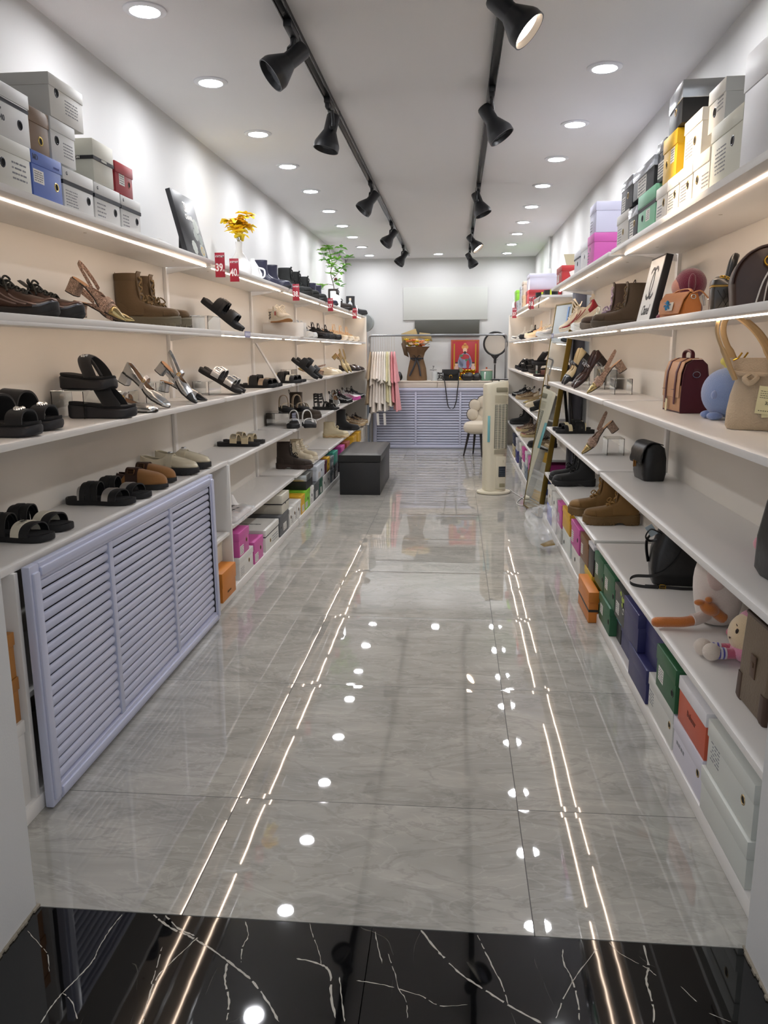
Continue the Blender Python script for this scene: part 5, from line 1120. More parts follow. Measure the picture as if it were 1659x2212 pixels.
shoebox('white shoe box lettered FAN on its side, right floor row', 'R', 4.60, 4.93, ZB, .132, '#d3d8d4', face=.685, hole=(.8, .3), ring='#2a2b33', sidetext=[('FAN', .105, .30, .042, '#26262a', .0008)])
shoebox('golden yellow shoe box on top of the FAN box', 'R', 4.60, 4.92, ZB + .133, .130, '#cf9f14', face=rs_)
shoebox('magenta shoe box on the far side of the yellow one', 'R', 4.96, 5.16, ZB + .100, .150, '#c2509a', face=rs_, sticker=(.6, .9, .15, .5), toptext=[('OXO', .02, .05, '#4a2340')])
shoebox('white box carrying the farther magenta box', 'R', 4.96, 5.16, ZB, .098, '#d3d2cc', face=rs_)
shoebox('white shoe box with round hole above the plastic bag, right', 'R', 5.22, 5.46, ZB + .132, .120, '#d6d5d0', face=rs_, hole=(.6, .5))
shoebox('white shoe box behind the plastic bag, lower', 'R', 5.22, 5.46, ZB, .130, '#d8d7d4', face=rs_)
shoebox('periwinkle blue shoe box before the mirror foot', 'R', 5.50, 5.74, ZB, .125, '#5f6cc0', face=rs_)
shoebox('white shoe box with gold hole above the periwinkle one', 'R', 5.50, 5.74, ZB + .126, .130, '#dad9d2', face=rs_, hole=(.5, .5), ring='#b09a70')
far = [(6.7, 7.0, 0, '#4a5a8c', 'blue shoe box lower row just beyond the mirror'), (6.7, 7.0, 1, '#c9469a', 'magenta shoe box upper row just beyond the mirror'), (7.1, 7.35, 0, '#8a6a48', 'tan shoe box lower row beyond the mirror'), (7.1, 7.35, 1, '#cf5aa8', 'magenta shoe box second in the far right upper row'),
       (7.45, 7.7, 0, '#7a8a98', 'grey blue shoe box in the far right lower row'), (7.45, 7.7, 1, '#d8d8da', 'white shoe box third in the far right upper row'), (7.8, 8.05, 0, '#dcdcd8', 'white shoe box in the far right lower row'), (7.8, 8.05, 1, '#c9469a', 'magenta shoe box fourth in the far right upper row'),
       (8.15, 8.4, 0, '#58606a', 'slate shoe box in the far right lower row'), (8.15, 8.4, 1, '#d9d5cc', 'cream shoe box in the far right upper row'), (8.65, 8.9, 0, '#3b3a7a', 'indigo shoe box low by the chair'), (8.65, 8.9, 1, '#c8c8cc', 'pale shoe box above the indigo one'), (9.1, 9.4, 0, '#c6b890', 'sand coloured shoe box low by the chair'), (9.1, 9.4, 1, '#2c3046', 'dark navy shoe box above the sand coloured one')]
for (a, b, k, c, lab) in far: shoebox(lab, 'R', a, b, ZB + k * .129, .128, c, face=rs_, hole=(.5, .5))

# ------------------------------------------------------------------ price cards on the top shelf edge
def price(num, x, y, lab, col='#a8283a'):
    t = thing('price_card', lab, 'sign', (x, y, S5)); s = 1 if x < 0 else -1
    bm = bmesh.new(); box3(bm, -.024, .024, -.001, .001, -.078, .036, bev=.0004); obj('card', bm, M(col, .35), t)
    bm = bmesh.new(); text_bm(bm, num, .050, frame4((-.004, -.0013, -.034), (1, 0, 0), (0, 0, 1)), bold=.0012, sx=.72); text_bm(bm, '码', .012, frame4((.0175, -.0013, -.048), (1, 0, 0), (0, 0, 1))); text_bm(bm, '此货架全部', .0105, frame4((0, -.0013, .018), (1, 0, 0), (0, 0, 1)), bold=.0003, sx=.8); obj('numerals', bm, M('#f3ecea', .5), t)
    bm = bmesh.new(); bx(bm, (-s * .012, .0025, -.008), (.03, .002, .02)); obj('clip', bm, ACRYL, t)
    return t
price('39', -1.135, 3.85, 'red price card reading 39 hanging nearest the black picture')
price('40', -1.135, 4.10, 'red price card reading 40 hanging in front of the yellow flower vase')
price('38', -1.138, 5.70, 'red price card reading 38 beside the indigo boots')
price('37', -1.138, 7.27, 'red price card reading 37 below the branch vase')
price('36', -1.138, 9.0, 'red price card farthest along the left top shelf edge')
price('38', .655, 7.25, 'red price card on the far right top shelf by the belts', '#b04450')
price('37', .655, 9.3, 'red price card near the end of the right top shelf', '#b04450')
for (x, y, z, lab) in ((-1.164, 4.42, S4 - .01, 'lilac shelf label strip under the tipped velvet slides'), (.674, 5.75, S4 - .01, 'lilac shelf label strip by the cream and red sneakers')):
    t = thing('shelf_label', lab, 'label', (x, y, z)); s = 1 if x < 0 else -1
    bm = bmesh.new(); box3(bm, 0, s * .0012, -.06, .06, -.018, .016); obj('strip', bm, M('#8c8fb8', .4), t)
    bm = bmesh.new()
    for k in range(8): box3(bm, s * .0013, s * .0018, -.052 + k * .0135, -.043 + k * .0135, -.008, .008)
    obj('print', bm, M('#dfe0ee', .5), t)

# ------------------------------------------------------------------ pictures
def interlock(bm, c, X, Y, r, w, th=.0006, squash=.8):
    """two interlocking open rings"""
    Z = X.cross(Y)
    for s in (-1, 1):
        rings = []
        for i in range(29):
            a = math.radians(46 + (360 - 92) * i / 28)
            if s < 0: a = PI - a
            rr = r; p = c + X * (s * r * .42 * -1 + 0) ; 
            q = lambda rad: c + X * (s * r * .42 + math.cos(a) * rad * squash * 1) + Y * (math.sin(a) * rad)
            rings.append([q(rr - w / 2), q(rr + w / 2), q(rr + w / 2) + Z * th, q(rr - w / 2) + Z * th])
        loft(bm, rings)
# black camellia picture, left
t = thing('black_picture', 'black framed picture with white emblem and pale flowers on the left top shelf', 'picture', (-1.200, 3.735, S5 + .006))
t.rotation_euler = Euler((0, -.245, 0))
bm = bmesh.new(); box3(bm, -.022, 0, -.15, .15, 0, .285, bev=.0015); obj('board', bm, M('#1a1b1e', .35), t)
X_, Y_ = Vector((0, 1, 0)), Vector((0, 0, 1))
bm = bmesh.new(); interlock(bm, Vector((.0004, -.005, .225)), X_, Y_, .021, .007); text_bm(bm, 'CHANEL', .030, frame4((.0006, .015, .178), X_, Y_), bold=.0012, sx=.9); obj('emblem', bm, M('#eceae6', .5), t)
rn = random.Random(3)
for k, (y, z, r) in enumerate(((.085, .150, .036), (.05, .105, .03), (.105, .09, .028), (-.02, .04, .034), (.09, .035, .034))):
    bm = bmesh.new()
    for ring, (n, rr) in enumerate(((9, 1.0), (7, .62), (5, .32))):
        for i in range(n):
            a = 2 * PI * i / n + ring * .4; c = Vector((.0006 + ring * .0004, y + math.cos(a) * r * rr * .62, z + math.sin(a) * r * rr * .62)); R = r * (.44 - ring * .08)
            bm.faces.new([bm.verts.new(c + Vector((0, math.cos(2 * PI * j / 10) * R, math.sin(2 * PI * j / 10) * R * .8))) for j in range(10)])
    obj('pale_flower', bm, M(['#c9cec6', '#b7bdb6', '#a9b0aa'][k % 3], .5), t, smooth=False)
bm = bmesh.new(); lathe(bm, [(.011, .0006), (.017, .0022), (.022, .0006)], (0, .09, .035), 20, axis='x'); obj('gold_ring', bm, M('#c9a85c', .4), t)
bm = bmesh.new(); bx(bm, (-.055, 0, .11), (.004, .05, .23), rot=Euler((0, .30, 0))); obj('easel_back', bm, M('#1a1b1e', .6), t)
# white framed print, right
t = thing('framed_print', 'tilted black framed white print with script lettering and emblem', 'picture', (.785, 3.50, S4 + .004))
t.rotation_euler = Euler((0, .20, 0))
bm = bmesh.new(); box3(bm, -.003, .026, -.115, .125, 0, .275, bev=.001); obj('frame', bm, M('#16171a', .4), t)
bm = bmesh.new(); box3(bm, -.0042, -.003, -.108, .118, .008, .267); obj('print', bm, M('#e8eae8', .5), t)
X_, Y_ = Vector((0, -1, 0)), Vector((0, 0, 1))
bm = bmesh.new(); interlock(bm, Vector((-.0046, 0, .165)), X_, Y_, .062, .013, squash=.75)
text_bm(bm, 'Chanel', .060, frame4((-.0048, .0, .052), X_, Vector((0, -.25, 1))), bold=.0004, sx=.75)
tube(bm, cr([(-.0046, .055, .115), (-.0046, .02, .108), (-.0046, -.02, .116), (-.0046, -.06, .112)], 5), .0018, 5, flat=.3); obj('script_lettering', bm, M('#1c1a1e', .5), t)

# ------------------------------------------------------------------ vases on the left top shelf
t = thing('flower_vase', 'white gourd shaped vase with yellow artificial flowers', 'vase', (-1.29, 4.78, S5 + .001))
bm = bmesh.new(); prof = [(.0001, 0), (.050, 0), (.066, .012), (.072, .045), (.066, .080), (.042, .115), (.022, .145), (.018, .175), (.021, .205)]
lathe(bm, prof + [(.018, .205), (.015, .17)], n=36); obj('vase', bm, M('#f3f3f4', .25), t)
bm = bmesh.new(); rn = random.Random(11); tips = []
for k in range(9):
    a = 2 * PI * k / 9 + .3; r = rn.uniform(.02, .065); h = rn.uniform(.245, .35)
    P = cr([(0, 0, .19), (math.cos(a) * r * .35, math.sin(a) * r * .35, .24), (math.cos(a) * r, math.sin(a) * r, h)], 4); tube(bm, P, .0014, 5); tips.append(P[-1])
obj('stems', bm, M('#7f7a30', .6), t)
def petal(bm, c, n, l, w, m=0, curl=.3):
    n = Vector(n).normalized(); s = n.cross(Vector((0, 0, 1)));
    if s.length < .05: s = Vector((1, 0, 0))
    s.normalize(); up = s.cross(n)
    pts = [(0, 0, 0), (.35, .55, .06), (.7, .6, .0), (1, .2, -curl), (1.02, 0, -curl), (1, -.2, -curl), (.7, -.6, 0), (.35, -.55, .06)]
    vs = [bm.verts.new(c + n * l * a + s * w * b + up * l * d) for a, b, d in pts]; mid = bm.verts.new(c + n * l * .55 - up * l * .07)
    for i in range(8):
        f = bm.faces.new((vs[i], vs[(i + 1) % 8], mid)); f.material_index = m
for k, p in enumerate(tips):
    bm = bmesh.new()
    for j in range(9):
        a = 2 * PI * j / 9 + rn.uniform(-.3, .3); petal(bm, Vector(p) + Vector((0, 0, rn.uniform(-.01, .01))), (math.cos(a), math.sin(a), rn.uniform(-.35, .6)), rn.uniform(.046, .066), rn.uniform(.030, .042), 0, rn.uniform(.1, .5))
    obj('yellow_bloom', bm, M('#ffdc20' if k % 3 else '#fcc62a', .6), t, solid=.0006)
t = thing('white_vase', 'small plain white vase glowing under a spotlight left of the indigo boots', 'vase', (-1.34, 5.28, S5 + .001))
bm = bmesh.new(); lathe(bm, [(.0001, 0), (.045, 0), (.062, .03), (.062, .07), (.040, .115), (.018, .15), (.016, .165), (.012, .165), (.012, .15)], n=32); obj('body', bm, M('#f4f5f5', .3), t)
bm = bmesh.new(); tube(bm, cr([(.05, -.02, .04), (.085, -.03, .05), (.085, -.03, .09), (.045, -.02, .105)], 5), .006, 8); obj('handle', bm, M('#e9eaec', .3), t)
t = thing('branch_vase', 'tall slim glass vase holding a leafy green branch', 'vase', (-1.27, 8.30, S5 + .001))
bm = bmesh.new(); lathe(bm, [(.0001, 0), (.030, 0), (.031, .004), (.031, .17), (.028, .17), (.027, .008), (.0001, .008)], n=28); obj('glass', bm, M('#eef2f2', .08, spec=.6), t)
bm = bmesh.new(); br_ = []
def branch(pts, r): 
    P = cr(pts, 5); tube(bm, P, [r * (1 - .6 * i / (len(P) - 1)) for i in range(len(P))], 6); return P
m1 = branch([(0, 0, .02), (.01, 0, .20), (-.02, .0, .34), (-.01, .02, .46), (-.04, 0, .60)], .005)
b1_ = branch([m1[8], (.06, .02, .36), (.12, .0, .42), (.16, .02, .50)], .003); b2_ = branch([m1[6], (-.08, .0, .24), (-.15, .02, .20)], .003); b3_ = branch([m1[12], (.06, .0, .50), (.09, .02, .60)], .0026); b4_ = branch([m1[12], (-.08, 0, .50), (-.11, 0, .57)], .0026); b5_ = branch([m1[7], (.05, 0, .27), (.07, 0, .22)], .002)
obj('twigs', bm, M('#4a3a2c', .8), t)
rn = random.Random(5)
for c in [m1[-1], m1[-4], m1[-7], b1_[-1], b1_[8], b2_[-1], b2_[7], b3_[-1], b3_[7], b4_[-1], b5_[-1], m1[10], b4_[7], m1[-2], b1_[11], b2_[10], m1[13], b3_[4], b4_[4], b1_[5], m1[-5], b5_[5]]:
    bm = bmesh.new(); a0 = rn.uniform(0, 6)
    for j in range(6):
        a = a0 + 2 * PI * j / 6; petal(bm, Vector(c), (math.cos(a), math.sin(a) * .8, rn.uniform(-.2, .6)), rn.uniform(.055, .078), rn.uniform(.026, .036), 0, rn.uniform(-.1, .3))
    obj('leaf_cluster', bm, M(rn.choice(['#6fa63a', '#5c9a34', '#82b548']), .5), t, solid=.0005)
bm = bmesh.new(); ball(bm, (.03, 0, .285), .018, 12, 8); obj('seed_pod', bm, M('#5a2f2a', .8), t)
for k, (y, lab) in enumerate(((8.02, 'rounded white bulb shaped lamp, nearer of two, on the left top shelf'), (8.14, 'rounded white bulb shaped lamp, farther of two, on the left top shelf'))):
    t = thing('bulb_lamp', lab, 'lamp', (-1.20, y, S5 + .001))
    bm = bmesh.new(); lathe(bm, [(.0001, .0), (.024, .0), (.026, .05), (.030, .075), (.026, .10), (.014, .115), (.0001, .12)], n=24); obj('globe', bm, M('#ffffff', .4, emit=2.2, name='lit_bulb'), t)
    bm = bmesh.new(); lathe(bm, [(.0001, -.0005), (.027, -.0005), (.027, .008), (.02, .01)], n=24); obj('base', bm, M('#d8d8d8', .4), t)
def bottle(loc, lab, col, labc, h=.15, r=.024, capc='#e9d9c4'):
    t = thing('bottle', lab, 'bottle', loc); bm = bmesh.new(); lathe(bm, [(.0001, 0), (r, 0), (r, h * .6), (r * .4, h * .74), (r * .4, h * .85)], n=24); obj('body', bm, M(col, .15), t)
    bm = bmesh.new(); lathe(bm, [(r * 1.02, h * .12), (r * 1.02, h * .45)], n=24); obj('label', bm, M(labc, .4), t, solid=.0006)
    bm = bmesh.new(); lathe(bm, [(.0001, h), (r * .5, h), (r * .55, h * .83), (r * .2, h * .83)], n=20); obj('cap', bm, M(capc, .4), t)
bottle((-1.20, 9.10, S5 + .001), 'small clear bottle with bright blue label on the left top shelf', '#dfe6ea', '#2f7fd0')
bottle((-1.17, 9.45, S5 + .001), 'slim white bottle behind the yellow tin, left top shelf', '#f0f0f0', '#d8b8c0', h=.09, r=.014, capc='#e8e8e8')
bottle((.72, 10.15, S5 + .001), 'white spray bottle at the end of the right top shelf', '#f2f4f6', '#dfe2e6', h=.22, r=.036, capc='#eceff2')
bm = bmesh.new(); lathe(bm, [(.020, -.010), (.030, -.008), (.030, .008), (.020, .010), (.020, -.010)], (0, 0, .03), 24, axis='y'); tag(obj('tape_roll', bm, M('#e0b81e', .4), None, loc=(-1.185, 8.92, S5 + .001)), 'small yellow tape roll standing beside the blue labelled bottle', 'tape')
bm = bmesh.new(); box3(bm, -.04, .04, -.06, .06, 0, .012, bev=.002); tag(obj('pamphlet', bm, M('#b8a83c', .5), None, loc=(-1.20, 9.28, S5 + .001)), 'flat olive yellow packet lying behind the yellow tape roll', 'packet')
# belts on the far right top shelf
for k, (y, x, lab) in enumerate(((6.68, .76, 'black coiled belt with yellow stripe at the shelf corner, nearer'), (6.95, .72, 'black coiled belt with yellow stripe hanging strap end, farther'))):
    t = thing('coiled_belt', lab, 'belt', (x, y, S5 + .001)); bm = bmesh.new()
    P = [Vector((math.cos(a) * (.034 + .0015 * a), math.sin(a) * (.034 + .0015 * a), .020)) for a in [q * .35 for q in range(50)]]
    loft(bm, [[p + Vector((0, 0, -.019)), p + Vector((0, 0, .019)), p * 1.04 + Vector((0, 0, .0182)), p * 1.04 + Vector((0, 0, -.0198))] for p in P]); obj('coil', bm, M('#1b1c1b', .5), t)
    bm = bmesh.new(); bx(bm, (-.01, -.062, .02), (.014, .002, .040)); obj('stripe', bm, M('#c9d63a', .4), t)
    bm = bmesh.new(); P = cr([(-.05, -.03, .010), (-.085, -.035, .0), (-.098, -.03, -.05), (-.10, -.035, -.10)], 5); tube(bm, P, .007, 6, flat=.4); obj('hanging_end', bm, M('#1b1c1b', .5), t)
bm = bmesh.new()
for k in range(9): ball(bm, (-.02 + (k % 3) * .02, -.06 + (k // 3) * .05, .012), .016, 8, 6)
tag(obj('red_packet', bm, M('#c62f3c', .35), None, loc=(.76, 7.5, S5 + .002)), 'red lumpy packet lying before the dark red box, far right', 'packet')
# ------------------------------------------------------------------ handbags
def rr(cx, cy, z, hx_, hy_, r, n=5):
    """rounded rectangle ring"""
    out = []
    for qx, qy, a0 in ((1, 1, 0), (-1, 1, 90), (-1, -1, 180), (1, -1, 270)):
        for i in range(n):
            a = math.radians(a0 + 90 * i / (n - 1)); out.append(Vector((cx + qx * (hx_ - r) + r * math.cos(a), cy + qy * (hy_ - r) + r * math.sin(a), z)))
    return out
def dring(t, c, r, m, ny, name='metal_ring', flatr=.0018):
    bm = bmesh.new(); n = Vector(ny).normalized(); x = n.cross(Vector((0, 0, 1))).normalized(); y = x.cross(n)
    pts = [Vector(c) + x * r * math.cos(a) + y * r * .8 * math.sin(a) for a in [2 * PI * k / 18 for k in range(18)]]
    tube(bm, pts, flatr, 6, closed=True); return obj(name, bm, m, t)
def chain(t, P, m, name='chain', r=.0045):
    bm = bmesh.new(); P = cr(P, 4); L = 0; last = None; k = 0
    step = r * 1.9
    for a, b in zip(P, P[1:]):
        d = (b - a).length; q = 0
        while L + (d - q) >= step:
            q += step - L; L = 0; c = a + (b - a) * (q / d); dr = (b - a).normalized(); s = dr.orthogonal().normalized()
            if k % 2: s = dr.cross(s)
            tube(bm, [c + dr * r * 1.3 * math.cos(z) + s * r * .75 * math.sin(z) for z in [2 * PI * i / 8 for i in range(8)]], r * .28, 5, closed=True); k += 1
        L += d - q
    return obj(name, bm, m, t)
# beige bucket tote, right middle shelf
t = thing('bucket_bag', 'beige pebbled leather bucket bag with tall handles and paper tags', 'handbag', (.884, 2.405, S3), -.45)
mb_ = M('#b5a58d', .5, bump=('noise', 260, .55)); mt_ = M('#b59a70', .45, bump=('noise', 60, .1))
bm = bmesh.new(); rings = []
for z, a, b, r in ((.001, .080, .060, .045), (.010, .086, .066, .05), (.05, .085, .066, .05), (.10, .078, .062, .045), (.145, .066, .054, .035), (.175, .068, .048, .03), (.205, .086, .042, .02)): rings.append(rr(0, 0, z, a, b, r))
rings += [rr(0, 0, .2055, .085, .043, .02), rr(0, 0, .15, .066, .048, .03)]
loft(bm, rings); obj('body', bm, mb_, t)
for s in (-1, 1):
    bm = bmesh.new(); P = cr([(-.062, s * .060, .145), (-.058, s * .062, .20), (-.050, s * .060, .275), (-.018, s * .056, .322), (.018, s * .056, .322), (.050, s * .060, .275), (.058, s * .062, .20), (.062, s * .060, .145)], 6)
    P = [p + Vector((-.90, -.43, 0)) * .10 * max(0, (p.z - .145) / .18) for p in P]
    n = len(P); tube(bm, P, [.012 if min(i, n - 1 - i) < 9 else .0085 for i in range(n)], 8, flat=.5); obj('handle', bm, mt_, t)
    for q in (-1, 1):
        bm = bmesh.new(); c = Vector((q * .058, s * .067, .205)); tube(bm, [c + Vector((-q * .010, 0, .016)), c, c + Vector((q * .012, s * .004, -.006))], .0026, 8); obj('gold_pin', bm, GOLD, t)
bm = bmesh.new(); tube(bm, cr([(-.074, -.045, .165), (-.03, -.070, .160), (.03, -.070, .162), (.074, -.045, .168), (.08, 0, .170), (.074, .045, .168), (0, .070, .160), (-.074, .045, .165)], 4, closed=True), .006, 8, closed=True, flat=1.2); obj('drawstring', bm, mb_, t)
bm = bmesh.new(); tube(bm, cr([(-.02, -.070, .162), (-.035, -.085, .150), (-.02, -.088, .135), (-.002, -.080, .15), (-.01, -.072, .162)], 4), .008, 8, flat=.6); obj('knot', bm, mb_, t)
for k, (dx, dz, ry) in enumerate(((.028, .088, .10), (.040, .080, -.08))):
    tg = obj('paper_tag', (lambda b: (bx(b, (0, 0, 0), (.052, .0012, .078), bev=.0), b)[1])(bmesh.new()), M('#d6d2a8', .6), t); tg.location = (dx, -.077 + k * .003, dz); tg.rotation_euler = (0, ry, 0)
    if k == 0:
        bm = bmesh.new(); text_bm(bm, '3522', .012, frame4((.008, -.0009, -.008), (1, 0, 0), (0, 0, 1)), bold=.0003)
        rn = random.Random(2)
        for r_ in range(4):
            x = -.02
            while x < .018: w = rn.uniform(.002, .006); box3(bm, x, x + w, -.0011, -.0007, .024 - r_ * .006, .0255 - r_ * .006); x += w + .0015
        for x in range(6): box3(bm, -.018 + x * .006, -.0145 + x * .006, -.0011, -.0007, -.031, -.029)
        obj('print', bm, M('#4a4a3c', .6), tg)
bm = bmesh.new(); tube(bm, cr([(.032, -.070, .168), (.034, -.079, .15), (.033, -.078, .125)], 4), .0008, 5); obj('tag_string', bm, M('#e6e6e0', .5), t)
# burgundy and tan satchel
t = thing('satchel', 'burgundy and tan stiff leather satchel with two straps and top handle', 'handbag', (.865, 3.085, S3), .03)
mw, mp_ = M('#4a1020', .45, bump=('noise', 60, .15)), M('#b98f6c', .5, bump=('noise', 60, .15))
def side_prof(y):
    return [Vector((x, y, z)) for x, z in ((-.050, .002), (.050, .002), (.048, .10), (.036, .175), (.018, .192), (-.012, .192), (-.036, .178), (-.046, .14), (-.050, .06))]
bm = bmesh.new(); loft(bm, [side_prof(-.105), side_prof(.105)]); obj('body', bm, mw, t, sharp=50)
bm = bmesh.new()
fl = [(.020, .1955), (-.014, .1955), (-.040, .182), (-.0515, .145), (-.0545, .095), (-.0550, .055)]
rings = [[Vector((x, -.100, z)), Vector((x, -.100, z)) + Vector((-.002, 0, .002)), Vector((x, .100, z)) + Vector((-.002, 0, .002)), Vector((x, .100, z))] for x, z in fl]; loft(bm, rings); obj('flap', bm, mp_, t)
bm = bmesh.new(); box3(bm, -.0525, -.049, -.103, .103, .006, .100, bev=.002); obj('front_panel', bm, mp_, t)
for y in (-.055, .055):
    bm = bmesh.new(); rings = []
    for x, z in [(.020, .1975), (-.014, .1980), (-.042, .184), (-.0545, .146), (-.0575, .100), (-.058, .030)]: rings.append([Vector((x, y - .008, z)), Vector((x - .0025, y - .008, z + .0015)), Vector((x - .0025, y + .008, z + .0015)), Vector((x, y + .008, z))])
    loft(bm, rings); st = obj('strap', bm, mw, t); buckle(st, (-.062, y, .085), .018, .022, CHROME, ny=(-1, 0, 0), r=.0016)
for s in (-1, 1):
    for off in (0,):
        bm = bmesh.new(); edge = [p + Vector((0, s * .0015, 0)) for p in side_prof(s * .105)]; tube(bm, edge, .0022, 6, closed=True); obj('piping', bm, mw, t)
bm = bmesh.new(); tube(bm, cr([(0, -.05, .195), (0, -.045, .218), (0, 0, .226), (0, .045, .218), (0, .05, .195)], 6), .008, 8, flat=.7); obj('top_handle', bm, mw, t)
dring(t, (0, -.109, .140), .013, CHROME, (0, -1, 0), 'side_ring'); bm = bmesh.new(); bx(bm, (0, -.107, .150), (.018, .003, .022), bev=.001); obj('ring_tab', bm, mw, t)
bm = bmesh.new(); bx(bm, (-.062, .03, .025), (.001, .022, .045), rot=Euler((.1, 0, 0))); obj('paper_tag', bm, M('#d9cfa8', .6), t)
# round dark bag with gold ring
t = thing('round_bag', 'dark brown domed leather bag with gold ring and tag, at right picture edge', 'handbag', (.808, 2.215, S4), -.25)
mk = M('#3a261e', .35, bump=('noise', 40, .12))
bm = bmesh.new(); n = 22; rings = []
def dome(sc, y, r0=1):
    pts = [(-.085, 0)] + [(-.092 * math.cos(a) , .062 + .095 * math.sin(a)) for a in [PI * i / 18 for i in range(19)]] + [(.085, 0)]
    return [Vector((x * sc, y, .001 + z * (sc * .5 + .5))) for x, z in pts]
for y, sc in ((-.062, .84), (-.056, .93), (-.040, .99), (.040, .99), (.056, .93), (.062, .84)): rings.append(dome(sc, y))
loft(bm, rings); obj('body', bm, mk, t, sharp=60)
bm = bmesh.new()
for y in (-.058, .058): tube(bm, [Vector((-.090 * math.cos(a) * .97, y, .062 + .092 * math.sin(a))) for a in [PI * i / 22 for i in range(23)]], .0035, 6)
obj('edge_piping', bm, mk, t)
dring(t, (0, -.070, .115), .017, GOLD, (0, -1, .1), 'gold_ring', .0028); bm = bmesh.new(); bx(bm, (0, -.066, .128), (.022, .006, .016), bev=.002); obj('ring_tab', bm, mk, t)
chain(t, [(0, -.071, .100), (.004, -.072, .08), (.010, -.070, .04), (.014, -.068, .004)], GOLD, 'gold_chain')
bm = bmesh.new(); bx(bm, (.035, -.074, .075), (.055, .001, .016), rot=Euler((0, .55, 0))); obj('paper_tag', bm, M('#d9d9d6', .5), t)
bm = bmesh.new(); tube(bm, cr([(0, -.072, .10), (-.018, -.074, .06), (-.03, -.073, .01)], 5), .0022, 6); tube(bm, cr([(.002, -.073, .10), (-.008, -.076, .05), (-.012, -.074, .005)], 5), .0018, 6); obj('white_cord', bm, M('#d8d8d4', .5), t)
# vanity bag
t = thing('vanity_bag', 'small black quilted vanity bag with gold zip and chain', 'handbag', (.792, 2.47, S4), -.2); t.scale = (.86, .86, .92)
mq = M('#26231f', .28, bump=('voro', 55, .0), coat=.3) if False else M('#25221e', .28, coat=.3)
bm = bmesh.new(); loft(bm, [rr(0, 0, z, a, b, .018) for z, a, b in ((.001, .052, .042), (.006, .056, .046), (.072, .057, .047), (.078, .056, .046))]); obj('body', bm, mq, t)
bm = bmesh.new()
for k in range(-5, 6):
    for s in (-1, 1): tube(bm, [(k * .018 - s * .020, -.0475, .008), (k * .018 + s * .020, -.0478, .070)] if abs(k * .018) < .034 else [(0, 0, 0.02), (0, .001, 0.02)], .0009, 4)
obj('quilt_seams', bm, M('#171512', .4), t)
bm = bmesh.new(); loft(bm, [rr(0, 0, z, a, b, .018) for z, a, b in ((.079, .0575, .0475), (.085, .0575, .0475))]); obj('gold_zip', bm, M('#9a7a3a', .4, .6), t)
bm = bmesh.new(); loft(bm, [rr(0, 0, z, a, b, r) for z, a, b, r in ((.086, .057, .047, .018), (.102, .054, .044, .018), (.112, .042, .034, .018), (.1145, .02, .016, .01))]); obj('lid', bm, mq, t)
bm = bmesh.new(); tube(bm, cr([(.0, -.030, .108), (.01, -.03, .16), (.018, 0, .178), (.01, .03, .16), (0, .030, .108)], 6), .011, 8, flat=.55); obj('top_handle', bm, M('#1d1b19', .35), t)
chain(t, [(-.035, -.030, .112), (.000, -.052, .10), (.030, -.056, .05), (.030, -.056, .006)], GOLD, 'gold_chain', .006)
# tan flap bag
t = thing('flap_bag', 'small orange tan flap bag with blue flower patch in front of the maroon plush', 'handbag', (.800, 3.0, S4), .34)
mo, mo2 = M('#b4713a', .45, bump=('noise', 70, .2)), M('#b27a50', .45, bump=('noise', 70, .2))
bm = bmesh.new(); loft(bm, [[Vector((x, y, z)) for x, z in ((-.034, .001), (.036, .001), (.034, .05), (.018, .088), (-.012, .088), (-.030, .055))] for y in (-.072, .072)]); obj('body', bm, mo, t)
bm = bmesh.new(); F = [(.020, .091), (-.012, .092), (-.034, .066), (-.042, .035), (-.043, .018)]
loft(bm, [[Vector((x, -.070 + i * .006, z)), Vector((x - .003, -.070 + i * .006, z + .002)), Vector((x - .003, .070 - i * .006, z + .002)), Vector((x, .070 - i * .006, z))] for i, (x, z) in zip((0, 0, .3, 1, 2.4), F)]); obj('flap', bm, mo2, t)
bm = bmesh.new(); bx(bm, (-.0465, -.006, .045), (.0012, .036, .030), rot=Euler((0, .2, 0))); obj('pale_patch', bm, M('#c9c3b8', .5), t)
bm = bmesh.new()
for k in range(7):
    a = 2 * PI * k / 7; petal(bm, Vector((-.0480, .006, .050)), (-.15, math.cos(a), math.sin(a)), .018, .009)
obj('blue_flower', bm, M('#2f86b8', .4), t, solid=.001)
bm = bmesh.new(); tube(bm, cr([(.0, -.066, .088), (.014, -.03, .104), (.016, .03, .104), (0, .066, .088)], 6), .006, 6, flat=.5); tube(bm, cr([(.0, -.068, .088), (.02, -.085, .095), (.045, -.095, .07)], 5), .005, 6, flat=.5); obj('strap', bm, mo2, t)
dring(t, (0, -.074, .076), .009, CHROME, (0, -1, 0), 'metal_ring'); bm = bmesh.new(); tube(bm, [(.028, -.090, .080), (.034, -.092, .045)], .0042, 8); tube(bm, [(.046, -.095, .068), (.064, -.096, .055)], .0042, 8); obj('silver_clasps', bm, CHROME, t)
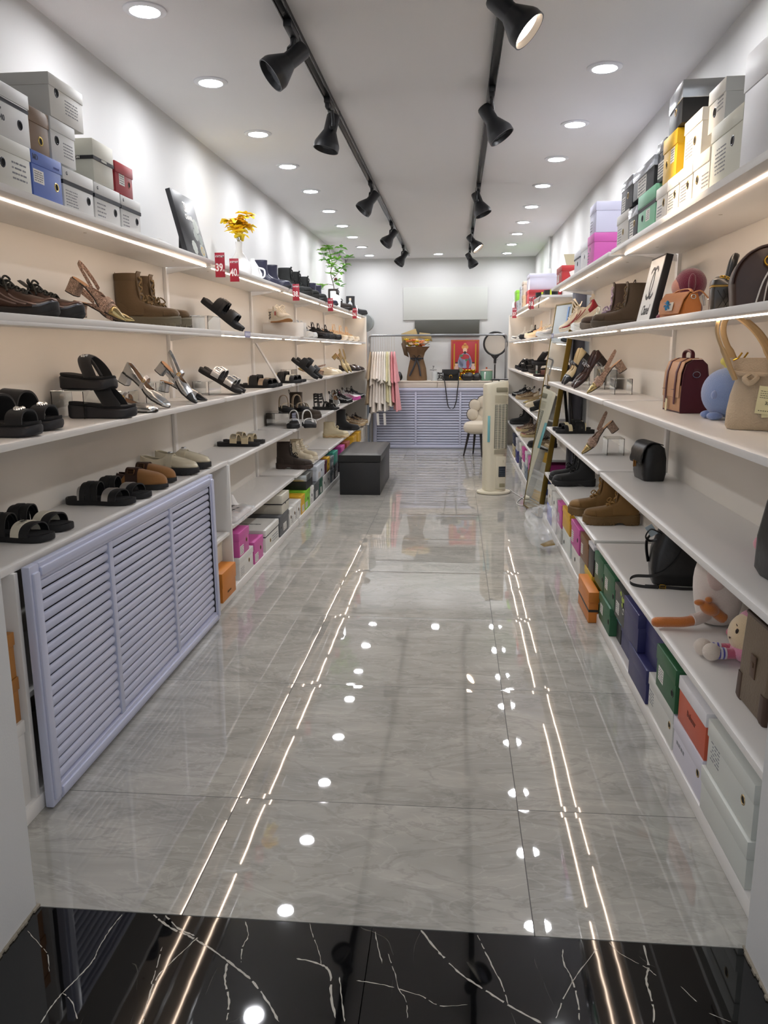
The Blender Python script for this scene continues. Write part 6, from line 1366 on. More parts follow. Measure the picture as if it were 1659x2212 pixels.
# black quilted chain bag
t = thing('quilted_bag', 'small black quilted leather flap bag with bronze clasp standing alone', 'handbag', (.855, 3.525, S2), .10)
ml_ = M('#161617', .35, bump=('noise', 50, .25))
def qprof(y, s): return [Vector((x * s, y, .001 + z)) for x, z in ((-.044, 0), (.044, 0), (.052, .03), (.050, .10), (.040, .142), (.015, .160), (-.018, .160), (-.042, .140), (-.052, .10), (-.052, .03))]
bm = bmesh.new(); loft(bm, [qprof(-.078, .75), qprof(-.072, .92), qprof(-.05, 1), qprof(.05, 1), qprof(.072, .92), qprof(.078, .75)]); obj('body', bm, ml_, t, sharp=60)
bm = bmesh.new(); F = [(.030, .158), (-.018, .167), (-.048, .145), (-.060, .105), (-.062, .072)]
n = 12
rings = []
for i, (x, z) in enumerate(cr([(a, 0, b) for a, b in F], 4) and [(p.x, p.z) for p in cr([(a, 0, b) for a, b in F], 4)]):
    rings.append([Vector((x - .0035 * abs(math.sin((j + i * .5) * PI / 2.0)), -.076 + .152 * j / n, z + .002 * abs(math.sin((j + i * .5) * PI / 2)))) for j in range(n + 1)])
loft(bm, rings, cap=False, closed=False); obj('quilted_flap', bm, ml_, t, solid=.004, sharp=70)
bm = bmesh.new(); bx(bm, (-.066, 0, .070), (.005, .034, .026), bev=.002); bx(bm, (-.070, 0, .070), (.004, .012, .032), bev=.002); obj('bronze_clasp', bm, M('#8a5f2c', .3, .9), t)
# tall black bag cut by the right edge
t = thing('hobo_bag', 'tall black leather bag with hanging tassel, cut by the right picture edge', 'handbag', (.822, 1.93, S2), .1)
bm = bmesh.new(); loft(bm, [rr(0, 0, z, a, b, .03) for z, a, b in ((.001, .045, .09), (.02, .055, .10), (.10, .052, .105), (.19, .040, .095), (.245, .028, .08), (.25, .024, .076))]); obj('body', bm, ml_, t)
bm = bmesh.new(); tube(bm, cr([(0, -.06, .24), (0, -.05, .30), (0, 0, .325), (0, .05, .30), (0, .06, .24)], 6), .006, 8); obj('handle', bm, ml_, t)
bm = bmesh.new(); tube(bm, cr([(-.03, -.03, .26), (-.052, -.03, .24), (-.056, -.02, .19), (-.060, -.03, .13), (-.062, -.03, .09)], 5), .004, 6); tube(bm, cr([(-.05, 0, .25), (-.065, -.03, .22), (-.060, -.05, .17), (-.055, -.02, .20), (-.05, 0, .25)], 5), .004, 6); ball(bm, (-.055, -.02, .245), .012, 10, 8); obj('tassel_cords', bm, ml_, t)
dring(t, (-.058, -.02, .215), .010, GOLD, (0, -1, 0), 'gold_ring')
# black bucket bag, lowest board
t = thing('bucket_bag', 'black leather bucket bag with gold clasp and long strap curling on the shelf', 'handbag', (.868, 3.085, S1), -.12)
bm = bmesh.new(); loft(bm, [rr(0, 0, z, a, b, r) for z, a, b, r in ((.001, .082, .066, .018), (.004, .086, .070, .02), (.06, .094, .074, .03), (.13, .090, .068, .035), (.20, .070, .056, .04), (.238, .060, .048, .035))] + [rr(0, 0, .2385, .056, .044, .03), rr(0, 0, .19, .056, .046, .03)]); obj('body', bm, ml_, t, sharp=60)
bm = bmesh.new(); tube(bm, cr([(-.062, -.04, .20), (-.100, -.035, .215), (-.118, -.03, .185), (-.100, -.02, .165), (-.07, -.03, .175)], 5), .006, 8, flat=.5); obj('handle', bm, ml_, t)
bm = bmesh.new(); tube(bm, cr([(-.085, .02, .19), (-.104, .03, .16), (-.105, .03, .12), (-.096, .03, .07)], 5), .010, 8, flat=.5); obj('side_tab', bm, ml_, t)
bm = bmesh.new(); P = [(.012, -.064, .195), (.010, -.072, .15), (-.005, -.080, .11), (-.045, -.083, .062), (-.09, -.080, .040), (-.150, -.072, .034), (-.172, -.075, .020), (-.165, -.098, .008), (-.12, -.118, .006), (-.05, -.112, .006), (.02, -.120, .006), (.10, -.105, .006)]
P = cr(P, 6); loft(bm, [[p + Vector((0, 0, -.006)), p + Vector((0, 0, .006)), p + Vector((0, .0018, .006)), p + Vector((0, .0018, -.006))] for p in P]); obj('long_strap', bm, ml_, t)
bm = bmesh.new(); bx(bm, (-.095, -.117, .007), (.05, .004, .016), bev=.001); obj('strap_keeper', bm, ml_, t)
buckle(t, (-.055, -.116, .008), .022, .016, GOLD, ny=(0, -1, 0), r=.0016)
dring(t, (.014, -.062, .205), .013, M('#8a7a50', .3, .9), (0, -1, 0), 'ring', .0014)
bm = bmesh.new(); tube(bm, [(.014, -.066, .192), (.012, -.070, .168)], .0045, 8); ball(bm, (.013, -.068, .19), .006, 8, 6); obj('gold_clasp', bm, GOLD, t)
bm = bmesh.new(); bx(bm, (-.096, -.012, .205), (.03, .002, .045), rot=Euler((0, -.6, 0))); obj('pale_blue_tag', bm, M('#b4c4cc', .5), t)
# taupe tote, right edge
t = thing('tote_bag', 'taupe and brown tote bag on the lowest board by the door jamb', 'handbag', (.800, 1.93, S1), .0)
bm = bmesh.new(); loft(bm, [rr(.0, 0, z, a, b, .012) for z, a, b in ((.001, .045, .085), (.008, .050, .090), (.12, .046, .094), (.235, .038, .098))] + [rr(0, 0, .235, .035, .095, .012), rr(0, 0, .10, .038, .088, .012)]); obj('body', bm, M('#6f5f4c', .5, bump=('noise', 150, .4)), t)
for y in (-1, 1):
    bm = bmesh.new(); loft(bm, [rr(0, y * .076, z, a, b, .008) for z, a, b in ((.0, .048, .016), (.01, .052, .018), (.075, .050, .016))]) ; obj('brown_corner', bm, M('#4a3528', .5), t)
bm = bmesh.new(); tube(bm, rr(0, 0, .236, .038, .097, .012), .004, 6, closed=True); obj('rim', bm, M('#4a3528', .5), t)
bm = bmesh.new(); bx(bm, (-.0475, .0, .12), (.004, .035, .060), bev=.002); bx(bm, (-.0505, .0, .125), (.0015, .014, .012), bev=.0005); obj('leather_tag', bm, M('#57402f', .5), t)

# ------------------------------------------------------------------ plush toys
def fur(c): return M(c, .95, sheen=.6, bump=('noise', 320, .7))
t = thing('plush_toy', 'maroon round plush toy half hidden behind the orange tan bag', 'plush toy', (.872, 3.15, S4))
bm = bmesh.new(); ball(bm, (0, 0, .135), (.057, .060, .058), 24, 16); obj('head', bm, fur('#6f1a3a'), t)
bm = bmesh.new(); ball(bm, (-.012, 0, .045), (.060, .060, .045), 24, 14); obj('body', bm, fur('#6f1a3a'), t)
bm = bmesh.new(); ball(bm, (-.034, .006, .125), (.032, .040, .036), 20, 12); obj('pale_front', bm, fur('#c98f80'), t)
bm = bmesh.new(); ball(bm, (-.01, -.058, .135), (.014, .012, .034), 14, 10); obj('ear', bm, fur('#6a1836'), t)
bm = bmesh.new(); ball(bm, (-.085, .02, .016), (.028, .024, .016), 14, 10); obj('foot', bm, fur('#7c2044'), t)
t = thing('plush_toy', 'round pale blue plush ball with yellow heart antenna between the two bags', 'plush toy', (.900, 2.735, S3))
bm = bmesh.new(); ball(bm, (0, 0, .088), (.080, .088, .082), 32, 20)
for v in bm.verts:
    if v.co.z < .012: v.co.z = .008 + v.co.z * .15
obj('body', bm, fur('#8098c8'), t)
for s in (-1, 1):
    bm = bmesh.new(); ball(bm, (-.045, s * .035, .014), (.026, .020, .014), 14, 10); obj('foot', bm, fur('#7c94c8'), t)
bm = bmesh.new(); ball(bm, (-.058, -.058, .085), (.012, .010, .014), 12, 8, rot=Euler((0, .3, .6))); obj('cheek_bump', bm, fur('#8a9fd0'), t)
bm = bmesh.new(); tube(bm, cr([(.02, -.05, .145), (.03, -.055, .175), (.01, -.05, .20)], 5), [.018, .015, .013, .012, .011, .009, .008, .006, .005, .003, .001], 8); obj('tail_tuft', bm, fur('#7f93bf'), t)
bm = bmesh.new(); tube(bm, cr([(-.015, -.04, .165), (-.018, -.045, .18), (-.02, -.05, .19)], 3), .003, 6)
for s in (-1, 1): ball(bm, (-.022 + s * .010, -.052, .196 + s * .004), (.014, .008, .013), 12, 8)
ball(bm, (-.022, -.052, .184), (.013, .008, .014), 12, 8); obj('yellow_heart', bm, M('#e0d878', .6), t)
t = thing('plush_toy', 'pink fluffy plush toy peeking from behind the tall black bag', 'plush toy', (.905, 2.16, S2))
bm = bmesh.new(); ball(bm, (0, 0, .06), (.055, .06, .058), 20, 14); ball(bm, (-.01, .0, .145), (.042, .046, .04), 20, 14); obj('body', bm, fur('#e39aa8'), t)
for s in (-1, 1): bm = bmesh.new(); ball(bm, (-.02, s * .03, .180), (.014, .012, .016), 12, 8); obj('ear', bm, fur('#e0909e'), t)
bm = bmesh.new(); ball(bm, (-.055, .03, .035), (.026, .024, .024), 14, 10); obj('paw', bm, fur('#e6a0ac'), t)
t = thing('plush_toy', 'large white pear shaped plush with orange foot and long orange leg', 'plush toy', (.880, 2.60, S1))
bm = bmesh.new(); lathe(bm, [(.0001, .001), (.05, .002), (.068, .03), (.078, .09), (.084, .15), (.074, .21), (.048, .250), (.0001, .264)], n=36, sy=1.05); obj('body', bm, fur('#e3d8cf'), t, sub=1)
bm = bmesh.new(); ball(bm, (-.03, -.075, .185), (.035, .02, .05), 16, 12); obj('wing', bm, fur('#e0c9c0'), t)
bm = bmesh.new(); tube(bm, cr([(-.045, -.045, .045), (-.075, -.060, .035), (-.10, -.070, .032)], 4), .020, 12); obj('white_thigh', bm, fur('#dfd2c8'), t)
bm = bmesh.new(); tube(bm, cr([(-.095, -.068, .030), (-.13, -.075, .026), (-.17, -.072, .024), (-.205, -.070, .022), (-.228, -.068, .020)], 4), [.017] * 14 + [.015, .012, .006], 12); obj('orange_leg', bm, fur('#c8742e'), t)
bm = bmesh.new(); ball(bm, (-.052, -.085, .078), (.036, .026, .022), 18, 12, rot=Euler((.2, .5, .3))); ball(bm, (-.085, -.088, .098), (.018, .014, .010), 12, 8); ball(bm, (-.060, -.095, .110), (.012, .012, .010), 12, 8); tube(bm, cr([(-.04, -.075, .072), (-.015, -.072, .050), (.0, -.068, .04)], 4), .018, 10); obj('orange_foot', bm, fur('#cb7a34'), t)
t = thing('plush_toy', 'lying cream faced plush toy with pink hood and striped socks', 'plush toy', (.870, 2.265, S1))
bm = bmesh.new(); ball(bm, (0, 0, .082), (.064, .068, .066), 30, 20); obj('head', bm, fur('#e8cfa8'), t)
bm = bmesh.new(); ball(bm, (.014, .004, .090), (.062, .070, .068), 30, 20); ball(bm, (.0, -.01, .035), (.058, .062, .036), 24, 14); obj('pink_hood', bm, fur('#d98aa6'), t)
bm = bmesh.new(); ball(bm, (-.040, .052, .070), (.014, .010, .014), 12, 8); obj('ear', bm, fur('#c8607c'), t)
for y, z in ((-.030, .102), (.006, .094)):
    bm = bmesh.new(); ball(bm, (-.0555 + abs(y) * .12, y, z), (.0045, .0065, .0095), 12, 8, rot=Euler((.3, 0, 0))); obj('eye', bm, M('#2a1712', .2), t)
bm = bmesh.new(); tube(bm, cr([(-.0635, -.006, .078), (-.0645, -.010, .074), (-.0635, -.016, .079)], 4), .0011, 5); tube(bm, [(-.056, -.040, .122), (-.057, -.034, .126)], .0012, 5); obj('mouth', bm, M('#4a2a20', .6), t)
for k, (p, q) in enumerate((((-.045, -.02, .03), (-.115, -.02, .030)), ((-.045, .02, .03), (-.125, .03, .026)))):
    bm = bmesh.new(); tube(bm, [p, q], .016, 12); lg = obj('leg', bm, fur('#c8607c'), t)
    d = (Vector(q) - Vector(p)).normalized(); bm = bmesh.new(); tube(bm, [Vector(p) + d * .030, Vector(p) + d * .062], .0175, 14); obj('striped_sock', bm, fur('#d9d2d4'), lg)
    bm = bmesh.new()
    for s in (.036, .048): tube(bm, [Vector(p) + d * s, Vector(p) + d * (s + .005)], .0182, 14)
    obj('sock_stripes', bm, fur('#4f4aa8'), lg)
    bm = bmesh.new(); ball(bm, Vector(q) + Vector((0, 0, .004)), .026, 16, 12); obj('foot', bm, fur('#ded0c2'), lg)

# ------------------------------------------------------------------ mirror beside the right shelves
nb, fb, ntp = Vector((.640, 5.965, .012)), Vector((.560, 6.395, .012)), Vector((.868, 5.965, 1.60))
Xm = (fb - nb).normalized(); Ym = (ntp - nb).normalized(); Zm = Xm.cross(Ym).normalized(); Wm, Hm = (fb - nb).length, (ntp - nb).length
t = thing('standing_mirror', 'tall leaning floor mirror with thin gold and black frame', 'mirror'); Mm = frame4(nb, Xm, Ym); t.matrix_world = Mm
sg_ = -1 if Zm.x > 0 else 1       # side that faces the aisle
bm = bmesh.new(); box3(bm, .012, Wm - .006, .012, Hm - .012, -.003 * 0, sg_ * .002); obj('glass', bm, M('#d9dfe0', .015, 1, name='mirror_glass'), t)
bm = bmesh.new()
for x0, x1, y0, y1 in ((0, .014, 0, Hm), (Wm - .008, Wm, 0, Hm), (0, Wm, 0, .012), (0, Wm, Hm - .012, Hm)): box3(bm, x0, x1, y0, y1, sg_ * .005, -sg_ * .030, bev=.001)
obj('gold_frame', bm, M('#7a6428', .38, .7), t)
bm = bmesh.new(); box3(bm, .002, Wm - .002, .002, Hm - .002, -sg_ * .0305, -sg_ * .034); obj('backing', bm, M('#1c1a18', .7), t)
bm = bmesh.new(); inv = Mm.inverted()
for y in (6.02, 6.34):
    a, b = Vector((.84, y, 1.15)), Vector((.955, y, .005)); tube(bm, [inv @ a, inv @ b], .012, 8)
tube(bm, [inv @ Vector((.90, 6.02, .55)), inv @ Vector((.90, 6.34, .55))], .008, 8); obj('easel_leg', bm, M('#221d1b', .6), t)
bm = bmesh.new(); bx(bm, (.10, 1.52, sg_ * .004), (.035, .11, .001)); obj('blue_sticker', bm, M('#7fa4d8', .4), t)
for y, r, lab in ((6.12, .042, 'dark grey vertical pipe behind the leaning mirror, nearer'), (6.42, .050, 'grey vertical pipe behind the leaning mirror, farther')):
    bm = bmesh.new(); lathe(bm, [(.0001, 0), (r, 0), (r, 1.9), (.0001, 1.9)], n=24); tag(obj('pipe', bm, M('#5d5d66' if y < 6.2 else '#77777e', .5), None, loc=(.985 - r - .03 if y < 6.2 else .945, y, 0)), lab, 'pipe')
t = thing('junction_box', 'small white electric box with conduit high on the right wall', 'junction box', (.998, 8.9, 1.95))
bm = bmesh.new(); box3(bm, -.05, 0, -.06, .06, 0, .16, bev=.004); obj('housing', bm, M('#cfd3cf', .5), t)
bm = bmesh.new(); tube(bm, [(-.02, .0, .16), (-.02, 0, .488)], .014, 10); obj('conduit', bm, M('#d3d6d4', .5), t)
bm = bmesh.new(); tube(bm, cr([(-.02, .05, 0), (-.02, .08, -.15), (-.015, .06, -.3)], 5), .004, 6); obj('cable', bm, M('#b9bdb8', .5), t)

# ------------------------------------------------------------------ back counter and what stands on it
KZ = .876
t = thing('bouquet', 'large bouquet in brown kraft paper tied with a black ribbon', 'bouquet', (-.51, 10.44, KZ))
def wrap_ring(z, rx, ry, n=28, amp=.0, ph=0): return [Vector((rx * math.cos(a) * (1 + amp * math.sin(7 * a + ph)), ry * math.sin(a) * (1 + amp * math.sin(7 * a + ph)), z)) for a in [2 * PI * k / n for k in range(n)]]
mkraft = M('#6d5338', .75, bump=('noise', 30, .3))
bm = bmesh.new(); loft(bm, [wrap_ring(z, rx, ry, 28, am, z * 9) for z, rx, ry, am in ((.001, .130, .085, .05), (.05, .130, .088, .05), (.16, .115, .08, .05), (.285, .083, .06, .04), (.36, .105, .075, .05), (.40, .135, .095, .06), (.435, .165, .115, .07))] + [wrap_ring(.430, .155, .105, 28, .06, 4.8), wrap_ring(.33, .09, .07, 28)], cap=True); obj('kraft_wrap', bm, mkraft, t, sharp=60)
bm = bmesh.new(); rn = random.Random(8)
vs = [bm.verts.new(p) for p in ((-.19, .06, .46), (-.21, .07, .60), (-.02, .08, .665), (.02, .07, .55), (-.05, .05, .45))]; bm.faces.new(vs)
vs = [bm.verts.new(p) for p in ((.02, .07, .55), (.03, .08, .615), (.17, .08, .60), (.20, .05, .50))]; bm.faces.new(vs); obj('back_sheet', bm, M('#9c865a', .75), t, solid=.002)
bm = bmesh.new(); vs = [bm.verts.new(p) for p in ((-.20, -.05, .47), (-.16, -.09, .33), (-.10, -.085, .30), (-.16, -.02, .53))]; bm.faces.new(vs); obj('side_sheet', bm, M('#4f3c28', .75), t, solid=.002)
cols = ['#d9b620', '#d9763a', '#e0c4a4', '#d9b620', '#d98a5a', '#e6d2b4']
for k in range(24):
    a = rn.uniform(0, 2 * PI); r = rn.uniform(.02, .13) if k > 6 else .12; a = a if k > 6 else PI + (k + .5) * PI / 7; c = Vector((math.cos(a) * r * 1.15, math.sin(a) * r * .6, rn.uniform(.43, .515)))
    bm = bmesh.new()
    for rg, (n, l) in enumerate(((8, .040), (6, .030), (4, .018))):
        for i in range(n): b_ = 2 * PI * i / n + rg * .5; petal(bm, c, (math.cos(b_), math.sin(b_) - .35, .35 + rg * .5), l, .018, 0, -.3)
    obj('flower', bm, M(cols[k % 6], .6), t, solid=.0006)
bm = bmesh.new()
for k in range(26): a = rn.uniform(0, 2 * PI); r = rn.uniform(.05, .15); petal(bm, Vector((math.cos(a) * r, math.sin(a) * r * .6, .45)), (math.cos(a), math.sin(a) - .2, rn.uniform(.3, 1.2)), .04, .012)
obj('greenery', bm, M('#3f5530', .6), t, solid=.0005)
mrib = M('#1d2028', .4)
bm = bmesh.new(); loft(bm, [wrap_ring(.275, .087, .064), wrap_ring(.295, .088, .065)], cap=False); obj('ribbon', bm, mrib, t, solid=-.001)
bm = bmesh.new()
for s in (-1, 1):
    tube(bm, cr([(0, -.070, .285), (s * .035, -.085, .325), (s * .065, -.088, .28), (s * .04, -.08, .262), (0, -.070, .285)], 5), .010, 6, flat=.3)
    tube(bm, cr([(0, -.072, .283), (s * .03, -.085, .19), (s * (.055 if s > 0 else .09), -.10, .06)], 6), .011, 6, flat=.25)
obj('bow', bm, mrib, t)
# red festive poster: a plain generic figure with gold borders
t = thing('red_poster', 'red festive poster with gold borders and a seated figure in robes', 'poster', (.116, 10.615, KZ)); t.rotation_euler = (-.06, 0, 0)
bm = bmesh.new(); box3(bm, -.185, .185, -.004, .004, 0, .52, bev=.001); obj('board', bm, M('#a01522', .4), t)
bm = bmesh.new()
for s in (-1, 1): box3(bm, s * .176, s * .172, -.006, -.004, .01, .51); box3(bm, s * .150, s * .132, -.0055, -.004, .12, .47)
box3(bm, -.176, .176, -.006, -.004, .506, .511)
obj('gold_border', bm, M('#b08428', .4, .4), t)
def blob(bm, x, z, rx, rz, y=-.0048, n=20):
    bm.faces.new([bm.verts.new((x + rx * math.cos(2 * PI * k / n), y, z + rz * math.sin(2 * PI * k / n))) for k in range(n)])
for nm, c, L in (('robe', '#8c93ac', ((0, .25, .085, .10), (-.055, .22, .04, .07), (.055, .22, .04, .07))), ('sash', '#a83038', ((0, .30, .06, .035), (.04, .20, .02, .06))), ('hat', '#c98a4a', ((0, .425, .045, .035), (0, .46, .02, .02))), ('face', '#d9b49a', ((0, .385, .028, .032), (-.11, .20, .020, .022), (.11, .20, .020, .022))), ('beard', '#2a2224', ((0, .355, .016, .018), (-.11, .222, .018, .010), (.11, .222, .018, .010))), ('attendants', '#c8a8a0', ((-.11, .155, .028, .035), (.11, .155, .028, .035))), ('green_trim', '#4f7d55', ((-.05, .315, .025, .016), (.02, .26, .016, .016)))):
    bm = bmesh.new(); y0 = -.0048 - .0004 * len(t.children)
    for q in L: blob(bm, *q, y=y0)
    obj(nm, bm, M(c, .5), t, smooth=False)
rn = random.Random(6)
for k in range(22):
    r = k // 8; x = -.15 + (k % 8) * .042 + r * .02 + rn.uniform(-.006, .006); z = KZ + .025 + r * .046
    if x > .17: continue
    bm = bmesh.new(); lathe(bm, [(.0001, -.020), (.020, -.018), (.034, .0), (.037, .014), (.026, .008), (.017, .020), (.0001, .026)], n=16, sy=.6); o = tag(obj('gold_ingot', bm, M('#c99a1e', .22, .85), None, loc=(.116 + x, 10.48 + rn.uniform(-.008, .012) + r * .022, z - .004)), ['shiny golden ingot in the lowest row before the red poster', 'shiny golden ingot in the middle row before the red poster', 'shiny golden ingot in the top row before the red poster'][min(2, r)] , 'ornament', 'gold ingots before the red poster')
bm = bmesh.new(); bx(bm, (0, 0, 0), (.055, .002, .05), rot=Euler((.2, .5, 0))); tag(obj('folded_note', bm, M('#9aa07c', .6), None, loc=(.06, 10.425, KZ + .135)), 'pale green folded note stuck on the golden ingots', 'paper')
# ring light
t = thing('ring_light', 'round black rimmed light panel on a black stand, right end of the counter', 'lamp', (.50, 10.40, KZ - .45 * 0))
bm = bmesh.new(); P = [Vector((.145 * math.cos(a), 0, .465 + .145 * math.sin(a))) for a in [2 * PI * k / 40 for k in range(40)]]; tube(bm, P, .013, 10, closed=True); obj('rim', bm, M('#141416', .4), t)
bm = bmesh.new(); lathe(bm, [(.0001, .006), (.136, .006), (.136, -.002)], (0, 0, .465), 40, axis='y', cap=True); obj('panel', bm, M('#b9b3aa', .6), t)
bm = bmesh.new(); tube(bm, cr([(-.05, 0, .325), (-.018, 0, .29), (0, 0, .27)], 4), .011, 8); tube(bm, cr([(.05, 0, .325), (.018, 0, .29), (0, 0, .27)], 4), .011, 8); tube(bm, [(0, 0, .32), (0, 0, .22)], .017, 12); obj('yoke', bm, M('#17171a', .45), t)
bm = bmesh.new(); tube(bm, [(0, 0, .225), (0, 0, .20)], .012, 10); tube(bm, [(.012, 0, .26), (.035, 0, .265)], .005, 8); obj('collar', bm, M('#8b8d90', .35, .7), t)
bm = bmesh.new(); tube(bm, [(0, 0, .20), (0, 0, .012)], .009, 10); lathe(bm, [(.0001, 0), (.07, 0), (.07, .008), (.015, .014)], n=28); obj('pole', bm, M('#17171a', .45), t)
# pot, frame, jug
t = thing('pot', 'sage green lidded pot with white handle and orange knob', 'pot', (.395, 10.43, KZ))
bm = bmesh.new(); lathe(bm, [(.0001, 0), (.072, 0), (.078, .006), (.078, .118), (.075, .122)], n=36); obj('body', bm, M('#6f9480', .4), t)
bm = bmesh.new(); lathe(bm, [(.080, .122), (.080, .128), (.05, .142), (.0001, .146)], n=36); obj('lid', bm, M('#a9988a', .35), t)
bm = bmesh.new(); lathe(bm, [(.0001, .142), (.010, .144), (.011, .168), (.0001, .172)], n=16); obj('knob', bm, M('#b85a3a', .5), t)
bm = bmesh.new(); tube(bm, cr([(-.02, -.075, .105), (-.022, -.098, .095), (-.024, -.100, .04), (-.022, -.078, .02)], 5), .009, 8, flat=.6); obj('handle', bm, M('#dfe0de', .4), t)
t = thing('desk_calendar', 'small framed desk calendar reading 12 beside the black handbag', 'calendar', (-.205, 10.44, KZ))
bm = bmesh.new(); box3(bm, -.048, .048, -.004, .004, 0, .10, bev=.001); obj('frame', bm, M('#1f1f20', .5), t)
bm = bmesh.new(); box3(bm, -.042, .042, -.006, -.004, .006, .084); obj('face', bm, M('#d6d6d2', .5), t)
bm = bmesh.new(); text_bm(bm, '12', .062, frame4((.0, -.0064, .044), (1, 0, 0), (0, 0, 1)), bold=.002); obj('numerals', bm, M('#1a1a1a', .5), t)
t = thing('number_stand', 'thin black number seven stand behind a clear jug', 'ornament', (-.295, 10.46, KZ))
bm = bmesh.new(); tube(bm, [(0, 0, .0), (0, 0, .135)], .0022, 6); tube(bm, [(-.045, 0, .135), (.045, 0, .135)], .0036, 6); lathe(bm, [(.0001, 0), (.03, 0), (.03, .003)], n=20, cap=True); obj('stand', bm, M('#1b1b1c', .5), t)
bm = bmesh.new(); text_bm(bm, '7', .055, frame4((.0, -.001, .165), (1, 0, 0), (0, 0, 1)), bold=.0005); obj('numeral', bm, M('#1b1b1c', .5), t)
t = thing('glass_jug', 'clear glass jug with dark handle on the counter', 'jug', (-.275, 10.40, KZ))
bm = bmesh.new(); lathe(bm, [(.0001, 0), (.035, 0), (.036, .10), (.030, .118), (.028, .118), (.033, .10), (.033, .004), (.0001, .004)], n=28); obj('body', bm, M('#c2c8c8', .1, spec=.7), t)
bm = bmesh.new(); tube(bm, cr([(.034, 0, .10), (.062, 0, .095), (.066, 0, .04), (.036, 0, .02)], 5), .005, 8); obj('handle', bm, M('#202022', .4), t)
def pouch(loc, rz, lab, sx, sy, sz, c='#18181a'):
    bm = bmesh.new(); bmesh.ops.create_uvsphere(bm, u_segments=24, v_segments=14, radius=1); rn = random.Random(int(loc[0] * 99))
    for v in bm.verts:
        v.co = Vector((math.copysign(abs(v.co.x) ** .7, v.co.x) * sx, math.copysign(abs(v.co.y) ** .8, v.co.y) * sy, (max(-.92, v.co.z) + .92) * sz * (1 + .12 * math.sin(v.co.x * 5 + v.co.y * 3))))
    o = obj('pouch', bm, M(c, .4, bump=('noise', 25, .5)), None, loc=loc); o.rotation_euler.z = rz; return tag(o, lab, 'pouch')
pouch((-.755, 10.42, KZ), 0, 'black crumpled pouch on the counter left of the bouquet', .06, .05, .055)
pouch((.15, 10.36, KZ), .2, 'black soft leather pouch in front of the golden ingots', .085, .045, .050)
pouch((.26, 10.40, KZ), -.2, 'glossy black bag heap beside the sage green pot', .07, .05, .048, '#1c1b1c')
t = thing('shoulder_bag', 'black saddle shoulder bag with long strap hanging over the counter front', 'handbag', (-.065, 10.335, KZ))
bm = bmesh.new(); loft(bm, [rr(0, 0, z, a, .035, .02) for z, a in ((.001, .095), (.01, .108), (.07, .112), (.125, .106), (.142, .095))]); obj('body', bm, ml_, t)
bm = bmesh.new(); F = []
for x in [-.112 + .0112 * 2 * k for k in range(11)]:
    d = .085 * math.sqrt(max(0, 1 - (x / .125) ** 2)) + .004; F.append([Vector((x, -.02, .146)), Vector((x, -.040, .138)), Vector((x, -.0415, .138 - d * .6)), Vector((x, -.0405, .138 - d))])
loft(bm, F, cap=False, closed=False); obj('flap', bm, ml_, t, solid=.003)
bm = bmesh.new(); tube(bm, cr([(-.014, -.046, .035), (-.018, -.048, .06), (0, -.048, .075), (.018, -.048, .06), (.014, -.046, .035)], 5), .004, 8); obj('gold_clasp', bm, GOLD, t)
bm = bmesh.new(); P = cr([(-.105, -.02, .12), (-.095, -.082, .06), (-.075, -.105, -.02), (-.055, -.100, -.16), (-.035, -.098, -.30), (.0, -.098, -.355), (.045, -.098, -.34), (.075, -.098, -.25), (.088, -.100, -.12), (.098, -.105, -.02), (.105, -.082, .06), (.108, -.02, .12)], 7)
loft(bm, [[p + Vector((0, -.002, 0)) + d * s for s, d in ((1, Vector((.006, 0, 0))), (-1, Vector((.006, 0, 0))))] + [p + Vector((0, .001, 0)) - Vector((.006, 0, 0)), p + Vector((0, .001, 0)) + Vector((.006, 0, 0))] for p in P]); obj('long_strap', bm, ml_, t)
# pale board and dark screen on the back wall
t = thing('wall_sign', 'large pale plain sign board on the back wall', 'sign', (-.14, BY, 1.66))
bm = bmesh.new(); box3(bm, -.56, .54, -.012, 0, 0, .41, bev=.002); obj('board', bm, M('#c6c8c3', .6), t)
bm = bmesh.new(); box3(bm, -.565, .545, -.016, -.001, -.006, 0); obj('lower_edge', bm, M('#a9a8a3', .5), t)
t = thing('wall_screen', 'dark grey flat panel under the pale sign board', 'screen', (-.13, BY, 1.445))
bm = bmesh.new(); box3(bm, -.42, .43, -.03, 0, 0, .205, bev=.003); obj('panel', bm, M('#4a4a44', .45), t)
bm = bmesh.new(); box3(bm, -.425, .435, -.031, -.002, -.004, 0); obj('bottom_edge', bm, M('#3a3a36', .5), t)

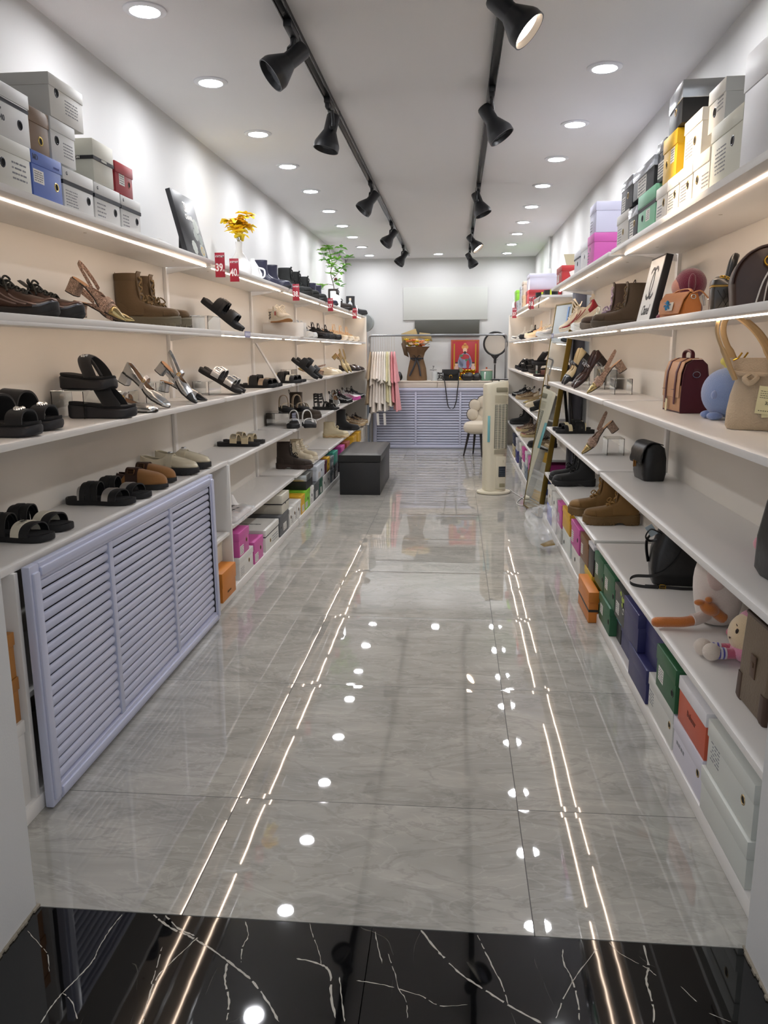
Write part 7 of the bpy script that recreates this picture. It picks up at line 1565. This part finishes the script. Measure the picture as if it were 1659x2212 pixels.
# ------------------------------------------------------------------ clothes rail
t = thing('clothes_rail', 'grey metal pipe clothes rail across the back of the shop', 'clothes rail', (0, 9.95, 0))
ms_ = M('#8f9194', .35, .7)
bm = bmesh.new(); tube(bm, cr([(-1.075, 0, 1.36), (-1.075, 0, 1.42), (-1.055, 0, 1.444), (-1.0, 0, 1.446)], 4) + [Vector((.54, 0, 1.446))] + cr([(.56, 0, 1.446), (.595, 0, 1.442), (.608, 0, 1.42), (.608, 0, 1.36)], 4), .0125, 12); obj('top_rail', bm, ms_, t)
for x in (-1.075, .608):
    bm = bmesh.new(); tube(bm, [(x, 0, 1.37), (x, 0, .0)], .0125, 12); obj('upright', bm, ms_, t)
    bm = bmesh.new(); tube(bm, [(x, -.2, .012), (x, .2, .012)], .0125, 12); obj('foot', bm, ms_, t)
cols = [('#a08c70', 'tan', -1.062), ('#d8cec2', 'greyish cream', -1.028), ('#e0d6ca', 'warm white', -.998), ('#e6ded6', 'off white', -.968), ('#e9e2da', 'bright white', -.938), ('#ddd6cc', 'pale stone', -.910), ('#e6e2da', 'white', -.882), ('#d6cfa4', 'pale yellow', -.856), ('#e0dac2', 'cream', -.832), ('#d98c92', 'deep pink', -.800), ('#e09aa0', 'light pink', -.766)]
for k, (c, nm, x) in enumerate(cols):
    t = thing('hanging_top', nm + ' two tier top on a hanger, ' + ('leftmost on the rail' if k == 0 else 'rightmost on the rail' if k == 10 else 'between its ' + cols[k - 1][1] + ' and ' + cols[k + 1][1] + ' neighbours'), 'clothing', (x, 9.95, 0), 0, 'tops hanging on the clothes rail')
    mc = M(c, .85, sheen=.15); rn = random.Random(k + 20); spread = (k - 5) * .012
    def tier(zt, zb, wt, wb, tt, tb, nm_):
        bm = bmesh.new(); R = []; ph = rn.uniform(0, 6)
        for i in range(9):
            q = i / 8; z = zt + (zb - zt) * q; W = wt + (wb - wt) * q ** .8; T = tt + (tb - tt) * q ** .9; n = 30; cx = spread * (1.25 - z) * 1.0
            R.append([Vector((cx + T * math.cos(a) * (1 + .45 * q * math.sin(5 * a + ph)) + .006 * q * math.sin(9 * a), W * math.sin(a), z + (.012 * q * math.sin(3 * a + ph) if i > 6 else 0))) for a in [2 * PI * j / n for j in range(n)]])
        loft(bm, R, cap=True); obj(nm_, bm, mc, t, sharp=80)
    tier(1.25, .88 + rn.uniform(-.05, .04), .03, .20, .010, .034, 'upper_tier')
    tier(.96, .50 + rn.uniform(0, .14) + (.02 if k > 8 else 0), .12, .17, .016, .034, 'lower_tier')
    bm = bmesh.new(); tube(bm, cr([(0, 0, 1.25), (0, 0, 1.43), (0, .012, 1.450), (0, .010, 1.4605), (0, -.008, 1.4615), (0, -.014, 1.450)], 4), .0018, 6); tube(bm, [(0, -.03, 1.235), (0, 0, 1.25), (0, .03, 1.235)], .004, 6); obj('hanger', bm, M('#b9b0a0', .4, .5), t)
    if k in (0, 3, 6):
        bm = bmesh.new(); bx(bm, (-.02 if k == 0 else 0, -.10, .42), (.03, .002, .15), rot=Euler((0, .25 if k == 0 else -.05, 0))); obj('paper_tag', bm, M('#e6e4e0', .5), t)

# ------------------------------------------------------------------ ottoman, chair, fan
t = thing('storage_ottoman', 'long black faux leather storage ottoman with tufted lid', 'ottoman', (-.842, 7.37, 0))
mo_ = M('#1c1c1e', .42, bump=('noise', 160, .2))
bm = bmesh.new(); box3(bm, -.182, .182, -.50, .50, .0, .292, bev=.006); obj('base', bm, mo_, t)
bm = bmesh.new(); nx, ny = 13, 31; G = []
for j in range(ny):
    for i in range(nx):
        x, y = -1 + 2 * i / (nx - 1), -1 + 2 * j / (ny - 1); e = max(abs(x), abs(y)); tuft = .004 * (abs(math.sin(PI * 2 * (x + 1) / 1)) * 0 + (1 if (i % 3 == 0 or j % 3 == 0) else 0))
        G.append(bm.verts.new((x * .190, y * .508, .372 - .014 * max(0, e - .85) / .15 - tuft * (1 if e < .95 else 0))))
for j in range(ny - 1):
    for i in range(nx - 1): bm.faces.new((G[j * nx + i], G[j * nx + i + 1], G[(j + 1) * nx + i + 1], G[(j + 1) * nx + i]))
be_ = [G[i] for i in range(nx)] + [G[j * nx + nx - 1] for j in range(1, ny)] + [G[(ny - 1) * nx + i] for i in range(nx - 2, -1, -1)] + [G[j * nx] for j in range(ny - 2, 0, -1)]
low = [bm.verts.new((v.co.x * 1.0, v.co.y, .306)) for v in be_]; low2 = [bm.verts.new((v.co.x * .97, v.co.y * .99, .296)) for v in be_]
for A, B in ((be_, low), (low, low2)):
    for i in range(len(A)): bm.faces.new((A[i], A[(i + 1) % len(A)], B[(i + 1) % len(A)], B[i]))
bm.faces.new(low2); obj('tufted_lid', bm, mo_, t, sharp=50)
t = thing('petal_chair', 'cream plush chair with petal shaped back and black legs behind the fan', 'chair', (.275, 9.62, 0), -.5)
mp2 = M('#cfc5b2', .95, sheen=.6, bump=('noise', 300, .7))
bm = bmesh.new(); lathe(bm, [(.0001, .265), (.13, .268), (.172, .30), (.180, .345), (.168, .395), (.12, .418), (.0001, .424)], n=40); obj('seat', bm, mp2, t, sub=1)
bm = bmesh.new()
for (x, z, r) in ((0, .64, .082), (-.095, .60, .078), (.095, .60, .078), (-.12, .49, .078), (.12, .49, .078), (0, .48, .10), (-.06, .42, .07), (.06, .42, .07)): ball(bm, (x, .13 + abs(x) * -.35, z), (r, .030, r), 20, 14)
obj('backrest', bm, mp2, t)
bm = bmesh.new()
for (x, z, r) in ((0, .64, .082), (-.095, .60, .078), (.095, .60, .078), (-.12, .49, .078), (.12, .49, .078)):
    a0 = math.atan2(z - .50, x); tube(bm, [Vector((x + r * math.cos(a), .13 - abs(x) * .35 - .012, z + r * math.sin(a))) for a in [a0 - 1.3 + 2.6 * k / 12 for k in range(13)]], .0035, 6)
obj('back_piping', bm, M('#3c3a3a', .6), t)
for sx, sy in ((-1, -1), (1, -1), (-1, 1), (1, 1)):
    bm = bmesh.new(); tube(bm, [(sx * .08, sy * .08, .28), (sx * .125, sy * .125, 0)], [.016, .009], 10); obj('leg', bm, M('#1f1a18', .5), t)
t = thing('tower_fan', 'tall cream tower air cooler with grille and dark control panel', 'fan', (.352, 7.06, 0), .20)
mf = M('#ddd6bf', .38); 
bm = bmesh.new(); lathe(bm, [(.0001, 0), (.145, 0), (.152, .008), (.150, .020), (.11, .030), (.0001, .034)], n=48, sy=.86); obj('base_disc', bm, mf, t)
bm = bmesh.new(); lathe(bm, [(.148, -.0002), (.1535, .004), (.1535, .008)], n=48, sy=.86); obj('base_rim', bm, M('#b9b29c', .5), t)
def fr_(z, w=1.0, sl=0): return [Vector((p.x, p.y, z + sl * p.x)) for p in rr(0, 0, 0, .100 * w, .095 * w, .055, 7)]
bm = bmesh.new(); loft(bm, [fr_(.030, .97), fr_(.10, .98), fr_(.36, .985), fr_(.40, 1.0), fr_(.90, 1.02), fr_(.965, 1.02, .12), fr_(.985, .97, .16)]); obj('body', bm, mf, t, sharp=50)
yf = -.097
bm = bmesh.new(); box3(bm, -.030, .088, yf + .0, yf + .010, .41, .80, bev=.004); obj('grille_recess', bm, M('#6f7062', .6), t)
bm = bmesh.new()
for k in range(44): z = .416 + k * .0087; tube(bm, cr([(-.032, yf + .004, z), (0, yf - .005, z + .002), (.03, yf - .008, z), (.06, yf - .005, z - .002), (.088, yf + .006, z)], 3), .0016, 5)
obj('grille_slats', bm, M('#e0dac6', .4), t)
bm = bmesh.new()
for x in (0, .03, .06): tube(bm, [(x, yf - .0095, .412), (x, yf - .0095, .80)], .0022, 6)
obj('grille_ribs', bm, M('#e6e0cc', .4), t)
bm = bmesh.new()
for k in range(9): box3(bm, -.028, .086, yf - .0035, yf + .004, .812 + k * .008, .8145 + k * .008)
obj('upper_ribs', bm, M('#cdc6b0', .5), t)
bm = bmesh.new()
for k in range(7): box3(bm, -.028, .086, yf - .0035, yf + .004, .365 + k * .006, .367 + k * .006)
obj('lower_ribs', bm, M('#cdc6b0', .5), t)
bm = bmesh.new(); box3(bm, -.018, .082, yf - .0075, yf + .004, .905, .945, bev=.006); obj('handle_recess', bm, M('#8a846e', .6), t)
bm = bmesh.new(); box3(bm, -.010, .082, yf - .0045, yf + .004, .05, .34, bev=.004); obj('water_tank_door', bm, M('#d6cfb8', .4), t)
bm = bmesh.new(); box3(bm, .016, .078, yf - .0085, yf, .158, .252, bev=.003); o = obj('control_panel', bm, M('#2a3138', .25), t)
bm = bmesh.new()
for r in range(4):
    for c_ in range(4): box3(bm, .024 + c_ * .013, .031 + c_ * .013, yf - .0095, yf - .0083, .174 + r * .018, .177 + r * .018)
obj('icons', bm, M('#8a949c', .5), o)
bm = bmesh.new(); box3(bm, .026, .076, yf - .0075, yf, .066, .10, bev=.003); obj('vent_slot', bm, M('#8a8468', .6), t)
bm = bmesh.new(); ball(bm, (.055, yf - .008, .355), (.006, .005, .006), 10, 8); tube(bm, [(.055, yf - .009, .31), (.055, yf - .009, .288)], .004, 8); obj('latch', bm, M('#c9c2a8', .4), t)
bm = bmesh.new(); box3(bm, -.088, -.066, yf + .012, yf + .016, .47, .70, bev=.001); o = obj('turquoise_film', bm, M('#7fbcc0', .35), t); o.rotation_euler = (0, 0, 0); o.location = (-.001, -.009, 0)
bm = bmesh.new(); box3(bm, -.040, .105, -.03, .03, 1.0, 1.010, bev=.003); box3(bm, -.035, -.03, -.03, .03, .985, 1.0); box3(bm, .02, .03, -.03, .03, .99, 1.0); o = obj('hair_clip', bm, M('#17171a', .4), None); o.location = (.352, 7.06, .006); tag(o, 'black plastic comb shaped clip lying on top of the cream fan', 'clip')
bm = bmesh.new(); P = cr([(.50, 7.12, .02), (.54, 7.0, .006), (.60, 6.7, .006), (.57, 6.45, .006), (.52, 6.52, .006), (.56, 6.72, .006), (.62, 6.90, .006)], 8); tube(bm, P, .004, 6); tag(obj('power_cord', bm, M('#c9c8c2', .5), None), 'pale power cord curling on the floor between fan and mirror', 'cord')

# ------------------------------------------------------------------ plastic bags
def crumple(name, loc, size, lab, seed, m, cat='bag', n=18):
    bm = bmesh.new(); bmesh.ops.create_icosphere(bm, subdivisions=4, radius=1); rn = random.Random(seed); K = [Vector((rn.gauss(0, 1), rn.gauss(0, 1), rn.gauss(0, 1))) for _ in range(14)]
    for v in bm.verts:
        d = v.co.normalized(); q = 1 + sum((.09 * abs(math.sin(3.2 * d.dot(k) + i)) for i, k in enumerate(K))) * .6 - .3
        v.co = Vector((d.x * size[0] * q, d.y * size[1] * q, max(0, (d.z + .75)) * size[2] * q))
    o = obj(name, bm, m, None, loc=loc, sharp=14); return tag(o, lab, cat)
clear = M('#e9ecee', .12, alpha=.24, name='clear_film')
crumple('plastic_bag', (.60, 5.20, .002), (.11, .26, .115), 'crumpled clear plastic bag on the floor beside the right shelves', 5, clear)
bm = bmesh.new(); vs = [bm.verts.new(p) for p in ((-.03, -.04, 0), (.04, -.03, .01), (.03, .04, .03), (-.01, .03, .015), (-.05, .02, .0))]; bm.faces.new(vs); tag(obj('kraft_scrap', bm, M('#8a7448', .7), None, loc=(.60, 4.93, .045), solid=.001), 'small brown paper scrap on the plastic bag', 'paper')
t = thing('plastic_wrapped_garment', 'clear printed plastic bag of folded clothes on the lowest left board', 'bag', (-1.29, 4.19, S1))
bm = bmesh.new(); loft(bm, [rr(0, 0, z, a, b, .02) for z, a, b in ((.001, .120, .17), (.012, .13, .18), (.024, .125, .175), (.030, .10, .15))]); obj('folded_cloth', bm, M('#d9ccc6', .7), t)
bm = bmesh.new(); bmesh.ops.create_grid(bm, x_segments=24, y_segments=24, size=1); rn = random.Random(9)
for v in bm.verts: v.co = Vector((v.co.x * .140 + .01, v.co.y * .195, .036 + .006 * math.sin(v.co.x * 9 + v.co.y * 4) + .004 * math.sin(v.co.y * 13) - (.030 if max(abs(v.co.x), abs(v.co.y)) > .95 else 0)))
obj('clear_film', bm, clear, t, solid=.0006)
bm = bmesh.new(); text_bm(bm, 'WITH LOVE', .034, frame4((.03, .02, .0445), (.2, 1, 0), (-1, .2, 0)), bold=.0005); text_bm(bm, 'thank you', .024, frame4((.075, .0, .0445), (.2, 1, 0), (-1, .2, 0))); obj('print', bm, M('#3a3636', .6), t)
bm = bmesh.new(); lathe(bm, [(.0001, .065), (.012, .06), (.035, .012), (.048, 0), (.0001, 0)], n=14); o = tag(obj('tissue_ball', bm, M('#eceae8', .5), None, loc=(-1.33, 4.52, S1 + .001), sharp=20), 'small white cone of crumpled tissue on the lowest left board', 'tissue')
bm = bmesh.new(); 
for k in range(4): bx(bm, (0, 0, .003 + k * .004), (.12, .2, .0015), rot=Euler((0, 0, k * .08)))
tag(obj('paper_stack', bm, M('#dfe0dd', .6), None, loc=(-1.25, 3.72, .346)), 'few loose white sheets on the inner shelf of the low cabinet', 'paper')
crumple('grey_bag', (.80, 8.0, .33), (.10, .14, .02), 'grey plastic wrapped parcel on boxes at the far right', 12, M('#a9adb2', .25)) if False else None
# desk fan glimpsed behind the far left end panel
t = thing('desk_fan', 'grey round fan head on an orange stand behind the far left end panel', 'fan', (-1.19, 10.47, 0))
bm = bmesh.new()
for k in range(9): tube(bm, [Vector((.10 * math.cos(a) * (1 - k * .1), -.03 + .008 * k, 1.62 + .115 * math.sin(a) * (1 - k * .1))) for a in [2 * PI * i / 24 for i in range(24)]], .0018, 5, closed=True)
obj('guard', bm, M('#8d9292', .4, .4), t)
bm = bmesh.new(); lathe(bm, [(.0001, .0), (.105, .0), (.118, .03), (.09, .06), (.0001, .075)], (0, .02, 1.62), 28, axis='y'); obj('shell', bm, M('#9a9e9c', .5), t)
bm = bmesh.new(); tube(bm, [(0, .03, 1.50), (0, .03, 0.02)], .02, 12); lathe(bm, [(.0001, 0), (.10, 0), (.10, .02), (.02, .03)], (0, .03, 0), 24); obj('stand', bm, M('#a8603a', .5), t)
